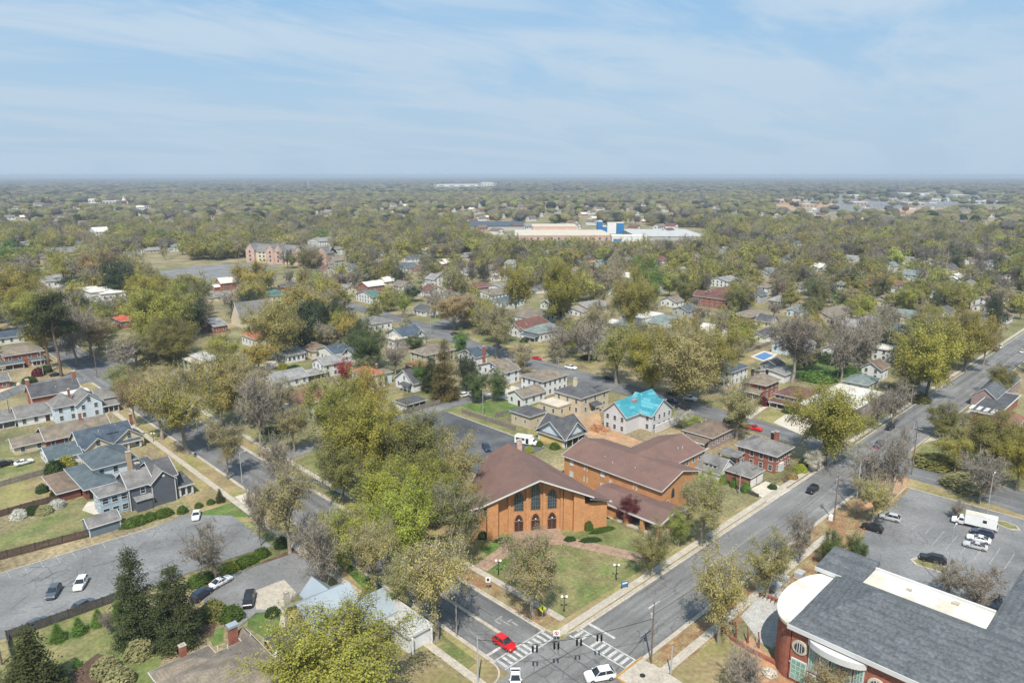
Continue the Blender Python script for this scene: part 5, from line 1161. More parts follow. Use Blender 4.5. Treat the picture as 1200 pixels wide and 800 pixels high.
FMESH = {}
def glimpse(u, v):
    """A house so far off that only its walls, roof and window rows show: shared meshes."""
    x, y = G(u, v); wl, wn = rk.choice([('white', 'white'), ('white', 'white'), ('cream', 'cream'), ('brickp', 'brick'), ('white', 'white')]); rm, rn = rk.choice([('lgrey', 'pale grey'), ('grey', 'grey'), ('flatw', 'white'), ('taupe', 'taupe'), ('brown', 'brown'), ('maroon', 'maroon')])
    for a, b, c, e in BUILT:
        if a - 8 < x < b + 8 and c - 8 < y < e + 8: return
    w, d, h = 17.0, 11.0, 5.6
    k = (wl, rm)
    if k not in FMESH:
        FMESH[k] = (MB().ext([(0, 0), (d, 0), (d, h), (d / 2, h + 3), (0, h)], 'x', 0, w).mesh('wall', MW[wl]), MB().ext([(-.6, h), (d / 2, h + 3.5), (d + .6, h), (d + .6, h - .3), (d / 2, h + 3.1), (-.6, h - .3)], 'x', -.6, w + .6).mesh('roof', MR[rm]),
                    MB().box(0, 2.5, -.1, .02, 0, 1.7).mesh('window', M_glass))
    t = thing('house', None, 'house', (x, y, 0), rk.choice([0, 0, math.pi / 2]), 'far houses glimpsed between the trees')
    link('wall', FMESH[k][0], t); link('roof', FMESH[k][1], t)
    for xx in (1.5, 7, 12.5): link('window', FMESH[k][2], t, (xx, 0, 2.6))
    for yy in (2.5, 8.5): link('window', FMESH[k][2], t, (0, yy, 2.6), -math.pi / 2)
    FARB[len(BUILT)] = .9; BUILT.append((x, x + w, y, y + d)); UNL.append((t, 'far ' + wn + ' house with ' + rn + ' roof', x, y, u, v))
for _ in range(130): glimpse(rk.uniform(5, 1195), 236 + 40 * rk.random() ** .8)
# ---------------------------------------------------------------- vehicles
M_paint = mat('car_paint', (1, 1, 1), var=.03, fine=.03, rough=.28, spec=.6, objcol=True)
M_cglass = mat('car_glass', (0.02, 0.025, 0.03), var=.1, fine=0, rough=.08, spec=.8)
M_tyre = mat('tyre', (0.02, 0.02, 0.02), var=.1, rough=.9)
M_rim = mat('rim', (0.35, 0.35, 0.36), var=.1, rough=.35, metal=.7)
M_head = mat('headlamp', (0.75, 0.76, 0.78), var=.05, rough=.15, spec=.7)
M_tail = mat('taillamp', (0.35, 0.01, 0.01), var=.05, rough=.2)
def loft(st, mtl, name, smooth=True):
    """st: list of (x, [(y,z)...half profile from bottom centre outwards to top centre]); mirrored."""
    mb = MB(); rings = []
    for x, prof in st:
        full = [(x, y, z) for y, z in prof] + [(x, -y, z) for y, z in prof[::-1]]
        rings.append(full)
    n = len(rings[0]); P = [p for r in rings for p in r]; fs = []
    for i in range(len(rings) - 1):
        for j in range(n): fs.append((i * n + j, (i + 1) * n + j, (i + 1) * n + (j + 1) % n, i * n + (j + 1) % n))
    fs.append(tuple(range(n))); fs.append(tuple(range((len(rings) - 1) * n, len(rings) * n))[::-1])
    mb.add(P, fs); me = mb.mesh(name, mtl)
    bm = bmesh.new(); bm.from_mesh(me); bmesh.ops.recalc_face_normals(bm, faces=bm.faces); bm.to_mesh(me); bm.free()
    if smooth:
        for p in me.polygons: p.use_smooth = True
        try: me.set_sharp_from_angle(angle=math.radians(35))
        except Exception: pass
    return me
def car_meshes(kind):
    L, Wd, H, hood, z0 = {'sedan': (4.8, 1.82, 1.45, .95, .62), 'suv': (4.75, 1.9, 1.72, 1.05, .8), 'big': (5.25, 2.02, 1.88, 1.18, .9), 'hatch': (4.2, 1.78, 1.55, .98, .7), 'pickup': (5.6, 2.0, 1.85, 1.15, .9)}[kind]
    h = Wd / 2; b = .26
    def pr(w, top, bot=b): return [(w * .9, bot), (w, bot + .14), (w, top - .18), (w * .93, top)]
    body = [(L / 2, pr(h * .72, hood * .78, .34)), (L / 2 - .12, pr(h * .9, hood * .9)), (L / 2 - .6, pr(h, hood)), (L * .18, pr(h, hood + .06)), (-L * .1, pr(h, hood + .08)), (-L / 2 + .5, pr(h, hood + .08)), (-L / 2 + .1, pr(h * .93, hood + .03)), (-L / 2, pr(h * .8, hood * .85, .36))]
    bm = loft(body, M_paint, 'body')
    bl = hood + .0; g = lambda w, w2, t: [(w, bl), (w, bl + .04), (w2, t - .05), (w2 * .9, t)]
    if kind == 'pickup': xs = [(L * .20, .0), (L * .06, 1), (-L * .08, 1), (-L * .13, .15)]
    elif kind == 'sedan': xs = [(L * .21, .0), (L * .04, 1), (-L * .17, .97), (-L * .37, .05)]
    else: xs = [(L * .23, .0), (L * .07, .98), (-L * .34, .96), (-L * .46, .12)]
    gh = loft([(x, g(h * .93, h * (.93 - .14 * max(q, .05)), bl + .08 + (H - bl - .11) * q)) for x, q in xs], M_cglass, 'windows')
    rp = MB(); xa, xb = xs[1][0] - .06, xs[2][0] + .04; rw = h * .76; zt = H - .045
    rp.prism([(xa, -rw), (xa, rw), (xb, rw * .98), (xb, -rw * .98)], zt, zt + .06)
    for x0, x1, (za, zb_) in ((xs[0][0] - .12, xa, (bl + .06, zt)), (xs[3][0] + .1, xb, (bl + .06, zt))):
        for s in (-1, 1): rp.tube((x0, s * h * .90, za), (x1, s * rw, zb_), .05, .05, 4)
    xm = (xa + xb) / 2
    for s in (-1, 1): rp.tube((xm, s * h * .935, bl), (xm, s * h * .80, zt), .05, .05, 4)
    for s in (-1, 1): rp.box(xs[0][0] - .35, xs[0][0] - .15, s * h if s > 0 else -h - .16, h + .16 if s > 0 else -h, bl + .02, bl + .16)
    rm_ = rp.mesh('roof_panel', M_paint)
    w = MB().tube((0, -.11, 0), (0, .11, 0), .34 if kind in ('sedan', 'hatch') else .38, n=12).mesh('wheel', M_tyre)
    r = MB().tube((0, -.125, 0), (0, .125, 0), .21, n=10).mesh('rim', M_rim)
    hl = MB().box(-.05, .05, -.2, .2, -.08, .08).mesh('headlight', M_head); tl = MB().box(-.04, .04, -.14, .14, -.13, .13).mesh('taillight', M_tail)
    ex = None
    if kind == 'pickup':
        ex = MB().box(-L / 2 + .15, -L * .15, -h * .82, h * .82, hood - .02, hood + .085).mesh('load_bed', M_dark)
    return dict(L=L, W=Wd, H=H, hood=hood, body=bm, windows=gh, roof=rm_, wheel=w, rim=r, hl=hl, tl=tl, ex=ex)
CM = {}
PAINT = {'white': (.78, .78, .78), 'red': (.55, .012, .015), 'black': (.015, .015, .018), 'navy': (.02, .035, .07), 'grey': (.16, .17, .18), 'silver': (.46, .47, .48), 'blue': (.03, .09, .2), 'slate': (.07, .09, .11), 'maroon': (.22, .02, .03)}
def car(kind, paint, u, v, heading, label, group='cars in view'):
    """heading: direction the bonnet points, degrees from the avenue direction."""
    if kind not in CM: CM[kind] = car_meshes(kind)
    m = CM[kind]; x, y = G(u, v, .5)
    nm = {'sedan': 'sedan_car', 'suv': 'suv_car', 'big': 'large_suv', 'hatch': 'hatchback_car', 'pickup': 'pickup_truck'}[kind]
    t = thing(nm, label, 'pickup' if kind == 'pickup' else 'car', (x, y, .09), math.radians(heading), group)
    c = (*PAINT[paint], 1)
    for k, n_ in (('body', 'body'), ('windows', 'windows'), ('roof', 'roof_panel')):
        o = link(n_, m[k], t); o.color = c
    if m['ex']: link('load_bed', m['ex'], t)
    for sx in (.31, -.31):
        for s in (-1, 1):
            o = link('wheel', m['wheel'], t, (m['L'] * sx, s * (m['W'] / 2 - .1), .35)); link('rim', m['rim'], o)
    for s in (-1, 1):
        link('headlight', m['hl'], t, (m['L'] / 2 - .07, s * m['W'] * .33, m['hood'] * .74)); link('taillight', m['tl'], t, (-m['L'] / 2 + .03, s * m['W'] * .36, m['hood'] * .8))
    return t
car('suv', 'red', 591, 754, -90, 'bright red car waiting on the zebra crossing of the side street')
car('big', 'white', 703, 792, 150, 'white car with dark sunroof turning in the junction', )
car('sedan', 'white', 604, 796, 226, 'white car entering the junction at the bottom edge')
car('suv', 'black', 952, 574, 180, 'black car driving alone down the avenue past the brick garage')
car('suv', 'slate', 1030, 521, 180, 'slate blue car on the avenue, nearer of two behind each other')
car('suv', 'black', 1043, 501, 180, 'black car following the slate blue car on the avenue')
car('suv', 'white', 1172, 407, 180, 'white car on the avenue near the top right')
car('pickup', 'black', 1167, 410, 0, 'dark parked pickup beside the white car near the top right')
car('suv', 'white', 1198, 412, 0, 'white car cut by the right edge on the avenue')
# left car park
car('suv', 'slate', 63, 694, -119, 'dark slate blue car parked alone on the left car park')
car('suv', 'white', 95, 684, -120, 'white car facing the fence on the left car park')
car('sedan', 'white', 230, 604, -116, 'white sedan at the far end of the left car park beside the hedge')
car('hatch', 'slate', 98, 709, 20, 'dark grey car parked nose to the left fence')
car('hatch', 'slate', 44, 731, 20, 'dark car roof showing just over the left fence corner')
car('sedan', 'white', 259, 682, 14, 'white sedan parked under the leaning bare tree')
car('big', 'black', 292, 703, -122, 'black car parked on the drive beside the concrete pad')
car('suv', 'navy', 236, 697, 25, 'navy car half hidden behind the dense dark cedar')
car('sedan', 'white', 28, 542, 8, 'white sedan parked by the slate roofed garage at left')
car('suv', 'black', 5, 544, 8, 'black car behind the white sedan at the left edge')
car('sedan', 'maroon', 138, 449, -90, 'dark maroon car on the side street at the left junction')
car('sedan', 'black', 66, 439, 0, 'black car parked on the cross street beside the brick house')
# church car park
car('suv', 'navy', 570, 525, -116, 'navy car parked near the church roof in the church car park')
car('suv', 'slate', 534, 541, -70, 'dark car under the pale tree in the church car park')
car('suv', 'black', 502, 495, -90, 'black car at the far corner of the church car park')
car('suv', 'white', 545, 463, 0, 'white car under evergreens by the alley, left one of two')
car('suv', 'silver', 556, 462, 0, 'silver car under evergreens by the alley, right one of two')
# back street
car('sedan', 'red', 629, 420, -82, 'red car parked on the back street between two white vehicles')
car('sedan', 'white', 615, 415, -82, 'white sedan parked behind the red car on the back street')
car('pickup', 'white', 669, 431, -82, 'white pickup driving down the back street')
car('sedan', 'blue', 583, 406, -82, 'blue car under the tall hazy tree on the back street')
car('sedan', 'black', 714, 443, -85, 'black car at the kerb above the tarped house')
car('suv', 'navy', 787, 470, -85, 'navy car beside the tarped house, first of the dark parked row')
car('suv', 'black', 799, 478, -85, 'black car in the dark parked row behind the tarped house')
car('suv', 'black', 788, 461, 95, 'black car parked across the street from the navy car')
car('pickup', 'white', 808, 467, -85, 'pale pickup parked on the far kerb by the lime blossom')
car('suv', 'black', 856, 494, -85, 'black car just above the brown hipped roof')
car('suv', 'slate', 866, 498, -85, 'dark car between the black car and the red pickup')
car('pickup', 'red', 883, 502, -85, 'blurred bright red pickup on the back street')
car('sedan', 'black', 533, 391, 0, 'black car at the back street bend under the bronze tree')
car('sedan', 'white', 541, 376, 0, 'white car on the far bend street among trees')
# right car park
car('sedan', 'silver', 1143, 640, 100, 'silver grey sedan, nearest of the row of four by the box truck')
car('sedan', 'white', 1147, 632, 100, 'white sedan, second nearest of the row of four by the box truck')
car('suv', 'navy', 1151, 625, 100, 'navy car, third of the row of four by the box truck')
car('suv', 'silver', 1156, 618, 100, 'silver car parked right beside the white box truck')
car('big', 'black', 1093, 656, 105, 'black car beside the grassy kerbed island in the right car park')
car('suv', 'black', 1022, 619, 95, 'black car under the rounded hazy tree in the right car park')
car('suv', 'silver', 1043, 607, 100, 'silver car at the upper corner of the right car park')
# box truck
x, y = G(1142, 612, 1.2); t = thing('box_truck', 'white box truck with small dark square window in the right car park', 'truck', (x, y, .09), math.radians(100))
M_cw = mat('truck_white', (.78, .78, .77), var=.04, fine=.03, rough=.45)
MB().box(-4.4, 2.0, -1.2, 1.2, .9, 3.4).build('cargo_box', M_cw, t); MB().box(-4.42, 2.02, -1.22, 1.22, 3.4, 3.46).build('roof_panel', MR['flatw'], t)
link('cab', loft([(4.6, [(.8, .45), (.95, .6), (.95, 1.1), (.85, 1.2)]), (3.6, [(.95, .45), (1.02, .6), (1.02, 1.25), (.95, 1.35)]), (3.0, [(.95, .45), (1.02, .6), (.98, 2.1), (.85, 2.25)]), (2.1, [(.95, .45), (1.02, .6), (.98, 2.2), (.85, 2.35)])], M_cw, 'cab'), t)
MB().add([(3.62, -.85, 1.42), (3.62, .85, 1.42), (3.06, .8, 2.12), (3.06, -.8, 2.12)], [(0, 1, 2, 3)]).build('windscreen', M_cglass, t)
for s in (-1, 1): MB().box(2.2, 3.1, min(s * 1.0, s * 1.03), max(s * 1.0, s * 1.03), 1.35, 1.95).build('side_window', M_cglass, t)
MB().box(-2.4, -1.6, 1.2, 1.23, 2.0, 2.7).build('square_window', M_dark, t)
for sx in (3.5, -2.8):
    for s in (-1, 1):
        o = MB().tube((0, -.14, 0), (0, .14, 0), .42, n=12).build('wheel', M_tyre, t); o.location = (sx, s * .95, .42); MB().tube((0, -.15, 0), (0, .15, 0), .24, n=10).build('rim', M_rim, o)
for s in (-1, 1): o = link('headlight', MB().box(-.05, .05, -.2, .2, -.1, .1).mesh('headlight', M_head), t, (4.6, s * .6, .9))
# minibus
x, y = G(617, 517, 1.0); t = thing('minibus', 'white minibus with raised roof parked behind the church', 'bus', (x, y, .09), math.radians(-68))
MB().box(-3.6, 1.8, -1.15, 1.15, .45, 2.75).build('body', M_cw, t); MB().box(-3.5, 1.7, -1.05, 1.05, 2.75, 2.9).build('roof_panel', MR['flatw'], t)
link('cab', loft([(3.4, [(.85, .4), (1.0, .55), (1.0, 1.05), (.9, 1.15)]), (2.7, [(.95, .4), (1.05, .55), (1.05, 1.2), (.95, 1.3)]), (2.1, [(.95, .4), (1.08, .55), (1.02, 2.0), (.9, 2.15)]), (1.6, [(.95, .4), (1.1, .55), (1.05, 2.3), (.95, 2.45)])], M_cw, 'cab'), t)
MB().add([(2.72, -.85, 1.36), (2.72, .85, 1.36), (2.16, .82, 2.03), (2.16, -.82, 2.03)], [(0, 1, 2, 3)]).build('windscreen', M_cglass, t)
for s in (-1, 1):
    for k in range(2): MB().box(-3.1 + 1.5 * k, -1.75 + 1.5 * k, min(s * 1.15, s * 1.18), max(s * 1.15, s * 1.18), 1.55, 2.25).build('side_window', M_cglass, t)
    MB().box(.2, 1.1, min(s * 1.15, s * 1.18), max(s * 1.15, s * 1.18), .6, 2.3).build('door', M_cglass, t)
for sx in (2.5, -2.3):
    for s in (-1, 1):
        o = MB().tube((0, -.13, 0), (0, .13, 0), .4, n=12).build('wheel', M_tyre, t); o.location = (sx, s * .98, .4); MB().tube((0, -.14, 0), (0, .14, 0), .22, n=10).build('rim', M_rim, o)

# ---------------------------------------------------------------- poles, signals, signs
M_wood = mat('pole_wood', (0.16, 0.12, 0.09), var=.2, scale=1.5, fine=.2, rough=.95)
M_woodg = mat('pole_grey', (0.30, 0.28, 0.25), var=.15, scale=1.5, fine=.15, rough=.95)
M_steel = mat('pole_steel', (0.45, 0.46, 0.46), var=.08, rough=.5, metal=.3)
M_black = mat('black_paint', (0.012, 0.012, 0.013), var=.1, fine=.05, rough=.55)
M_globe = mat('globe_white', (0.80, 0.79, 0.74), var=.03, fine=0, rough=.3)
POLES = {}
def upole(key, u, vb, vt, label, m=None, arms=1, rz=0.0, cap=True, h=None, armm=None, lw=1.25):
    x, y = G(u, vb); H = h or rise(u, vb, vt); t = thing('utility_pole', label, 'utility pole', (x, y, 0), rz, 'utility poles')
    MB().tube((0, 0, -.2), (0, 0, H), .17, .11, 8).build('pole', m or M_wood, t)
    for k in range(arms):
        z = H - .5 - 1.1 * k; MB().box(-.07, .07, -lw, lw, z - .07, z + .07).build('cross_arm', armm or M_woodg, t)
        b = MB()
        for q in (-1, -.45, .45, 1): b.tube((0, q * lw * .95, z + .07), (0, q * lw * .95, z + .27), .05, n=5)
        b.build('insulator', M_conc, t)
    if cap: MB().tube((.3, 0, H - 3.2), (.3, 0, H - 2.3), .25, n=8).build('transformer', M_steel, t)
    POLES[key] = (x, y, H); return t
upole('P1', 763, 776, 705, 'brown wooden utility pole with white cross arm at the avenue junction', arms=1, rz=math.radians(90), armm=M_trim, lw=1.6)
upole('P2', 977, 610, 553, 'dark wooden utility pole on the bank halfway up the avenue', arms=2, rz=math.radians(90))
upole('P3', 1002, 600, 540, 'grey slim pole beside the avenue behind the bare trees', m=M_steel, arms=0, cap=False)
upole('P4', 1065, 545, 495, 'pale street light pole at the right junction', m=M_steel, arms=0, cap=False)
upole('P5', 1068, 556, 500, 'dark slim utility pole at the corner of the right junction', arms=1, rz=0)
upole('P6', 1067, 476, 450, 'wooden utility pole under the huge avenue oak', m=M_woodg, arms=1, cap=False)
upole('P7', 535, 746, 704, 'plain grey wooden pole in the verge left of the side street', m=M_woodg, arms=0, cap=False)
upole('P8', 560, 800, 747, 'pale concrete signal pole at the near left corner of the junction', m=M_steel, arms=0, cap=False)
upole('P9', 786, 789, 757, 'short pale concrete pole on the near right corner of the junction', m=M_steel, arms=0, cap=False)
upole('P10', 866, 579, 530, 'tall pale utility pole beside the brick garage', m=M_woodg, arms=2, rz=math.radians(90))
upole('P11', 566, 487, 455, 'slim pole by the alley fence', m=M_woodg, arms=1, cap=False)
upole('P12', 13, 496, 466, 'wooden pole with cross arm before the long low white house', arms=1, cap=True)
upole('P13', 114, 443, 408, 'thin dark pole at the left junction', arms=0, cap=False)
upole('P14', 51, 440, 412, 'pale wooden pole on the lawn by the left brick house', m=M_woodg, arms=1, cap=False)
upole('P15', 505, 392, 357, 'tall pale pole at the back street bend', m=M_woodg, arms=1, cap=False)
upole('P16', 840, 430, 392, 'leaning white pole above the white house with slate roof', m=M_trim, arms=0, cap=False)
upole('P17', 723, 447, 420, 'dark street pole above the tarped house', arms=0, cap=False)
upole('P18', 1143, 576, 540, 'dark pole on the verge behind the right car park', arms=0, cap=False)
upole('P19', 455, 478, 455, 'thin pole in the yard by the dark garage', m=M_woodg, arms=1, cap=False)
upole('P20', 654, 440, 418, 'thin pole on the back street lawn', m=M_woodg, arms=1, cap=False)
upole('P21', 240, 372, 350, 'pale pole left of the cream chapel', m=M_woodg, arms=0, cap=False)
upole('P22', 2, 778, 700, 'near wooden pole with white cross arm at the left edge', arms=1, rz=math.radians(0), armm=M_trim, lw=2.0, cap=False)
def lamp(u, vb, vt, label):
    x, y = G(u, vb); H = rise(u, vb, vt); t = thing('street_light', label, 'street light', (x, y, 0), 0, 'tall street lights')
    MB().tube((0, 0, 0), (0, 0, H), .11, .07, 8).build('pole', M_steel, t); MB().tube((0, 0, H - .2), (1.4, 0, H + .1), .05, .04, 6).build('arm', M_steel, t); MB().box(1.2, 1.9, -.14, .14, H + .02, H + .16).build('lamp_head', M_trim, t)
lamp(284, 567, 530, 'white street light standing by the side street kerb at left'); lamp(1107, 690, 617, 'dark tall lamp pole by the black car in the right car park'); lamp(1156, 606, 556, 'dark tall lamp pole behind the box truck')
def globe_lamp(u, vb, vt, label):
    x, y = G(u, vb); H = max(2.8, min(3.6, rise(u, vb, vt))); t = thing('globe_lamp', label, 'lamp post', (x, y, 0), math.radians(-45), 'black lamp posts with white globes')
    MB().tube((0, 0, 0), (0, 0, .5), .16, .12, 8).tube((0, 0, .5), (0, 0, H - .3), .08, .07, 8).build('post', M_black, t); MB().box(-.5, .5, -.04, .04, H - .45, H - .36).build('cross_bar', M_black, t)
    for s in (-1, 1): MB().ball((s * .45, 0, H - .12), .27, 10, 6).build('globe', M_globe, t)
globe_lamp(584, 673, 656, 'twin globe lamp post on the church lawn beside the left paved path'); globe_lamp(722, 679, 661, 'twin globe lamp post at the avenue end of the right paved path'); globe_lamp(661, 716, 698, 'twin globe lamp post on the lawn nearest the junction'); globe_lamp(790, 637, 621, 'twin globe lamp post before the covered walk'); globe_lamp(180, 517, 508, 'small twin globe lamp post in a front garden at left')
# span wires and signals
A_ = (*POLES['P8'][:2], 8.4); B_ = (*POLES['P1'][:2], 8.6)
wires = []
def wire(p, q, sag=.5, r=.02, n=8):
    mb = MB(); P = [Vector(p).lerp(Vector(q), i / n) - Vector((0, 0, sag * 4 * (i / n) * (1 - i / n))) for i in range(n + 1)]
    for a, b in zip(P, P[1:]): mb.tube(a, b, r, n=4, cap=False)
    return mb
def overhead(label, ps, sag=.8, r=.02):
    x, y = ps[0][0], ps[0][1]; mb = MB()
    for p, q in zip(ps, ps[1:]):
        m = wire((p[0] - x, p[1] - y, p[2]), (q[0] - x, q[1] - y, q[2]), sag, r); mb.add(m.v, m.f)
    o = mb.build('overhead_wire', M_black); o.location = (x, y, 0); tag(o, label, 'wire')
SIG = [(626.8, 759.5), (652, 756), (678.5, 752), (702.5, 746.7)]
SIGP = [G(u, v, 6.0) for u, v in SIG]
overhead('span wire carrying the traffic signals diagonally over the junction', [(A_[0], A_[1], 8.2)] + [(x, y, 6.85) for x, y in SIGP] + [(B_[0], B_[1], 8.6)], .05, .04)
M_lens = [mat('lens_red', (.25, .01, .01), var=.05, rough=.3), mat('lens_amber', (.3, .14, .01), var=.05, rough=.3), mat('lens_green', (.01, .2, .08), var=.05, rough=.3)]
for k, (x, y) in enumerate(SIGP):
    t = thing('traffic_signal', ['pair of black signal heads hanging nearest the red car', 'pair of black signal heads hanging before the corner sign', 'pair of black signal heads third along the span wire from the red car', 'pair of black signal heads hanging over the avenue crossing'][k], 'traffic light', (x, y, 5.4), math.radians(-45), 'hanging traffic signals')
    MB().box(-.55, .55, -.03, .03, 1.28, 1.34).tube((-.42, 0, 1.3), (-.42, 0, 1.15), .03, n=4).tube((.42, 0, 1.3), (.42, 0, 1.15), .03, n=4).tube((0, 0, 1.34), (0, 0, 1.5), .03, n=4).build('hanger', M_black, t)
    for s in (-1, 1):
        hd = MB().box(s * .34 - .16, s * .34 + .16, -.12, .12, 0, 1.1).build('signal_head', M_black, t)
        vz = MB()
        for q in range(3): vz.tube((s * .34, -.12, .2 + .35 * q), (s * .34, -.32, .2 + .35 * q), .13, .13, 8, cap=False)
        vz.build('visor', M_black, hd)
        for q in range(3): MB().tube((s * .34, -.125, .2 + .35 * q), (s * .34, -.14, .2 + .35 * q), .11, n=8).build('lens', M_lens[2 - q], hd)
zt = lambda k, d: (POLES[k][0], POLES[k][1], POLES[k][2] - d)
overhead('power lines strung along the avenue between the wooden poles', [zt('P1', .3), zt('P2', .3), zt('P5', .3), zt('P6', .3)], 1.0, .022)
overhead('lower telephone cable strung along the avenue poles', [zt('P1', 2.4), zt('P2', 2.4), zt('P5', 2.4), zt('P6', 2.0)], 1.2, .03)
overhead('thin wires strung up the side street from the grey wooden pole', [(*G(560, 800), 8.0), zt('P7', .4), (75, 165, 8.6), (75, 230, 8.8)], 1.2, .02)
overhead('wires strung along the alley behind the church', [zt('P19', .3), zt('P11', .3), (206, 188, 9.0)], .9, .02)
overhead('wires strung over the yards between the wing and the brick garage', [zt('P10', .4), (188, 150, 9.0), zt('P17', .4)], 1.3, .02)
overhead('cables strung along the back street trees', [zt('P17', .8), zt('P20', .4), zt('P15', .4)], 1.5, .025)
overhead('cables crossing the left junction', [zt('P14', .4), zt('P13', .4), zt('P21', .4)], 1.4, .025)
overhead('wires before the long low white house', [zt('P12', .4), zt('P14', .6)], 1.0, .02)
overhead('service wires from the brick garage pole to the dark avenue pole', [zt('P10', .6), zt('P2', .6)], 1.3, .02)
# signs
def sign(u, vb, h, w, hh, m, label, shape='rect', rz=-45, mark=None, post=None):
    x, y = G(u, vb); t = thing('road_sign', label, 'sign', (x, y, 0), math.radians(rz))
    MB().tube((0, 0, 0), (0, 0, h + hh * .5), .05, n=6).build('post', post or M_steel, t)
    if shape == 'diamond': P = [(0, h - hh / 2), (w / 2, h), (0, h + hh / 2), (-w / 2, h)]
    else: P = [(-w / 2, h - hh / 2), (w / 2, h - hh / 2), (w / 2, h + hh / 2), (-w / 2, h + hh / 2)]
    f = MB().ext(P, 'y', -.09, -.06).build('panel', m, t)
    if mark: mark(t, h)
    return t
M_signy = mat('sign_yellow', (.66, .66, .02), var=.05, fine=.03, rough=.5); M_signw = mat('sign_white', (.78, .78, .76), var=.04, fine=.03, rough=.5); M_signr = mat('sign_red', (.5, .02, .03), var=.04, rough=.5); M_signb = mat('sign_blue', (.05, .16, .30), var=.08, rough=.5)
def m_walk(t, h): MB().ext([(-.1, h - .35), (.1, h - .35), (.12, h + .1), (.0, h + .2), (-.12, h + .1)], 'y', -.11, -.09).ball((0, -.1, h + .32), .1, 8, 4).build('walking_figure', M_black, t)
def m_noturn(t, h):
    P = [(.38 * math.cos(a), h + .38 * math.sin(a)) for a in [2 * math.pi * k / 16 for k in range(16)]]
    b = MB()
    for k in range(16):
        p, q = P[k], P[(k + 1) % 16]; i = lambda z: (z[0] * .72, h + (z[1] - h) * .72)
        b.ext([p, q, i(q), i(p)], 'y', -.115, -.09)
    b.ext([(-.3, h + .24), (-.24, h + .3), (.3, h - .24), (.24, h - .3)], 'y', -.12, -.095); b.build('red_ring', M_signr, t); MB().ext([(-.05, h - .25), (.05, h - .25), (.05, h + .15), (-.2, h + .15), (-.2, h + .05), (-.05, h + .05)], 'y', -.11, -.09).build('arrow', M_black, t)
sign(635.4, 726, 2.5, 1.5, 1.7, M_signy, 'yellow green pedestrian sign on the corner lawn by the hazy tree', 'diamond', mark=m_walk)
sign(652, 752, 1.9, 1.15, 1.15, M_signw, 'white sign with red prohibition ring on the corner kerb', mark=m_noturn)
sign(572, 692, 2.6, 1.0, 1.2, M_signw, 'white square sign with dark emblem on the verge by the left path', mark=lambda t, h: MB().ext([(-.28, h - .3), (.28, h - .3), (.2, h + .3), (-.2, h + .3)], 'y', -.11, -.09).build('emblem', M_black, t))
sign(126, 409, 2.6, 1.8, 2.0, M_signy, 'yellow sign at the left junction', 'diamond'); sign(109, 414, 1.8, .8, 1.0, M_signw, 'small white sign on the left junction corner')
sign(1156, 460, 2.4, 1.0, 1.2, M_signy, 'small yellow sign on the right avenue verge', 'diamond'); sign(1025, 533, 2.4, .7, .8, M_signr, 'small red sign on the corner under the big corner oak')
x, y = G(732, 689); t = thing('notice_board', 'small dark blue two legged notice board on the grass by the avenue pavement', 'sign', (x, y, 0), math.radians(-20))
MB().box(-.7, -.62, -.05, .05, 0, 1.5).box(.62, .7, -.05, .05, 0, 1.5).build('post', M_black, t); MB().box(-.85, .85, -.06, .06, .55, 1.6).build('panel', M_signb, t); MB().box(-.6, .6, -.08, -.06, 1.1, 1.4).build('heading_strip', M_signw, t)
for (u, v, lab) in ((974, 609, 'white cabinet at the foot of the avenue pole'),):
    x, y = G(u, v); t = thing('meter_box', lab, 'box', (x, y, 0)); MB().box(-.6, .6, -.45, .45, .1, 1.3).build('cabinet', M_signw, t); MB().box(-.65, .65, -.5, .5, 0, .1).build('plinth', M_conc, t)
M_ochre = mat('ochre_edge', (.36, .22, .07), var=.2, fine=.2, rough=.8)
# kerbed works pit at the near corner, yellow tape round it
x, y = G(748, 792); t = thing('curb_ramp', 'tan kerb corner edged with yellow paint near the wooden pole', 'kerb ramp', (x, y, 0)); MB().box(-3, 4, -3, 2.2, .02, .16).build('slab', M_conc, t); MB().box(-3.2, 4.2, 2.2, 2.5, .02, .32).box(-3.3, -3.0, -3, 2.5, .02, .32).build('painted_edge', M_ochre, t); MB().tube((.5, -.5, .16), (.5, -.5, .22), .5, n=12).build('manhole_cover', M_dark, t)
x, y = G(902, 791); t = thing('boulder', 'pale round boulder on the clay by the school wall', 'rock', (x, y, 0)); b = MB().ball((0, 0, .4), 1.3, 10, 6, .62); b.v = [(p[0] + .15 * math.sin(p[1] * 3), p[1] + .12 * math.cos(p[0] * 4), p[2]) for p in b.v]; b.build('rock', M_concw, t)
x, y = G(204, 578 + 0); t = thing('wheelie_bin', 'small blue wheelie bin on the left verge', 'bin', (*G(229, 535), 0)); MB().add([(-.28, -.3, .1), (.28, -.3, .1), (.28, .3, .1), (-.28, .3, .1), (-.34, -.38, 1.0), (.34, -.38, 1.0), (.34, .38, 1.0), (-.34, .38, 1.0)], [(3, 2, 1, 0), (4, 5, 6, 7), (0, 1, 5, 4), (1, 2, 6, 5), (2, 3, 7, 6), (3, 0, 4, 7)]).build('bin_body', M_signb, t); MB().box(-.37, .37, -.42, .42, 1.0, 1.08).build('lid', M_black, t); MB().tube((-.3, .32, .12), (.3, .32, .12), .12, n=8).build('wheel', M_black, t)

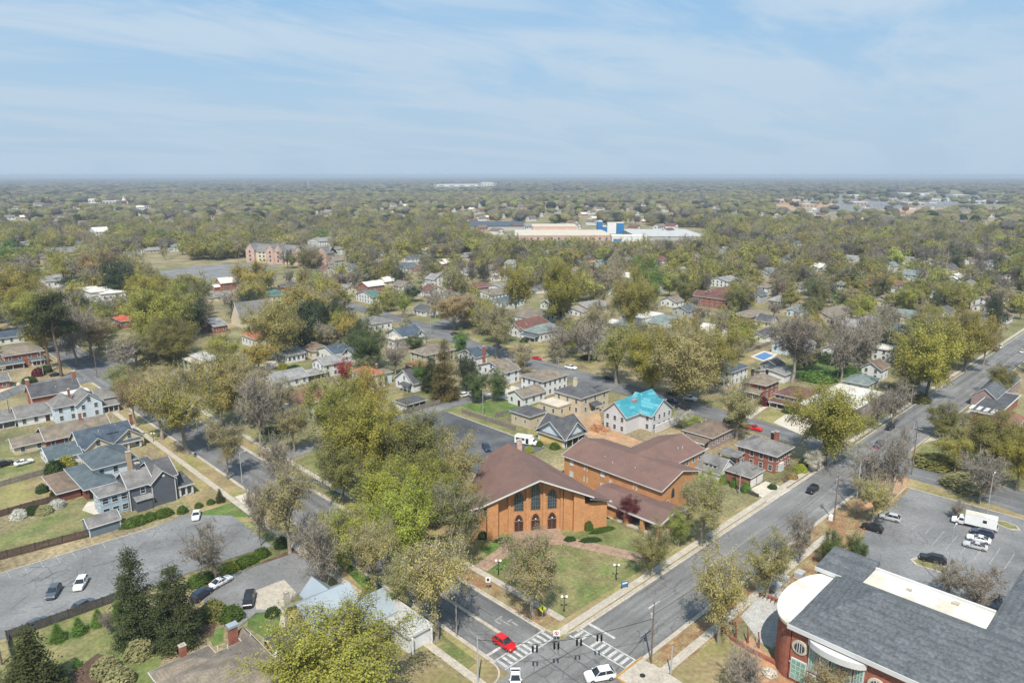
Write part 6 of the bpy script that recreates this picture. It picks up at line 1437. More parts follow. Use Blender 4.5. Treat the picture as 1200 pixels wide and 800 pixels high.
# ---------------------------------------------------------------- fences: each board a piece
M_fence = mat('fence_brown', (0.085, 0.055, 0.045), var=.25, scale=1.5, fine=.2, rough=.9); M_fenceg = mat('fence_grey', (0.20, 0.175, 0.15), var=.25, scale=1.5, fine=.2, rough=.9); M_fenced = mat('fence_dark', (0.075, 0.068, 0.062), var=.25, scale=1.5, fine=.2, rough=.9)
def fence(name, label, pp, h, m, pitch=2.4, wood=True):
    P = [G(*q) for q in pp]; t = thing(name, label, 'fence', (*P[0], 0), 0, 'garden fences'); ox, oy = P[0]
    panel = None
    for (ax, ay), (bx, by) in zip(P, P[1:]):
        d = Vector((bx - ax, by - ay)); ln = d.length; n = max(1, int(ln / pitch)); a = math.atan2(d.y, d.x)
        w = ln / n; mb = MB(); k = 10
        for i in range(k): mb.box(w * i / k + .012, w * (i + 1) / k - .012, -.02 - .012 * (i % 2), .02, .05, h - .04 * (i % 3))
        pm = mb.mesh('fence_panel', m); po = MB().box(-.07, .07, -.07, .07, 0, h + .08).mesh('post', m)
        ra = MB().box(0, w, .02, .07, .35, .45).box(0, w, .02, .07, h - .45, h - .35).mesh('rail', m)
        for i in range(n):
            q = d * (i / n); link('fence_panel', pm, t, (ax - ox + q.x, ay - oy + q.y, 0), a); link('post', po, t, (ax - ox + q.x, ay - oy + q.y, 0), a); link('rail', ra, t, (ax - ox + q.x, ay - oy + q.y, 0), a)
    return t
fence('wooden_fence', 'dark brown board fence along the back of the left lawn beside the slate garage', [(-8, 658), (104, 629)], 2.0, M_fence)
fence('wooden_fence', 'dark board fence between the left car park and the conifer garden', [(8, 750), (60, 732), (140, 703), (152, 699)], 2.0, M_fenced)
fence('wooden_fence', 'short side run of grey fence at the bottom left corner', [(8, 752), (20, 800)], 1.9, M_fenceg)
fence('wooden_fence', 'dark fence behind the lawn with the white flowering shrubs', [(-5, 607), (40, 594), (88, 582)], 1.8, M_fence)
fence('wooden_fence', 'grey weathered fence beside the white sedan at the left', [(-5, 572), (30, 562), (58, 554)], 1.7, M_fenceg)
fence('wooden_fence', 'grey board fence along the near edge of the alley', [(472, 486), (490, 481), (516, 473)], 1.9, M_fenceg)
fence('wooden_fence', 'grey board fence between green lawn and church car park', [(541, 484), (575, 495), (605, 505)], 1.7, M_fenceg)
fence('wooden_fence', 'tan low fence in front of the beige garage yard', [(580, 489), (600, 483)], 1.5, M_fenceg)
fence('wooden_fence', 'grey fence beside the pale blue gabled pavilion', [(628, 505), (645, 515), (662, 521)], 1.6, M_fenceg)
fence('wooden_fence', 'tan wall like fence below the beige mansion', [(676, 493), (702, 484)], 1.7, MW['beige'])
fence('wooden_fence', 'dark low fence around the flower bed below the brick garage', [(850, 565), (868, 575), (889, 583)], 1.1, M_fenced)
fence('wooden_fence', 'grey garden fence behind the swimming pool', [(872, 415), (890, 408), (905, 403)], 1.7, M_fenceg)

# ---------------------------------------------------------------- hedges and shrubs are built with the trees below
# ---------------------------------------------------------------- trees: limbs grown by recursion, leaves as thousands of small cards
RN = np.random.default_rng(5)
def fol(name, rough=.8, attr=False, transl=.46):
    m = bpy.data.materials.new(name); m.use_nodes = True; t = m.node_tree; n = t.nodes.new; L = t.links.new
    b = t.nodes['Principled BSDF']; b.inputs['Roughness'].default_value = rough; b.inputs['Specular IOR Level'].default_value = .2
    if attr:
        a = n('ShaderNodeAttribute'); a.attribute_type = 'INSTANCER'; a.attribute_name = 'tint'; base = a.outputs['Color']
    else:
        a = n('ShaderNodeObjectInfo'); base = a.outputs['Color']
    g = n('ShaderNodeNewGeometry')
    k = n('ShaderNodeTexNoise'); k.inputs['Scale'].default_value = .55; k.inputs['Detail'].default_value = 3; L(g.outputs['Position'], k.inputs['Vector'])
    r = n('ShaderNodeMapRange'); r.inputs[1].default_value = .3; r.inputs[2].default_value = .7; r.inputs[3].default_value = .74; r.inputs[4].default_value = 1.28; L(k.outputs['Fac'], r.inputs[0])
    w = n('ShaderNodeTexWhiteNoise'); w.noise_dimensions = '1D'; L(g.outputs['Random Per Island'], w.inputs['W'])
    r2 = n('ShaderNodeMapRange'); r2.inputs[3].default_value = .84; r2.inputs[4].default_value = 1.16; L(w.outputs['Value'], r2.inputs[0])
    m1 = n('ShaderNodeMixRGB'); m1.blend_type = 'MULTIPLY'; m1.inputs[0].default_value = 1; L(base, m1.inputs[1]); L(r.outputs[0], m1.inputs[2])
    m2 = n('ShaderNodeMixRGB'); m2.blend_type = 'MULTIPLY'; m2.inputs[0].default_value = 1; L(m1.outputs[0], m2.inputs[1]); L(r2.outputs[0], m2.inputs[2])
    L(m2.outputs[0], b.inputs['Base Color'])
    tr = n('ShaderNodeBsdfTranslucent'); L(m2.outputs[0], tr.inputs[0]); mx = n('ShaderNodeMixShader'); mx.inputs[0].default_value = transl
    L(b.outputs[0], mx.inputs[1]); L(tr.outputs[0], mx.inputs[2]); L(mx.outputs[0], t.nodes['Material Output'].inputs[0])
    return m
M_leaf = fol('leaves'); M_leaf_far = fol('leaves_of_woodland', attr=True)
M_bark = mat('bark', (0.15, 0.128, 0.10), var=.25, scale=1.2, fine=.2, fscale=5, rough=.95)
M_barkp = mat('bark_pale', (0.255, 0.222, 0.178), var=.2, scale=1.2, fine=.2, fscale=5, rough=.95)
M_barkr = mat('bark_red', (0.17, 0.11, 0.08), var=.25, scale=1.2, fine=.2, fscale=5, rough=.95)

def quads_mesh(name, C, s, m, flat=0.0, extra=None, centre=None, face=1.0):
    """C: (n,3) centres; a leaf card of size s at each, its face turned mostly outwards from the crown."""
    n = len(C)
    c0 = np.array([0, 0, C[:, 2].mean() - .25 * (C[:, 2].max() - C[:, 2].min())]) if centre is None else centre
    o = C - c0; o /= np.linalg.norm(o, axis=1)[:, None] + 1e-9
    nn = o * face + np.array([0, 0, .45]) + RN.normal(size=(n, 3)) * .55; nn /= np.linalg.norm(nn, axis=1)[:, None] + 1e-9
    a = np.cross(nn, RN.normal(size=(n, 3))); a /= np.linalg.norm(a, axis=1)[:, None] + 1e-9
    b = np.cross(nn, a)
    sz = s * RN.uniform(.6, 1.35, size=(n, 1)); sz2 = sz * RN.uniform(.5, .9, size=(n, 1))
    V = np.stack([C - a * sz * .5, C + b * sz2 * .5, C + a * sz * .5, C - b * sz2 * .5], 1).reshape(-1, 3)
    return raw_mesh(name, V, np.arange(4 * n).reshape(-1, 4), m, extra)
def raw_mesh(name, V, Fq, m, tris=None):
    """Quads (and a list of triangle soups appended) as one mesh."""
    me = bpy.data.meshes.new(name)
    nq = len(Fq); nt_ = 0 if tris is None else len(tris)
    if tris is not None:
        T = np.asarray(tris, dtype=np.float32).reshape(-1, 3); V = np.concatenate([V, T]) if len(V) else T
    me.vertices.add(len(V)); me.vertices.foreach_set('co', np.asarray(V, dtype=np.float32).ravel())
    me.loops.add(4 * nq + 3 * nt_)
    li = np.asarray(Fq, dtype=np.int32).ravel() if nq else np.zeros(0, np.int32)
    base = len(V) - 3 * nt_
    li = np.concatenate([li, np.arange(base, base + 3 * nt_, dtype=np.int32)])
    me.loops.foreach_set('vertex_index', li)
    me.polygons.add(nq + nt_)
    ls = np.concatenate([np.arange(nq, dtype=np.int32) * 4, 4 * nq + np.arange(nt_, dtype=np.int32) * 3])
    me.polygons.foreach_set('loop_start', ls)
    me.update(calc_edges=True); me.validate()
    me.materials.append(m)
    return me

def bend_line(p, q, k, wob):
    P = [np.array(p, float)]
    for i in range(1, k):
        t = i / k; P.append(np.array(p) * (1 - t) + np.array(q) * t + RN.normal(size=3) * wob)
    P.append(np.array(q, float)); return P
def tubes(mb, P, r0, r1, n):
    for i in range(len(P) - 1):
        a = r0 + (r1 - r0) * i / (len(P) - 1); b = r0 + (r1 - r0) * (i + 1) / (len(P) - 1)
        mb.tube(P[i], P[i + 1], a, b, n, cap=False)
def grow(H, Rc, base=.3, limbs=8, subs=5, twigs=6, leaf=20000, size=.34, clump=.75, bark=None, name='tree', shape=0.0, spread=1.0, twig_r=.03, droop=0.0, cards=True, leafmat=None, topbias=.0):
    """Broadleaf tree: returns (wood mesh, crown mesh). Crown envelope is a lumpy ellipsoid."""
    mb = MB(); tw = []; tips = []
    cz = H * (base + (1 - base) * .52); rz = H * (1 - base) * .52
    tr_h = H * (base + .22)
    T = bend_line((0, 0, 0), (RN.normal() * H * .02, RN.normal() * H * .02, tr_h), 4, H * .008)
    r0 = H * .022; tubes(mb, T, r0 * 1.15, r0 * .6, 7)
    mb.tube((0, 0, -.3), (0, 0, H * .03), r0 * 1.7, r0 * 1.1, 7)
    lobes = []
    for i in range(limbs):
        t = RN.uniform(.45, 1.0) if i < limbs - 1 else 1.0
        s = T[0] * 0 + np.array([np.interp(t, np.linspace(0, 1, 5), [q[k] for q in T]) for k in range(3)])
        az = 2 * math.pi * (i + RN.uniform(-.3, .3)) / (limbs - 1); el = RN.uniform(-.12, .75) if i < limbs - 1 else 1.4
        e = np.array([math.cos(az) * math.cos(el) * Rc * .68 * spread, math.sin(az) * math.cos(el) * Rc * .68 * spread, cz + math.sin(el) * rz * .62]) * 1.0
        P = bend_line(s, e, 4, H * .018); P[1][2] += H * .03
        tubes(mb, P, r0 * .5, r0 * .18, 5); lobes.append(e)
        for j in range(subs):
            k = RN.integers(1, 5); q = P[k] + (P[min(4, k)] - P[k - 1]) * RN.uniform(-.5, 0)
            d = RN.normal(size=3); d /= np.linalg.norm(d); d += .5 * (q - np.array([0, 0, cz * .8])) / (np.linalg.norm(q - np.array([0, 0, cz * .8])) + .1); d[2] += .15 - droop
            ln = RN.uniform(.3, .55) * Rc
            z = q + d / np.linalg.norm(d) * ln
            u = np.array([z[0] / Rc, z[1] / Rc, (z[2] - cz) / rz]); nu = np.linalg.norm(u)
            if nu > 1.0: z = np.array([u[0] / nu * Rc, u[1] / nu * Rc, cz + u[2] / nu * rz])
            Q = bend_line(q, z, 3, H * .012); tubes(mb, Q, r0 * .17, r0 * .06, 4)
            for w in range(twigs):
                kk = RN.integers(1, 4); a = Q[kk - 1] + (Q[kk] - Q[kk - 1]) * RN.uniform(.3, 1)
                d2 = RN.normal(size=3); d2 /= np.linalg.norm(d2); d2[2] += .25 - droop * 1.5; d2 += .4 * (z - q) / (np.linalg.norm(z - q) + .1)
                b = a + d2 * RN.uniform(.10, .22) * Rc
                tips.append((a, b))
    # fine twigs as slivers
    tri = []
    for a, b in tips:
        for rep in range(1 if not bark else 1):
            s = np.cross(b - a, RN.normal(size=3)); s /= np.linalg.norm(s) + 1e-9; s = s * twig_r * 1.6
            tri.append((a - s, a + s, b))
        for rep in range(5):
            c = a + (b - a) * RN.uniform(.2, 1); d = c + RN.normal(size=3) * Rc * .085 + (b - a) * .35; d[2] += Rc * .02
            s = np.cross(d - c, RN.normal(size=3)); s /= np.linalg.norm(s) + 1e-9; s = s * twig_r
            tri.append((c - s, c + s, d))
    V = np.array(mb.v, dtype=np.float32)
    me = MB(); me.v = mb.v; me.f = mb.f
    wm = bpy.data.meshes.new(name + '_wood')
    nv = len(mb.v); vs = list(mb.v) + [tuple(p) for t3 in tri for p in t3]
    wm.from_pydata(vs, [], list(mb.f) + [(nv + 3 * i, nv + 3 * i + 1, nv + 3 * i + 2) for i in range(len(tri))]); wm.update(); wm.materials.append(bark or M_bark)
    # leaves round the twigs
    A = np.array([a for a, b in tips]); B = np.array([b for a, b in tips])
    if leaf:
        idx = RN.integers(0, len(A), leaf); t = RN.uniform(.25, 1.15, size=(leaf, 1))
        if topbias:
            wgt = np.clip((B[:, 2] - B[:, 2].min()) / (B[:, 2].max() - B[:, 2].min()), 0.05, 1) ** topbias; idx = RN.choice(len(A), leaf, p=wgt / wgt.sum())
        C = A[idx] + (B[idx] - A[idx]) * t + RN.normal(size=(leaf, 3)) * clump * np.array([1, 1, .8])
        cm = quads_mesh(name + '_crown', C, size, leafmat or M_leaf, flat=.25)
    else: cm = None
    return wm, cm
def grow_conifer(H, Rb, leaf=12000, size=.4, base=.08, ragged=.25, power=1.0, bark=None, name='conifer', layers=22, leafmat=None, round_=0.0):
    mb = MB(); mb.tube((0, 0, -.3), (0, 0, H * .95), H * .018, H * .003, 6)
    C = []
    for i in range(layers):
        t = (i + RN.uniform(0, 1)) / layers; z = H * (base + (1 - base) * t); r = Rb * ((1 - t) ** power * (1 - round_) + round_ * math.sqrt(max(0, 1 - (2 * t - .75) ** 2 / 1.6)))
        nb = max(4, int(9 * (1 - t) + 4))
        for j in range(nb):
            a = RN.uniform(0, 2 * math.pi); rr = r * RN.uniform(1 - ragged, 1 + ragged * .5)
            e = np.array([rr * math.cos(a), rr * math.sin(a), z - rr * .10 + RN.normal() * .2]); s = np.array([0, 0, z])
            mb.tube(s, e, .05, .015, 3, cap=False)
            m = max(6, int(leaf / (layers * 9) * (rr / Rb + .3)))
            tt = RN.uniform(.25, 1.05, size=(m, 1)) ** .7
            C.append(s + (e - s) * tt + RN.normal(size=(m, 3)) * np.array([1, 1, .6]) * (.10 * Rb + .12))
    C = np.concatenate(C)
    return mb.mesh(name + '_wood', bark or M_bark), quads_mesh(name + '_crown', C, size, leafmat or M_leaf, flat=.4)
def grow_pine(H, Rc, leaf=9000, size=.5, name='pine', leafmat=None):
    mb = MB(); T = bend_line((0, 0, -.3), (RN.normal() * .6, RN.normal() * .6, H * .93), 5, .25); tubes(mb, T, H * .018, H * .006, 6)
    C = []
    for i in range(17):
        z = H * (.52 + .46 * i / 17 * 1.0); a = RN.uniform(0, 6.28); rr = Rc * RN.uniform(.55, 1.0) * (1.1 - .55 * i / 17)
        s = np.array([0, 0, z - .6]); e = np.array([rr * math.cos(a), rr * math.sin(a), z + RN.uniform(0, 1.3)]); mb.tube(s, e, .13, .04, 4, cap=False)
        for q in (1.0, .65):
            m = int(leaf / 34); c = s + (e - s) * q; C.append(c + RN.normal(size=(m, 3)) * np.array([1.25, 1.25, .6]) * Rc * .17)
    C = np.concatenate(C)
    return mb.mesh(name + '_wood', M_barkr), quads_mesh(name + '_crown', C, size, leafmat or M_leaf, flat=.2)

# prototypes: near ones with fine leaves, middle ones lighter
P_ = {}
P_['oak'] = [grow(16, 9, .22, 11, 7, 8, 32000, .30, .55, name='oak') for _ in range(3)]
P_['bigoak'] = [grow(16, 9, .22, 12, 8, 9, 50000, .25, .5, name='big_oak')]
P_['bud'] = [grow(15, 6.5, .14, 10, 7, 9, 14000, .25, .42, name='budding', bark=M_barkp) for _ in range(2)]
P_['haze'] = [grow(17, 7.0, .24, 10, 7, 9, 13000, .26, .5, name='hazy', bark=M_barkp, twig_r=.045) for _ in range(2)]
P_['bare'] = [grow(15, 7.0, .2, 11, 8, 10, 0, name='bare', bark=M_barkp, twig_r=.05) for _ in range(2)]
P_['dense'] = [grow(14, 7.5, .10, 12, 8, 6, 20000, .32, .55, name='dense') for _ in range(2)]
P_['cedar'] = [grow_conifer(16, 3.6, 22000, .27, .03, .28, .7, name='cedar', round_=.28, layers=24) for _ in range(2)]
P_['fir'] = [grow_conifer(13, 4.2, 13000, .36, .02, .2, .9, name='fir')]
P_['pine'] = [grow_pine(26, 6.0), grow_pine(26, 5.5)]
P_['moak'] = [grow(15, 8, .2, 9, 6, 5, 9000, .40, .62, name='oak_mid', twig_r=.06) for _ in range(4)]
P_['mhaze'] = [grow(15, 7, .22, 9, 6, 6, 3200, .36, .55, name='hazy_mid', bark=M_barkp, twig_r=.08) for _ in range(3)]
P_['mbare'] = [grow(14, 7, .22, 9, 6, 7, 0, name='bare_mid', bark=M_barkp, twig_r=.09) for _ in range(2)]
P_['mdense'] = [grow(14, 7, .1, 10, 6, 5, 6500, .5, .55, name='dense_mid') for _ in range(2)]
P_['mcedar'] = [grow_conifer(15, 3.8, 3800, .6, .04, .25, .8, name='cedar_mid', layers=16)]
# base size of every prototype, for scaling
SIZE = {'oak': (16, 9), 'bigoak': (16, 9), 'bud': (15, 6.5), 'haze': (17, 7), 'bare': (15, 7), 'dense': (14, 7.5), 'cedar': (16, 3.6), 'fir': (13, 4.2), 'pine': (26, 6), 'moak': (15, 8), 'mhaze': (15, 7), 'mbare': (14, 7), 'mdense': (14, 7), 'mcedar': (15, 3.8)}
# leaf colours (what the foliage is, not how it is lit)
TINT = {'olive': (0.312, 0.298, 0.058), 'olived': (0.205, 0.20, 0.062), 'lime': (0.325, 0.355, 0.06), 'green': (0.13, 0.23, 0.05), 'gold': (0.355, 0.30, 0.072), 'bud': (0.38, 0.35, 0.13), 'haze': (0.32, 0.295, 0.135),
        'bronze': (0.335, 0.25, 0.105), 'grey': (0.215, 0.185, 0.155), 'dark': (0.050, 0.076, 0.036), 'conif': (0.085, 0.10, 0.036), 'cypress': (0.19, 0.145, 0.05), 'white': (0.66, 0.66, 0.58), 'wine': (0.14, 0.026, 0.035), 'crimson': (0.34, 0.025, 0.05), 'creamy': (0.46, 0.44, 0.22), 'pink': (0.26, 0.19, 0.165), 'magno': (0.115, 0.16, 0.05)}
TINT = {k: tuple(min(.8, q * (1.14 if k not in ('white', 'dark', 'conif', 'wine') else 1.0)) for q in v) for k, v in TINT.items()}
TREES = []
def tree(x, y, H, Wd, kind, tint, label=None, cat='tree', name=None, rot=None, lean=None):
    k = kind; var = RN.integers(0, len(P_[k])); wm, cm = P_[k][var]; h0, r0 = SIZE[k]
    nm = name or {'cedar': 'cedar_tree', 'mcedar': 'cedar_tree', 'fir': 'fir_tree', 'pine': 'pine_tree', 'bare': 'bare_tree', 'mbare': 'bare_tree', 'oak': 'oak_tree', 'bigoak': 'oak_tree', 'moak': 'oak_tree', 'dense': 'evergreen_tree', 'mdense': 'evergreen_tree'}.get(k, 'budding_tree')
    o = bpy.data.objects.new(nm, None); COL.objects.link(o); o.location = (x, y, 0); o.rotation_euler = (lean[0] if lean else 0, lean[1] if lean else 0, RN.uniform(0, 6.28) if rot is None else rot)
    sxy = Wd / (2 * r0); o.scale = (sxy, sxy, H / h0); o['category'] = cat; o.empty_display_size = 1
    tk = link('trunk', wm, o)
    c = TINT[tint]; f = RN.uniform(.86, 1.14); g = RN.uniform(.92, 1.08)
    if cm is not None:
        cr_ = link('crown', cm, o); cr_.color = (c[0] * f * g, c[1] * f, c[2] * f / g, 1)
    if label: o['label'] = label
    TREES.append(dict(o=o, x=x, y=y, H=H, W=Wd, kind=k, tint=tint, lab=label))
    return o
def T(u, vb, vt, w, kind, tint, label=None, **k):
    """A tree standing at photo pixel (u, vb), topped at row vt, w pixels wide."""
    x, y = G(u, vb); H = rise(u, vb, vt); zc = PXL(x, y, H * .6)[2]
    return tree(x, y, H, w * zc / F, kind, tint, label, **k)
TINT['creamy'] = (0.36, 0.345, 0.17)
def shrub_mesh(n, s, flat=.8):
    C = RN.normal(size=(n, 3)); C /= np.linalg.norm(C, axis=1)[:, None]; C *= RN.uniform(.75, 1.03, size=(n, 1)); C[:, 2] = np.abs(C[:, 2]) * flat * 2
    C *= 1 + .10 * np.sin(C[:, :1] * 5) * np.cos(C[:, 1:2] * 5)
    return quads_mesh('shrub', C * np.array([.5, .5, .5]), s, M_leaf, flat=.2)
SHM = [shrub_mesh(1300, .10) for _ in range(3)]
SHRUBS = []
def shrub(u, v, w, h, tint, label, name='shrub', group=None, ln=None, az=0.0):
    x, y = G(u, v); o = link(name, SHM[RN.integers(0, 3)], None, (x, y, 0), az if ln else RN.uniform(0, 6.28)); o.scale = (ln or w, w, h)
    c = TINT[tint]; f = RN.uniform(.9, 1.1); o.color = (c[0] * f, c[1] * f, c[2] * f, 1); tag(o, label, 'hedge' if name == 'hedge' else 'shrub', group); return o
HG = 'clipped shrubs along the left car park'
TINT['box'] = (0.105, 0.165, 0.03); TINT['boxd'] = (0.06, 0.10, 0.03)
shrub(160, 614, 3.6, 2.6, 'box', 'long rounded hedge beside the slate garage, left end of the hedge row', 'hedge', HG, 7.0, 0)
shrub(192, 604, 3.4, 2.4, 'box', 'big rounded hedge shrub in the middle of the hedge row', 'hedge', HG, 5.0, 0)
for (u, v, w, h, lab) in ((214, 600, 2.8, 2.2, 'round clipped shrub right of the big middle hedge'), (233, 594, 2.2, 1.6, 'round clipped shrub before the white sedan'), (247, 590, 2.2, 1.6, 'round clipped shrub next to the small pointed conifer'), (176, 608, 3.2, 2.4, 'bulging hedge shrub between the two long hedges')):
    shrub(u, v, w, h, 'box', lab, 'shrub', HG)
for (u, v, w, ln, lab) in ((236, 682, 4.0, 6.5, 'large dense hedge beside the dark cedar'), (266, 670, 3.2, 5.5, 'yellowish hedge right of the leaning bare tree'), (288, 661, 3.2, 6.0, 'green hedge between car park and drive'), (306, 652, 3.0, 4.5, 'dark end of the hedge nearest the side street')):
    shrub(u, v, w, 2.6, 'box' if 'yellow' not in lab else 'lime', lab, 'hedge', 'hedge along the lower drive', ln, 0)
shrub(330, 640, 3.4, 3.2, 'boxd', 'dark evergreen bush at the drive mouth by the side street')
for (u, v, lab) in ((22, 606, 'white flowering shrub, leftmost along the back fence'), (52, 601, 'cream flowering shrub, middle of three along the back fence'), (67, 594, 'white flowering shrub, rightmost along the back fence')): shrub(u, v, 4.0, 2.6, 'white' if 'white' in lab else 'creamy', lab, group='flowering shrubs along the fence')
shrub(38, 601, 3.6, 2.6, 'boxd', 'dark green shrub between the flowering shrubs'); shrub(50, 576, 3.2, 2.8, 'boxd', 'grey green round shrub on the dry lawn, left one'); shrub(64, 581, 2.4, 2.0, 'boxd', 'grey green round shrub on the dry lawn, right one')
shrub(87, 565, 5, 4.0, 'bronze', 'reddish brown bush beside the low slate extension'); shrub(64, 553, 5.4, 4.6, 'boxd', 'dark evergreen bush before the slate garage'); shrub(79, 547, 4.6, 4.4, 'olive', 'golden green bush beside the dark evergreen bush')
for (u, v, w, h, lab) in ((125, 788, 4.8, 3.6, 'cream flowering bush at the bottom, left of the three'), (163, 768, 5.0, 3.8, 'cream flowering bush nearest the taupe roof chimney'), (140, 800, 5, 3.6, 'cream flowering bush at the bottom edge')): shrub(u, v, w, h, 'creamy', lab, group='cream flowering bushes')
for k, (u, v) in enumerate(((68, 750), (93, 742), (116, 732), (139, 722))):
    x, y = G(u, v); tree(x, y, 3.4, 3.0, 'fir', 'green', ['small clipped conifer behind the fence, leftmost of four', 'small clipped conifer behind the fence, second from left', 'small clipped conifer behind the fence, third from left', 'small clipped conifer behind the fence, rightmost of four'][k], cat='conifer', name='small_conifer')
x, y = G(258, 588); tree(x, y, 3.6, 2.6, 'fir', 'conif', 'small pointed conifer at the end of the hedge row', cat='conifer', name='small_conifer')
x, y = G(91, 780); tree(x, y, 1.6, 1.6, 'fir', 'green', 'tiny clipped conifer on the lower lawn', cat='conifer', name='small_conifer')
shrub(320, 712 + 8, 3.0, 2.0, 'boxd', 'olive bush beside the scraggly shrubs by the brick chimney'); shrub(250, 720, 5.5, 3.6, 'olived', 'scraggly bush behind the brick chimneys'); shrub(272, 725, 4.5, 3.4, 'box', 'green bush right of the scraggly bush')
# church planting
for (u, v, ln, az, lab) in ((692, 634, 5.5, -35, 'low hedge curving from the right pier of the church'), (706, 622, 7.0, -20, 'bright hedge along the right church wall'), (592, 634, 5.0, -35, 'low flowering hedge at the left church pier'), (668, 633, 3.0, -35, 'dark low hedge right of the church steps')): shrub(u, v, 2.0, 1.2, 'box' if 'bright' in lab else 'boxd', lab, 'hedge', 'church hedges', ln, math.radians(az))
shrub(690, 620, 2.4, 2.6, 'box', 'tall clipped shrub against the right church pier'); shrub(566, 630, 2.6, 2.2, 'boxd', 'dark shrub at the left church wall')
shrub(620, 529, 3.0, 2.2, 'lime', 'yellow green shrub by the pavilion fence'); shrub(650, 525, 3.4, 2.4, 'box', 'green shrub next to the church wing corner'); shrub(632, 522, 2.6, 2.0, 'box', 'green shrub below the pavilion')
shrub(893, 474, 5.2, 4.0, 'wine', 'burgundy bush in front of the red brick house'); shrub(926, 483, 6.0, 1.6, 'boxd', 'dark hedge below the maroon roofed bungalow porch'); shrub(945, 478, 4.0, 2.6, 'boxd', 'dark bush at the bungalow corner')
for (u, v, w, lab) in ((848, 566, 2.2, 'narrow conifer against the brick garage, left'), (860, 570, 2.2, 'narrow conifer against the brick garage, right')): shrub(u, v, w, 3.4, 'green', lab)
shrub(874, 576, 2.6, 3.6, 'green', 'pointed green conifer by the white garage doors'); shrub(905, 572, 2.6, 1.6, 'boxd', 'dark shrub in the mulch bed by the corner house'); shrub(938, 552, 4, 2.6, 'lime', 'yellow flowering shrub by the corner house'); shrub(945, 545, 4.6, 3.0, 'boxd', 'dark evergreen beside the corner house'); shrub(928, 560, 3.4, 1.6, 'bronze', 'rusty low shrub along the corner house wall')
shrub(550, 413, 4.0, 2.4, 'box', 'bright round bush on the back street lawn'); shrub(614, 401, 4.5, 2.2, 'boxd', 'hedge before the white porched house'); shrub(34, 448, 6, 3.0, 'boxd', 'dark hedge before the lower left brick house'); shrub(45, 440, 5, 4.4, 'wine', 'burgundy bush beside the left brick house'); shrub(54, 436, 5, 4, 'boxd', 'dark bush beside the burgundy bush at left')
shrub(345, 433, 6.5, 2.6, 'boxd', 'dark hedge behind the long white house'); shrub(331, 432, 5, 3.0, 'olive', 'yellow shrub left of the dark hedge'); shrub(333, 492, 3.4, 2.4, 'boxd', 'dark shrub before the villa columns'); shrub(350, 498, 5, 2.4, 'boxd', 'dark planting at the villa steps'); shrub(320, 505, 8, 1.4, 'boxd', 'low hedge on the villa lawn')
shrub(690, 420, 8, 2.2, 'boxd', 'low dark hedge before the grey porched house'); shrub(118, 470, 7, 1.6, 'boxd', 'green planting by the white house porch'); shrub(1055, 460, 10, 5.5, 'olived', 'large scrubby thicket under the huge avenue oak'); shrub(1075, 470, 9, 4.5, 'olived', 'scrubby thicket beside the avenue'); shrub(1095, 545, 12, 4.0, 'olived', 'olive undergrowth at the right junction'); shrub(1130, 570, 12, 4.0, 'haze', 'dry undergrowth along the right street'); shrub(960, 445, 14, 4.5, 'green', 'bright green undergrowth behind the bungalow'); shrub(995, 440, 12, 4.5, 'green', 'bright undergrowth below the grey trees'); shrub(975, 425, 12, 5, 'boxd', 'dark undergrowth behind the pool fence')
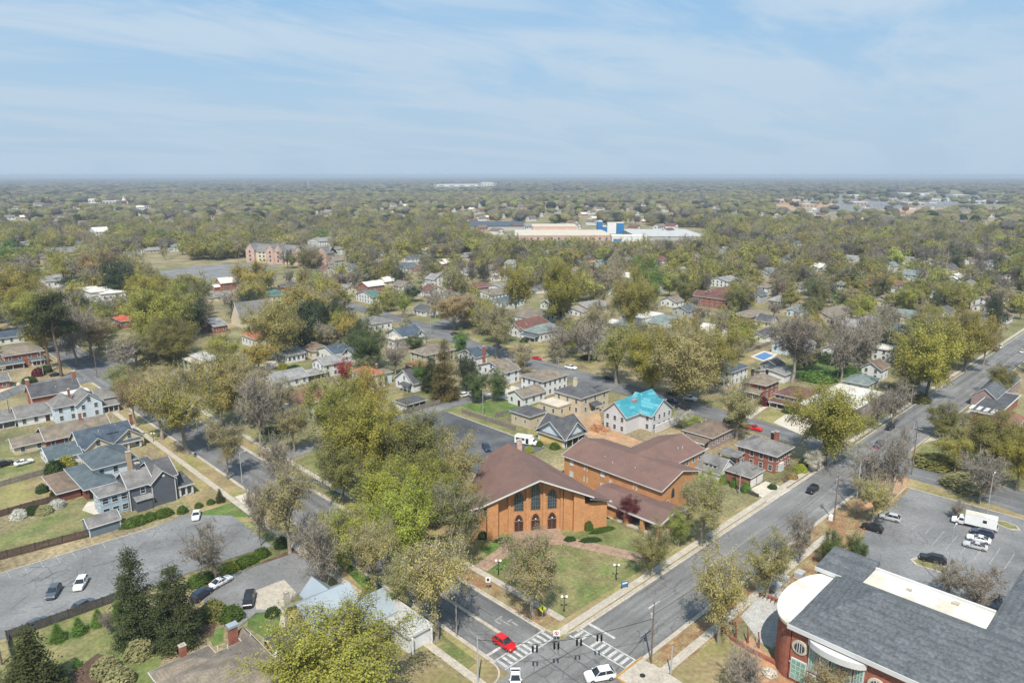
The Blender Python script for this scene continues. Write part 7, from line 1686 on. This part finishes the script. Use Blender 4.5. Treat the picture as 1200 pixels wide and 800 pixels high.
# ---------------------------------------------------------------- trees placed one by one
HAND = [
 # bottom left
 (163, 752, 641, 54, 'cedar', 'conif', 'dark olive cedar standing alone before the left car park, taller of the pair'),
 (208, 754, 664, 58, 'cedar', 'conif', 'dense dark cedar right beside the taller cedar by the hedge'),
 (42, 818, 738, 74, 'fir', 'conif', 'dark green fir cut off by the bottom edge at left'),
 (127, 744, 714, 20, 'bare', 'grey', 'small bare tree on the lawn behind the left fence'),
 (396, 850, 728, 196, 'bigoak', 'olive', 'huge olive gold oak at the bottom edge covering the metal roofed house'),
 (376, 694, 598, 66, 'bare', 'grey', 'bare multi stemmed tree behind the metal roofed house'),
 (340, 648, 536, 74, 'haze', 'haze', 'hazy grey budding tree at the drive mouth left of the side street'),
 (305, 640, 560, 36, 'bare', 'grey', 'slim bare tree at the hedge end beside the car park'),
 (266, 562, 486, 48, 'haze', 'haze', 'small hazy street tree next to the white lamp pole'),
 (221, 532, 428, 84, 'haze', 'olive', 'tall hazy olive street tree left of the side street with thick trunk'),
 (190, 515, 428, 66, 'haze', 'gold', 'gold tinted hazy tree just beyond the thick trunked street tree'),
 (150, 476, 420, 46, 'bud', 'lime', 'thin young tree with lime buds at the left junction'),
 (306, 524, 428, 62, 'bare', 'grey', 'tall bare grey tree in the verge right of the side street'),
 (262, 500, 412, 80, 'oak', 'bud', 'rounded yellow green tree on the verge near the left junction'),
 (292, 502, 420, 66, 'haze', 'bud', 'hazy pale green tree beside the tall bare grey tree'),
 (330, 500, 440, 44, 'haze', 'haze', 'thin hazy tree in front of the white villa'),
 (160, 500, 432, 40, 'haze', 'bronze', 'bronze tinted thin tree beside the left pavement'),
 # central mass along the side street
 (395, 535, 442, 86, 'oak', 'olive', 'yellow olive oak half covering the white villa'),
 (438, 580, 466, 112, 'oak', 'olive', 'great spreading olive oak in the centre left mass'),
 (492, 585, 480, 96, 'oak', 'olived', 'dark olive oak between the great oak and the church car park'),
 (402, 590, 508, 70, 'oak', 'olived', 'dull olive tree at the kerb beneath the great oak'),
 (505, 618, 540, 84, 'oak', 'olive', 'yellow olive oak left of the church roof'),
 (455, 630, 540, 92, 'oak', 'lime', 'bright yellow green oak over the side street verge'),
 (478, 668, 566, 100, 'oak', 'lime', 'brilliant lime green tree overhanging the side street'),
 (405, 668, 580, 80, 'bud', 'lime', 'feathery lime green tree left of the brilliant lime tree'),
 (440, 700, 600, 62, 'haze', 'bud', 'hazy pale tree leaning over the side street'),
 (536, 664, 562, 78, 'haze', 'olived', 'dull olive hazy tree close to the left end of the church'),
 (512, 750, 616, 90, 'haze', 'bud', 'tall hazy tree with pale gold tips beside the wooden pole'),
 (470, 720, 640, 50, 'bud', 'bud', 'thin pale budding tree between metal roof and street'),
 (537, 594, 500, 66, 'bud', 'bud', 'pale budding tree standing in the church car park'),
 (556, 610, 560, 46, 'bud', 'gold', 'small golden tree against the left church wall'),
 (345, 530, 470, 46, 'haze', 'haze', 'small hazy tree on the front lawn of the villa'),
 (430, 505, 428, 60, 'oak', 'gold', 'golden oak crown behind the great oak'),
 (330, 590, 505, 50, 'bare', 'grey', 'bare tree with fine grey twigs on the left verge midway down the street'),
 # church grounds
 (624, 722, 618, 82, 'haze', 'haze', 'hazy budding tree on the corner lawn in front of the church doors'),
 (763, 676, 608, 56, 'bud', 'olived', 'budding tree on the avenue pavement at the end of the paved path'),
 (738, 612, 582, 36, 'dense', 'wine', 'dark burgundy tree before the covered walk'),
 (822, 640, 552, 62, 'haze', 'bud', 'budding street tree by the avenue beside the covered walk'),
 (795, 640, 590, 40, 'bud', 'lime', 'small yellow green tree at the end of the covered walk'),
 (828, 600, 552, 40, 'oak', 'lime', 'yellow green tree against the church wing gable'),
 # along the avenue, right side
 (842, 754, 630, 76, 'bud', 'bud', 'tall pale budding tree nearest the plaza right of the avenue'),
 (898, 700, 618, 62, 'bud', 'bud', 'pale budding tree on the bank left of the school tower'),
 (936, 660, 598, 40, 'bare', 'grey', 'slender bare tree between the budding trees and the evergreens'),
 (1020, 614, 558, 54, 'haze', 'bud', 'rounded hazy tree at the corner of the right car park'),
 (1043, 594, 494, 44, 'bare', 'grey', 'bare tree on the clay bank near the right junction'),
 (1014, 588, 520, 56, 'bare', 'grey', 'wide bare tree by the avenue before the right car park'),
 (972, 664, 620, 32, 'dense', 'magno', 'glossy evergreen left of the pair behind the school tower'),
 (1001, 664, 626, 32, 'dense', 'magno', 'glossy evergreen right of the pair behind the school tower'),
 (1142, 722, 660, 62, 'bare', 'grey', 'broad bare grey tree behind the white school roof'),
 (1110, 702, 656, 40, 'bare', 'grey', 'bare twiggy tree beside the black car island'),
 (872, 822, 756, 66, 'bare', 'grey', 'bare tree at the bottom edge in front of the plaza'),
 (968, 850, 776, 80, 'bud', 'bronze', 'bronze budding bush tree before the school windows'),
 (1120, 608, 585, 22, 'bare', 'grey', 'tiny bare tree on the car park island by the box truck'),
 # right of the avenue further up
 (967, 545, 450, 104, 'oak', 'olive', 'big olive oak on the corner of the avenue and back street'),
 (953, 552, 528, 24, 'dense', 'white', 'white flowering dogwood beneath the big corner oak'),
 (1084, 470, 376, 98, 'oak', 'olive', 'huge yellow green oak overhanging the avenue at upper right'),
 (1130, 436, 362, 66, 'oak', 'gold', 'golden oak just beyond the huge avenue oak'),
 (1152, 428, 372, 40, 'haze', 'bronze', 'bronze tinted tree by the avenue near the right edge'),
 (1170, 464, 426, 36, 'dense', 'olived', 'small round olive tree on the right avenue verge'),
 (1104, 512, 472, 44, 'dense', 'olived', 'round dull green tree at the avenue edge, right side'),
 (1118, 552, 494, 58, 'bud', 'olive', 'yellow olive tree behind the round dull green tree'),
 (1160, 555, 482, 78, 'oak', 'olived', 'spreading dark olive oak near the right edge'),
 (1148, 590, 526, 62, 'bare', 'grey', 'bare grey tree below the spreading dark olive oak'),
 (1190, 575, 505, 50, 'oak', 'olive', 'olive tree touching the right edge'),
 (1128, 500, 480, 22, 'bare', 'grey', 'little purple grey bare tree beside the driveway at right'),
 (1046, 500, 446, 40, 'bare', 'grey', 'bare tree at the right end of the flat roofed shop'),
 (1028, 504, 450, 36, 'bare', 'grey', 'bare tree against the flat roofed shop wall'),
 (1062, 470, 425, 44, 'haze', 'olived', 'scrubby olive tree under the huge avenue oak'),
 # around the back street
 (863, 515, 440, 56, 'bud', 'bud', 'slim pale street tree with clear trunk beside the parked cars'),
 (800, 478, 388, 92, 'oak', 'haze', 'broad hazy olive tree behind the tarped house'),
 (764, 462, 384, 84, 'oak', 'olive', 'yellow olive tree left of the broad hazy tree behind the tarped house'),
 (722, 450, 372, 60, 'haze', 'olive', 'hazy olive street tree above the beige mansion'),
 (829, 462, 378, 70, 'oak', 'gold', 'golden oak left of the white house with slate roof'),
 (755, 430, 380, 64, 'oak', 'gold', 'golden oak below the white box roofed building'),
 (985, 448, 362, 58, 'bare', 'grey', 'tall bare tree right of the swimming pool'),
 (1008, 440, 368, 54, 'bare', 'grey', 'dark bare tree behind the grey green roof'),
 (928, 448, 362, 66, 'haze', 'grey', 'tall grey hazy tree beside the pool pavilion'),
 (811, 508, 484, 26, 'bud', 'lime', 'small lime blossomed tree by the brown hipped roof'),
 (800, 502, 478, 30, 'bud', 'white', 'white blossoming shrub tree before the tarped house'),
 # centre houses
 (522, 468, 398, 34, 'cedar', 'cypress', 'tall bronze green cypress behind the church car park'),
 (506, 458, 418, 28, 'cedar', 'conif', 'dark conifer left of the bronze green cypress'),
 (547, 458, 412, 34, 'dense', 'dark', 'dark evergreen right of the bronze green cypress'),
 (540, 412, 386, 22, 'dense', 'green', 'small bright green tree beside the white brick chimney house'),
 (560, 472, 430, 30, 'dense', 'magno', 'evergreen left of the pair over the parked white cars'),
 (583, 470, 432, 30, 'dense', 'magno', 'evergreen right of the pair over the parked white cars'),
 (432, 432, 376, 54, 'dense', 'magno', 'big glossy magnolia in the centre left'),
 (430, 434, 412, 28, 'dense', 'creamy', 'cream flowering bush in front of the big magnolia'),
 (404, 444, 420, 22, 'dense', 'crimson', 'vivid crimson tree among the white houses'),
 (492, 455, 422, 26, 'dense', 'green', 'green tree between the white gable and the bronze green cypress'),
 (368, 398, 344, 48, 'dense', 'dark', 'dark evergreen left of the dark pair by the golden oak'),
 (394, 398, 350, 40, 'dense', 'dark', 'dark evergreen right of the dark pair by the golden oak'),
 (356, 385, 334, 54, 'oak', 'gold', 'golden oak behind the dark evergreen pair'),
 (325, 424, 350, 78, 'oak', 'bud', 'big pale branched oak over the orange roofed house'),
 (464, 440, 396, 36, 'bare', 'grey', 'brownish bare tree between magnolia and beige house'),
 (487, 408, 392, 32, 'dense', 'magno', 'rounded evergreen below the navy roofed house'),
 (582, 420, 348, 56, 'haze', 'haze', 'tall hazy street tree over the back street cars'),
 (533, 386, 340, 64, 'haze', 'bronze', 'bronze hazy tree at the back street bend'),
 (605, 372, 304, 46, 'oak', 'olive', 'yellow olive oak with tall trunk in the middle distance'),
 (655, 385, 300, 60, 'oak', 'olive', 'wide yellow olive oak right of the tall trunked one'),
 (655, 378, 335, 36, 'dense', 'dark', 'dark green evergreen under the wide yellow olive oak'),
 (655, 420, 380, 48, 'bare', 'pink', 'bare pinkish tree on the back street lawn'),
 (690, 425, 368, 52, 'bare', 'pink', 'broad bare pinkish tree before the grey porched house'),
 (615, 430, 400, 22, 'bare', 'grey', 'small bare tree by the parked red car'),
 (474, 372, 342, 24, 'oak', 'lime', 'vivid light green tree in the centre left'),
 (740, 395, 318, 60, 'oak', 'gold', 'golden tall tree above the bright white box roof'),
 (700, 400, 350, 40, 'haze', 'haze', 'grey hazy tree left of the bright white box roof'),
 (762, 362, 303, 36, 'dense', 'green', 'bright green evergreen column in the centre right'),
 # upper left
 (72, 441, 342, 46, 'pine', 'conif', 'tall pine at the left junction, right one of two'),
 (60, 434, 352, 44, 'pine', 'conif', 'tall pine at the left junction, left one of two'),
 (90, 428, 350, 58, 'bare', 'grey', 'bare forked tree beside the tall pines'),
 (140, 348, 298, 46, 'dense', 'dark', 'dark round evergreen in the left middle distance'),
 (188, 402, 336, 92, 'oak', 'olive', 'very broad olive oak in the left middle distance'),
 (230, 392, 348, 40, 'dense', 'dark', 'dark shrubby evergreen right of the very broad olive oak'),
 (120, 336, 292, 54, 'oak', 'bronze', 'bronze oak above the rambling white roofs'),
 (22, 380, 310, 76, 'oak', 'gold', 'golden oak at the left edge'),
 (14, 318, 282, 40, 'dense', 'green', 'fresh green tree at the far left edge'),
 (105, 420, 366, 58, 'haze', 'bronze', 'bronze hazy tree behind the two tall pines'),
 (205, 430, 372, 64, 'oak', 'olived', 'dull olive tree right of the cross street'),
 (160, 430, 390, 50, 'haze', 'olived', 'hazy dull olive tree over the cross street'),
 (40, 392, 340, 60, 'oak', 'olive', 'olive oak beside the golden oak at the left'),
 (297, 345, 305, 58, 'oak', 'gold', 'golden tree in front of the apartment block'),
 (178, 365, 320, 60, 'oak', 'olive', 'olive oak beyond the very broad one'),
]
for u, vb, vt, w, k, tint, lab in HAND:
    mid = {'oak': 'moak', 'haze': 'mhaze', 'bare': 'mbare', 'dense': 'mdense', 'cedar': 'mcedar'}
    if vb < 400 and w < 60: k = mid.get(k, k)
    T(u, vb, vt, w, k, tint, lab)
x, y = G(257, 682)
tree(x, y, 16, 9.5, 'bare', 'grey', 'leaning bare silver tree rising from behind the parked white car', lean=(math.radians(6), math.radians(-16)), rot=0)

# ---------------------------------------------------------------- the rest of the neighbourhood's trees
def in_poly(x, y, P):
    c = False; n = len(P); j = n - 1
    for i in range(n):
        if (P[i][1] > y) != (P[j][1] > y) and x < (P[j][0] - P[i][0]) * (y - P[i][1]) / (P[j][1] - P[i][1]) + P[i][0]: c = not c
        j = i
    return c
HFAR = []
HBOX = []                                        # where the houses show, so that no scattered tree buries one
for ib, (x0, x1, y0, y1) in enumerate(BUILT):
    if x1 - x0 > 120: continue
    c = [PXL(x, y, z) for x in (x0, x1) for y in (y0, y1) for z in (1.5, 5.5)]
    if min(q[2] for q in c) < 30: continue
    us = [q[0] for q in c]; vs = [q[1] for q in c]; HBOX.append((min(us), max(us), min(vs), max(vs), c[0][2], FARB.get(ib, .32)))
    if c[0][2] > 900: HFAR.append(HBOX[-1])
HBOX.append((286, 386, 283, 314, 640, .02)); HBOX.append((548, 830, 262, 284, 1000, .05))
CLEAR = [[(905, 232), (1000, 225), (1110, 222), (1185, 226), (1182, 250), (1090, 254), (1000, 258), (905, 256)], [(545, 262), (700, 262), (830, 268), (835, 292), (760, 300), (700, 299), (600, 296), (545, 280)], [(160, 306), (330, 306), (340, 330), (220, 348), (160, 330)], [(830, 285), (910, 282), (905, 292), (840, 292)],
         [(505, 216), (585, 214), (585, 222), (505, 224)], [(410, 204), (452, 204), (452, 208), (410, 208)], [(635, 236), (646, 236), (641, 262), (632, 262)], [(880, 402), (935, 405), (915, 430), (870, 425)], [(990, 262), (1000, 275), (1010, 280), (985, 275)], [(1155, 270), (1200, 275), (1200, 285), (1155, 280)]]
def nz(x, y, s, o=0.0):
    from mathutils import noise
    return noise.noise(Vector((x * s + o, y * s - o, o)))
PAL = [('olive', .24), ('haze', .18), ('grey', .19), ('bronze', .06), ('gold', .09), ('olived', .12), ('dark', .06), ('lime', .04), ('bud', .05), ('green', .015), ('pink', .02)]
FARPAL = [('olived', .16), ('haze', .14), ('grey', .28), ('dark', .30), ('bronze', .12)]
pn = [p for p, _ in PAL]; pw = np.array([w for _, w in PAL]); pw /= pw.sum()
FW = math.atan(600 / F) + math.radians(3)
pts = []
def scatter(r0, r1, cell, prob, W0, H0, hug):
    n = int(r1 / cell) + 2
    for i in range(-int(n * .3), n):
        for j in range(-int(n * .3), n):
            x = (i + R.uniform(0, 1)) * cell; y = (j + R.uniform(0, 1)) * cell
            d = math.hypot(x, y)
            if not (r0 <= d < r1): continue
            if abs(math.atan2(x * RX + y * RY, x * FX + y * FY)) > FW: continue
            p = prob * (1 + .8 * nz(x, y, 1 / 140., 3.1))
            if R.random() > p: continue
            u, v, zc = PXL(x, y, 0)
            if any(in_poly(u, v, c) for c in CLEAR[1:]): continue
            if in_poly(u, v, CLEAR[0]) and R.random() < .9: continue
            W_ = W0 * R.uniform(.6, 1.3); H_ = H0 * R.uniform(.65, 1.25)
            if not hug and d < 2700:
                hw = W_ * .4 * F / zc; top = PXL(x, y, H_)[1]
                if any(zc < z + 2 and min(b, u + hw) > max(a, u - hw) and min(e, v) - max(c, top) > .55 * (e - c) for a, b, c, e, z, hg in HFAR): continue
            if hug:
                if any(in_poly(x, y, p_) for p_ in ROADS): continue
                m = W_ * .28
                if any(a - m < x < b + m and c - m < y < e + m for a, b, c, e in BUILT): continue
                hw = W_ * .42 * F / zc; top = PXL(x, y, H_)[1]; bad = False
                for a, b, c, e, z, hug in HBOX:
                    if zc < z + 2:
                        ox = min(b, u + hw) - max(a, u - hw); oy = min(e, v - (v - top) * .15) - max(c, top)
                        if ox > 0 and oy > 0 and ox * oy > hug * (b - a) * (e - c): bad = True; break
                if bad: continue
            tn = pn[RN.choice(len(pn), p=pw)]
            g = nz(x, y, 1 / 90., 9.7)
            if g > .28 and R.random() < .42: tn = 'grey'
            elif g < -.25 and R.random() < .45: tn = 'olive'
            pts.append((x, y, H_, W_, tn, zc))
HUG = .30
scatter(215, 620, 9.2, .9, 17.0, 16.0, True)
scatter(620, 1250, 11.0, .95, 21, 17.5, True)
# keep the foreground lots open: only hand-placed trees nearer than this
def keep(p):
    x, y = p[0], p[1]; u, v, z = PXL(x, y, 0)
    if v > 445: return False
    if v > 425 and u < 900 and u > 250 and R.random() < .5: return False
    if x < 1000 and abs(y - 68.3) < 8 + .36 * p[3]: return False
    if 60 < x < 100 and y < 420 and R.random() < .5: return False
    return True
pts = [p for p in pts if keep(p)]
hp = [(t['x'], t['y'], t['W']) for t in TREES]
pts = [p for p in pts if not any((p[0] - a) ** 2 + (p[1] - b) ** 2 < (.30 * (w + p[3])) ** 2 for a, b, w in hp)]
pts.sort(key=lambda p: -(p[2] * p[3]) / p[5] ** 2)
NIND = 300 - len(TREES)
def kind_of(tn, big):
    if tn == 'grey' or tn == 'pink': return 'mbare' if not big else 'bare'
    if tn in ('haze', 'bud', 'bronze'): return 'mhaze' if not big else 'haze'
    if tn in ('dark', 'green'): return 'mcedar' if R.random() < .25 else 'mdense'
    return 'moak'
for p in pts[:NIND]:
    tree(p[0], p[1], p[2], p[3], kind_of(p[4], False), p[4], None)
rest = pts[NIND:]
n_near = len(rest)
pts = []
scatter(1250, 3000, 16.0, .9, 22, 17, False)
PAL = FARPAL; pn = [p for p, _ in PAL]; pw = np.array([w for _, w in PAL]); pw /= pw.sum()
scatter(3000, 9500, 34.0, .9, 44, 18, False)
scatter(9500, 20000, 130.0, .9, 190, 17, False)
far_pts = pts

# the woodland beyond: one counted-by-nobody mass, instances of five light prototypes
PC = bpy.data.collections.new('woodland_prototypes')
def lo_tree(name, kind):
    if kind == 'bare':
        wm, cm = grow(14, 7, .22, 8, 5, 5, 0, name=name, twig_r=.16)
        t3 = np.array([list(wm.vertices[i].co) for i in range(len(wm.vertices))], dtype=np.float32)
        wm.materials.clear(); wm.materials.append(M_leaf_far); me = wm
    else:
        wm, cm = grow(14, 7.5, .18, 7, 5, 4, 2200 if kind == 'leafy' else 900, .72 if kind == 'leafy' else .55, .8, name=name, twig_r=.1, leafmat=M_leaf_far)
        bm = bmesh.new(); bm.from_mesh(wm); k = len(bm.faces); bm.from_mesh(cm)
        bm.faces.ensure_lookup_table()
        for i, f in enumerate(bm.faces): f.material_index = 0 if i < k else 1
        me = bpy.data.meshes.new(name); bm.to_mesh(me); bm.free(); me.materials.append(M_barkp if kind == 'hazy' else M_bark); me.materials.append(M_leaf_far)
    return me
def blob_tree(name, n, s):
    """A far crown: an uneven leafy hull with loose leaf clumps breaking its outline."""
    bm = bmesh.new(); bmesh.ops.create_icosphere(bm, subdivisions=3, radius=1.0)
    ph = RN.uniform(0, 6, 3)
    for v in bm.verts:
        c = v.co; k = 1 + .16 * math.sin(3.1 * c.x + ph[0]) * math.cos(2.7 * c.y + ph[1]) + .12 * math.sin(6.3 * c.z + 5 * c.x + ph[2]) + .07 * math.sin(11 * c.y + 9 * c.x)
        v.co = Vector((c.x * 6.6 * k, c.y * 6.6 * k, 7.2 + c.z * (5.6 if c.z > 0 else 5.0) * k))
    for f in bm.faces: f.smooth = True
    C = RN.normal(size=(n, 3)); C /= np.linalg.norm(C, axis=1)[:, None]; C *= RN.uniform(.9, 1.12, size=(n, 1)); C = C * np.array([6.8, 6.8, 5.6]) + np.array([0, 0, 7.4])
    q = quads_mesh(name + '_q', C, s, M_leaf_far, face=1.6); bm.from_mesh(q)
    me = bpy.data.meshes.new(name); bm.to_mesh(me); bm.free(); me.materials.append(M_leaf_far); return me
protos = [lo_tree('wood_leafy', 'leafy'), lo_tree('wood_leafy_b', 'leafy'), lo_tree('wood_hazy', 'hazy'), lo_tree('wood_bare', 'bare'), blob_tree('wood_far', 300, 1.1), blob_tree('wood_far_b', 240, 1.2)]
for i, me in enumerate(protos):
    o = bpy.data.objects.new('woodland_tree_%s' % 'abcdef'[i], me); PC.objects.link(o)
allp = rest + far_pts
n = len(allp)
me = bpy.data.meshes.new('woodland'); me.vertices.add(n)
co = np.array([(p[0], p[1], 0) for p in allp], dtype=np.float32); me.vertices.foreach_set('co', co.ravel())
tint = np.ones((n, 4), np.float32); scl = np.zeros((n, 3), np.float32); idx = np.zeros(n, np.int32); rot = np.zeros((n, 3), np.float32)
for i, p in enumerate(allp):
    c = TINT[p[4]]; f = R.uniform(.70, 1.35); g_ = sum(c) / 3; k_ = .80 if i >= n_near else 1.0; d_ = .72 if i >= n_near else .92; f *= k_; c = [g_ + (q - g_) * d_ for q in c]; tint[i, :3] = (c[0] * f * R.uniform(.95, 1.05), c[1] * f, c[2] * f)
    scl[i] = (p[3] / 15, p[3] / 15, p[2] / 14); rot[i, 2] = R.uniform(0, 6.28)
    if i >= n_near: idx[i] = 4 + (i % 2) if p[5] > 1800 else (3 if p[4] in ('grey', 'pink') and R.random() < .5 else 4)
    else: idx[i] = 3 if p[4] in ('grey', 'pink') else 2 if p[4] in ('haze', 'bud', 'bronze') else i % 2
for nm, ty, dat in (('tint', 'FLOAT_COLOR', tint), ('scl', 'FLOAT_VECTOR', scl), ('rot', 'FLOAT_VECTOR', rot)):
    at = me.attributes.new(nm, ty, 'POINT'); at.data.foreach_set('color' if ty == 'FLOAT_COLOR' else 'vector', dat.ravel())
at = me.attributes.new('idx', 'INT', 'POINT'); at.data.foreach_set('value', idx)
me.update()
wo = link('woodland', me); wo['kind'] = 'stuff'; wo['label'] = 'budding woodland stretching from the neighbourhood to the horizon'
ng = bpy.data.node_groups.new('plant_woodland', 'GeometryNodeTree')
ng.interface.new_socket('Geometry', in_out='INPUT', socket_type='NodeSocketGeometry'); ng.interface.new_socket('Geometry', in_out='OUTPUT', socket_type='NodeSocketGeometry')
gi = ng.nodes.new('NodeGroupInput'); go = ng.nodes.new('NodeGroupOutput')
ci = ng.nodes.new('GeometryNodeCollectionInfo'); ci.inputs['Collection'].default_value = PC; ci.inputs['Separate Children'].default_value = True; ci.inputs['Reset Children'].default_value = True
ip = ng.nodes.new('GeometryNodeInstanceOnPoints'); ip.inputs['Pick Instance'].default_value = True
mtp = ng.nodes.new('GeometryNodeMeshToPoints'); mtp.inputs['Radius'].default_value = .05
def na(nm, ty):
    q = ng.nodes.new('GeometryNodeInputNamedAttribute'); q.data_type = ty; q.inputs['Name'].default_value = nm; return q.outputs['Attribute']
ng.links.new(gi.outputs[0], mtp.inputs['Mesh']); ng.links.new(mtp.outputs[0], ip.inputs['Points']); ng.links.new(ci.outputs[0], ip.inputs['Instance'])
ng.links.new(na('idx', 'INT'), ip.inputs['Instance Index']); ng.links.new(na('scl', 'FLOAT_VECTOR'), ip.inputs['Scale'])
e2r = ng.nodes.new('FunctionNodeEulerToRotation'); ng.links.new(na('rot', 'FLOAT_VECTOR'), e2r.inputs[0]); ng.links.new(e2r.outputs[0], ip.inputs['Rotation'])
ng.links.new(ip.outputs[0], go.inputs[0])
md = wo.modifiers.new('plant_woodland', 'NODES'); md.node_group = ng
print('TREES', len(TREES), 'near rest', n_near, 'far', len(far_pts))
# ---------------------------------------------------------------- labels for the scattered trees and houses, from what stands next to them
LM = [('the blue tarped house', 740, 490), ('the orange brick church', 628, 620), ('the church wing', 735, 560), ('the apartment block', 336, 308), ('the bright blue towers', 715, 270), ('the swimming pool', 895, 417), ('the maroon roofed apartments', 852, 355), ('the white box roof', 750, 372), ('the beige mansion', 683, 478), ('the huge avenue oak', 1084, 440),
      ('the big corner oak', 967, 520), ('the white villa', 355, 480), ('the big glossy magnolia', 432, 410), ('the crimson tree', 404, 436), ('the tall pines', 66, 400), ('the cream chapel', 280, 378), ('the bright red roof', 141, 376), ('the rambling white roofs', 115, 345), ('the white gable at left', 112, 271), ('the bronze green cypress', 522, 440), ('the radio mast', 361, 220),
      ('the left junction', 105, 425), ('the slate roofed white house', 850, 440), ('the pale tan roof', 618, 365), ('the slate hipped roof', 596, 352), ('the maroon roof in grey trees', 556, 334), ('the tan grey roof', 972, 365), ('the orange roofed house', 298, 396), ('the teal green roof', 320, 345), ('the vivid light green tree', 474, 360), ('the green roofed white house', 434, 342), ('the dark evergreen pair', 380, 375), ('the flat white shop roof', 990, 465), ('the left car park', 150, 640), ('the upper left car park', 240, 320), ('the far shopping strip', 1000, 240), ('the bright green column tree', 762, 335), ('the tall trunked yellow oak', 605, 340), ('the wide yellow olive oak', 655, 345), ('the flat white house', 1040, 405), ('the top of the avenue', 1180, 405), ('the far left edge', 5, 330), ('the right edge', 1195, 330), ('the far school roofs', 650, 275), ('the golden oak at left', 22, 345), ('the dark round evergreen', 140, 325), ('the very broad olive oak', 188, 370), ('the layered pale grey roofs', 690, 358), ('the two brick bungalows', 925, 455), ('the bright white cottage', 985, 408)]
NAMES = {'olive': 'olive green', 'olived': 'dull olive', 'gold': 'golden', 'haze': 'hazy tan', 'bud': 'pale budding', 'bronze': 'bronze', 'grey': 'bare grey', 'pink': 'bare pinkish', 'dark': 'dark evergreen', 'lime': 'lime green', 'green': 'fresh green'}
used_labels = set(o.get('label') for o in bpy.data.objects if o.get('label'))
def place_label(phrase, u, v, extra=('',)):
    near = sorted(LM, key=lambda q: (q[1] - u) ** 2 + 3.0 * (q[2] - v) ** 2)
    def rel(q):
        du, dv = u - q[1], (v - q[2]) * 1.7; d = math.hypot(du, dv)
        adv = 'just ' if d < 32 else 'some way ' if d > 85 else ''
        if abs(du) > abs(dv) * 1.3: return adv + ('right of ' if du > 0 else 'left of ')
        if abs(dv) > abs(du) * 1.3: return adv + ('behind ' if dv < 0 else 'in front of ')
        return adv + ('behind and right of ' if du > 0 and dv < 0 else 'behind and left of ' if dv < 0 else 'before and right of ' if du > 0 else 'before and left of ')
    cands = []
    for q in near[:3]: cands.append(f'{phrase} {rel(q)}{q[0]}')
    for i in range(0, 5):
        for j in range(i + 1, 7):
            a, b = near[i], near[j]
            cands.append(f'{phrase} {rel(a)}{a[0]}, {rel(b).replace("just ", "").replace("some way ", "")}{b[0]}')
    for q in near[3:12]: cands.append(f'{phrase} {rel(q)}{q[0]}')
    for c in cands:
        if c not in used_labels and len(c.replace(',', ' ').split()) <= 16: used_labels.add(c); return c
    for w in ('rather small ', 'fairly tall ', 'ragged ', 'rounded ', 'slim '):
        c = f'{w}{cands[0]}'
        if c not in used_labels: used_labels.add(c); return c
    return cands[0]
for o, ph, x, y, u, v in UNL:
    o['label'] = place_label(ph, u, v)
for t in TREES:
    if t['lab']: t['o']['group'] = 'neighbourhood trees'; continue
    u, v, zc = PXL(t['x'], t['y'], t['H'] * .5)
    sz = 'small ' if t['H'] < 12.5 else 'big ' if t['W'] > 18 else 'tall ' if t['H'] > 19 else ''
    t['o']['label'] = place_label(sz + NAMES[t['tint']] + ' tree', u, v); t['o']['group'] = 'neighbourhood trees'
# ---------------------------------------------------------------- haze
hb = MB().box(-900, 22000, -900, 22000, -1.0, 86.0)
hm = bpy.data.materials.new('haze'); hm.use_nodes = True; t = hm.node_tree
for n in list(t.nodes):
    if n.type == 'BSDF_PRINCIPLED': t.nodes.remove(n)
pv = t.nodes.new('ShaderNodeVolumePrincipled'); pv.inputs['Color'].default_value = (0.60, 0.70, 0.82, 1); pv.inputs['Density'].default_value = 0.000125; pv.inputs['Anisotropy'].default_value = 0.0
t.links.new(pv.outputs[0], t.nodes['Material Output'].inputs['Volume'])
ho = hb.build('haze', hm); ho['kind'] = 'stuff'
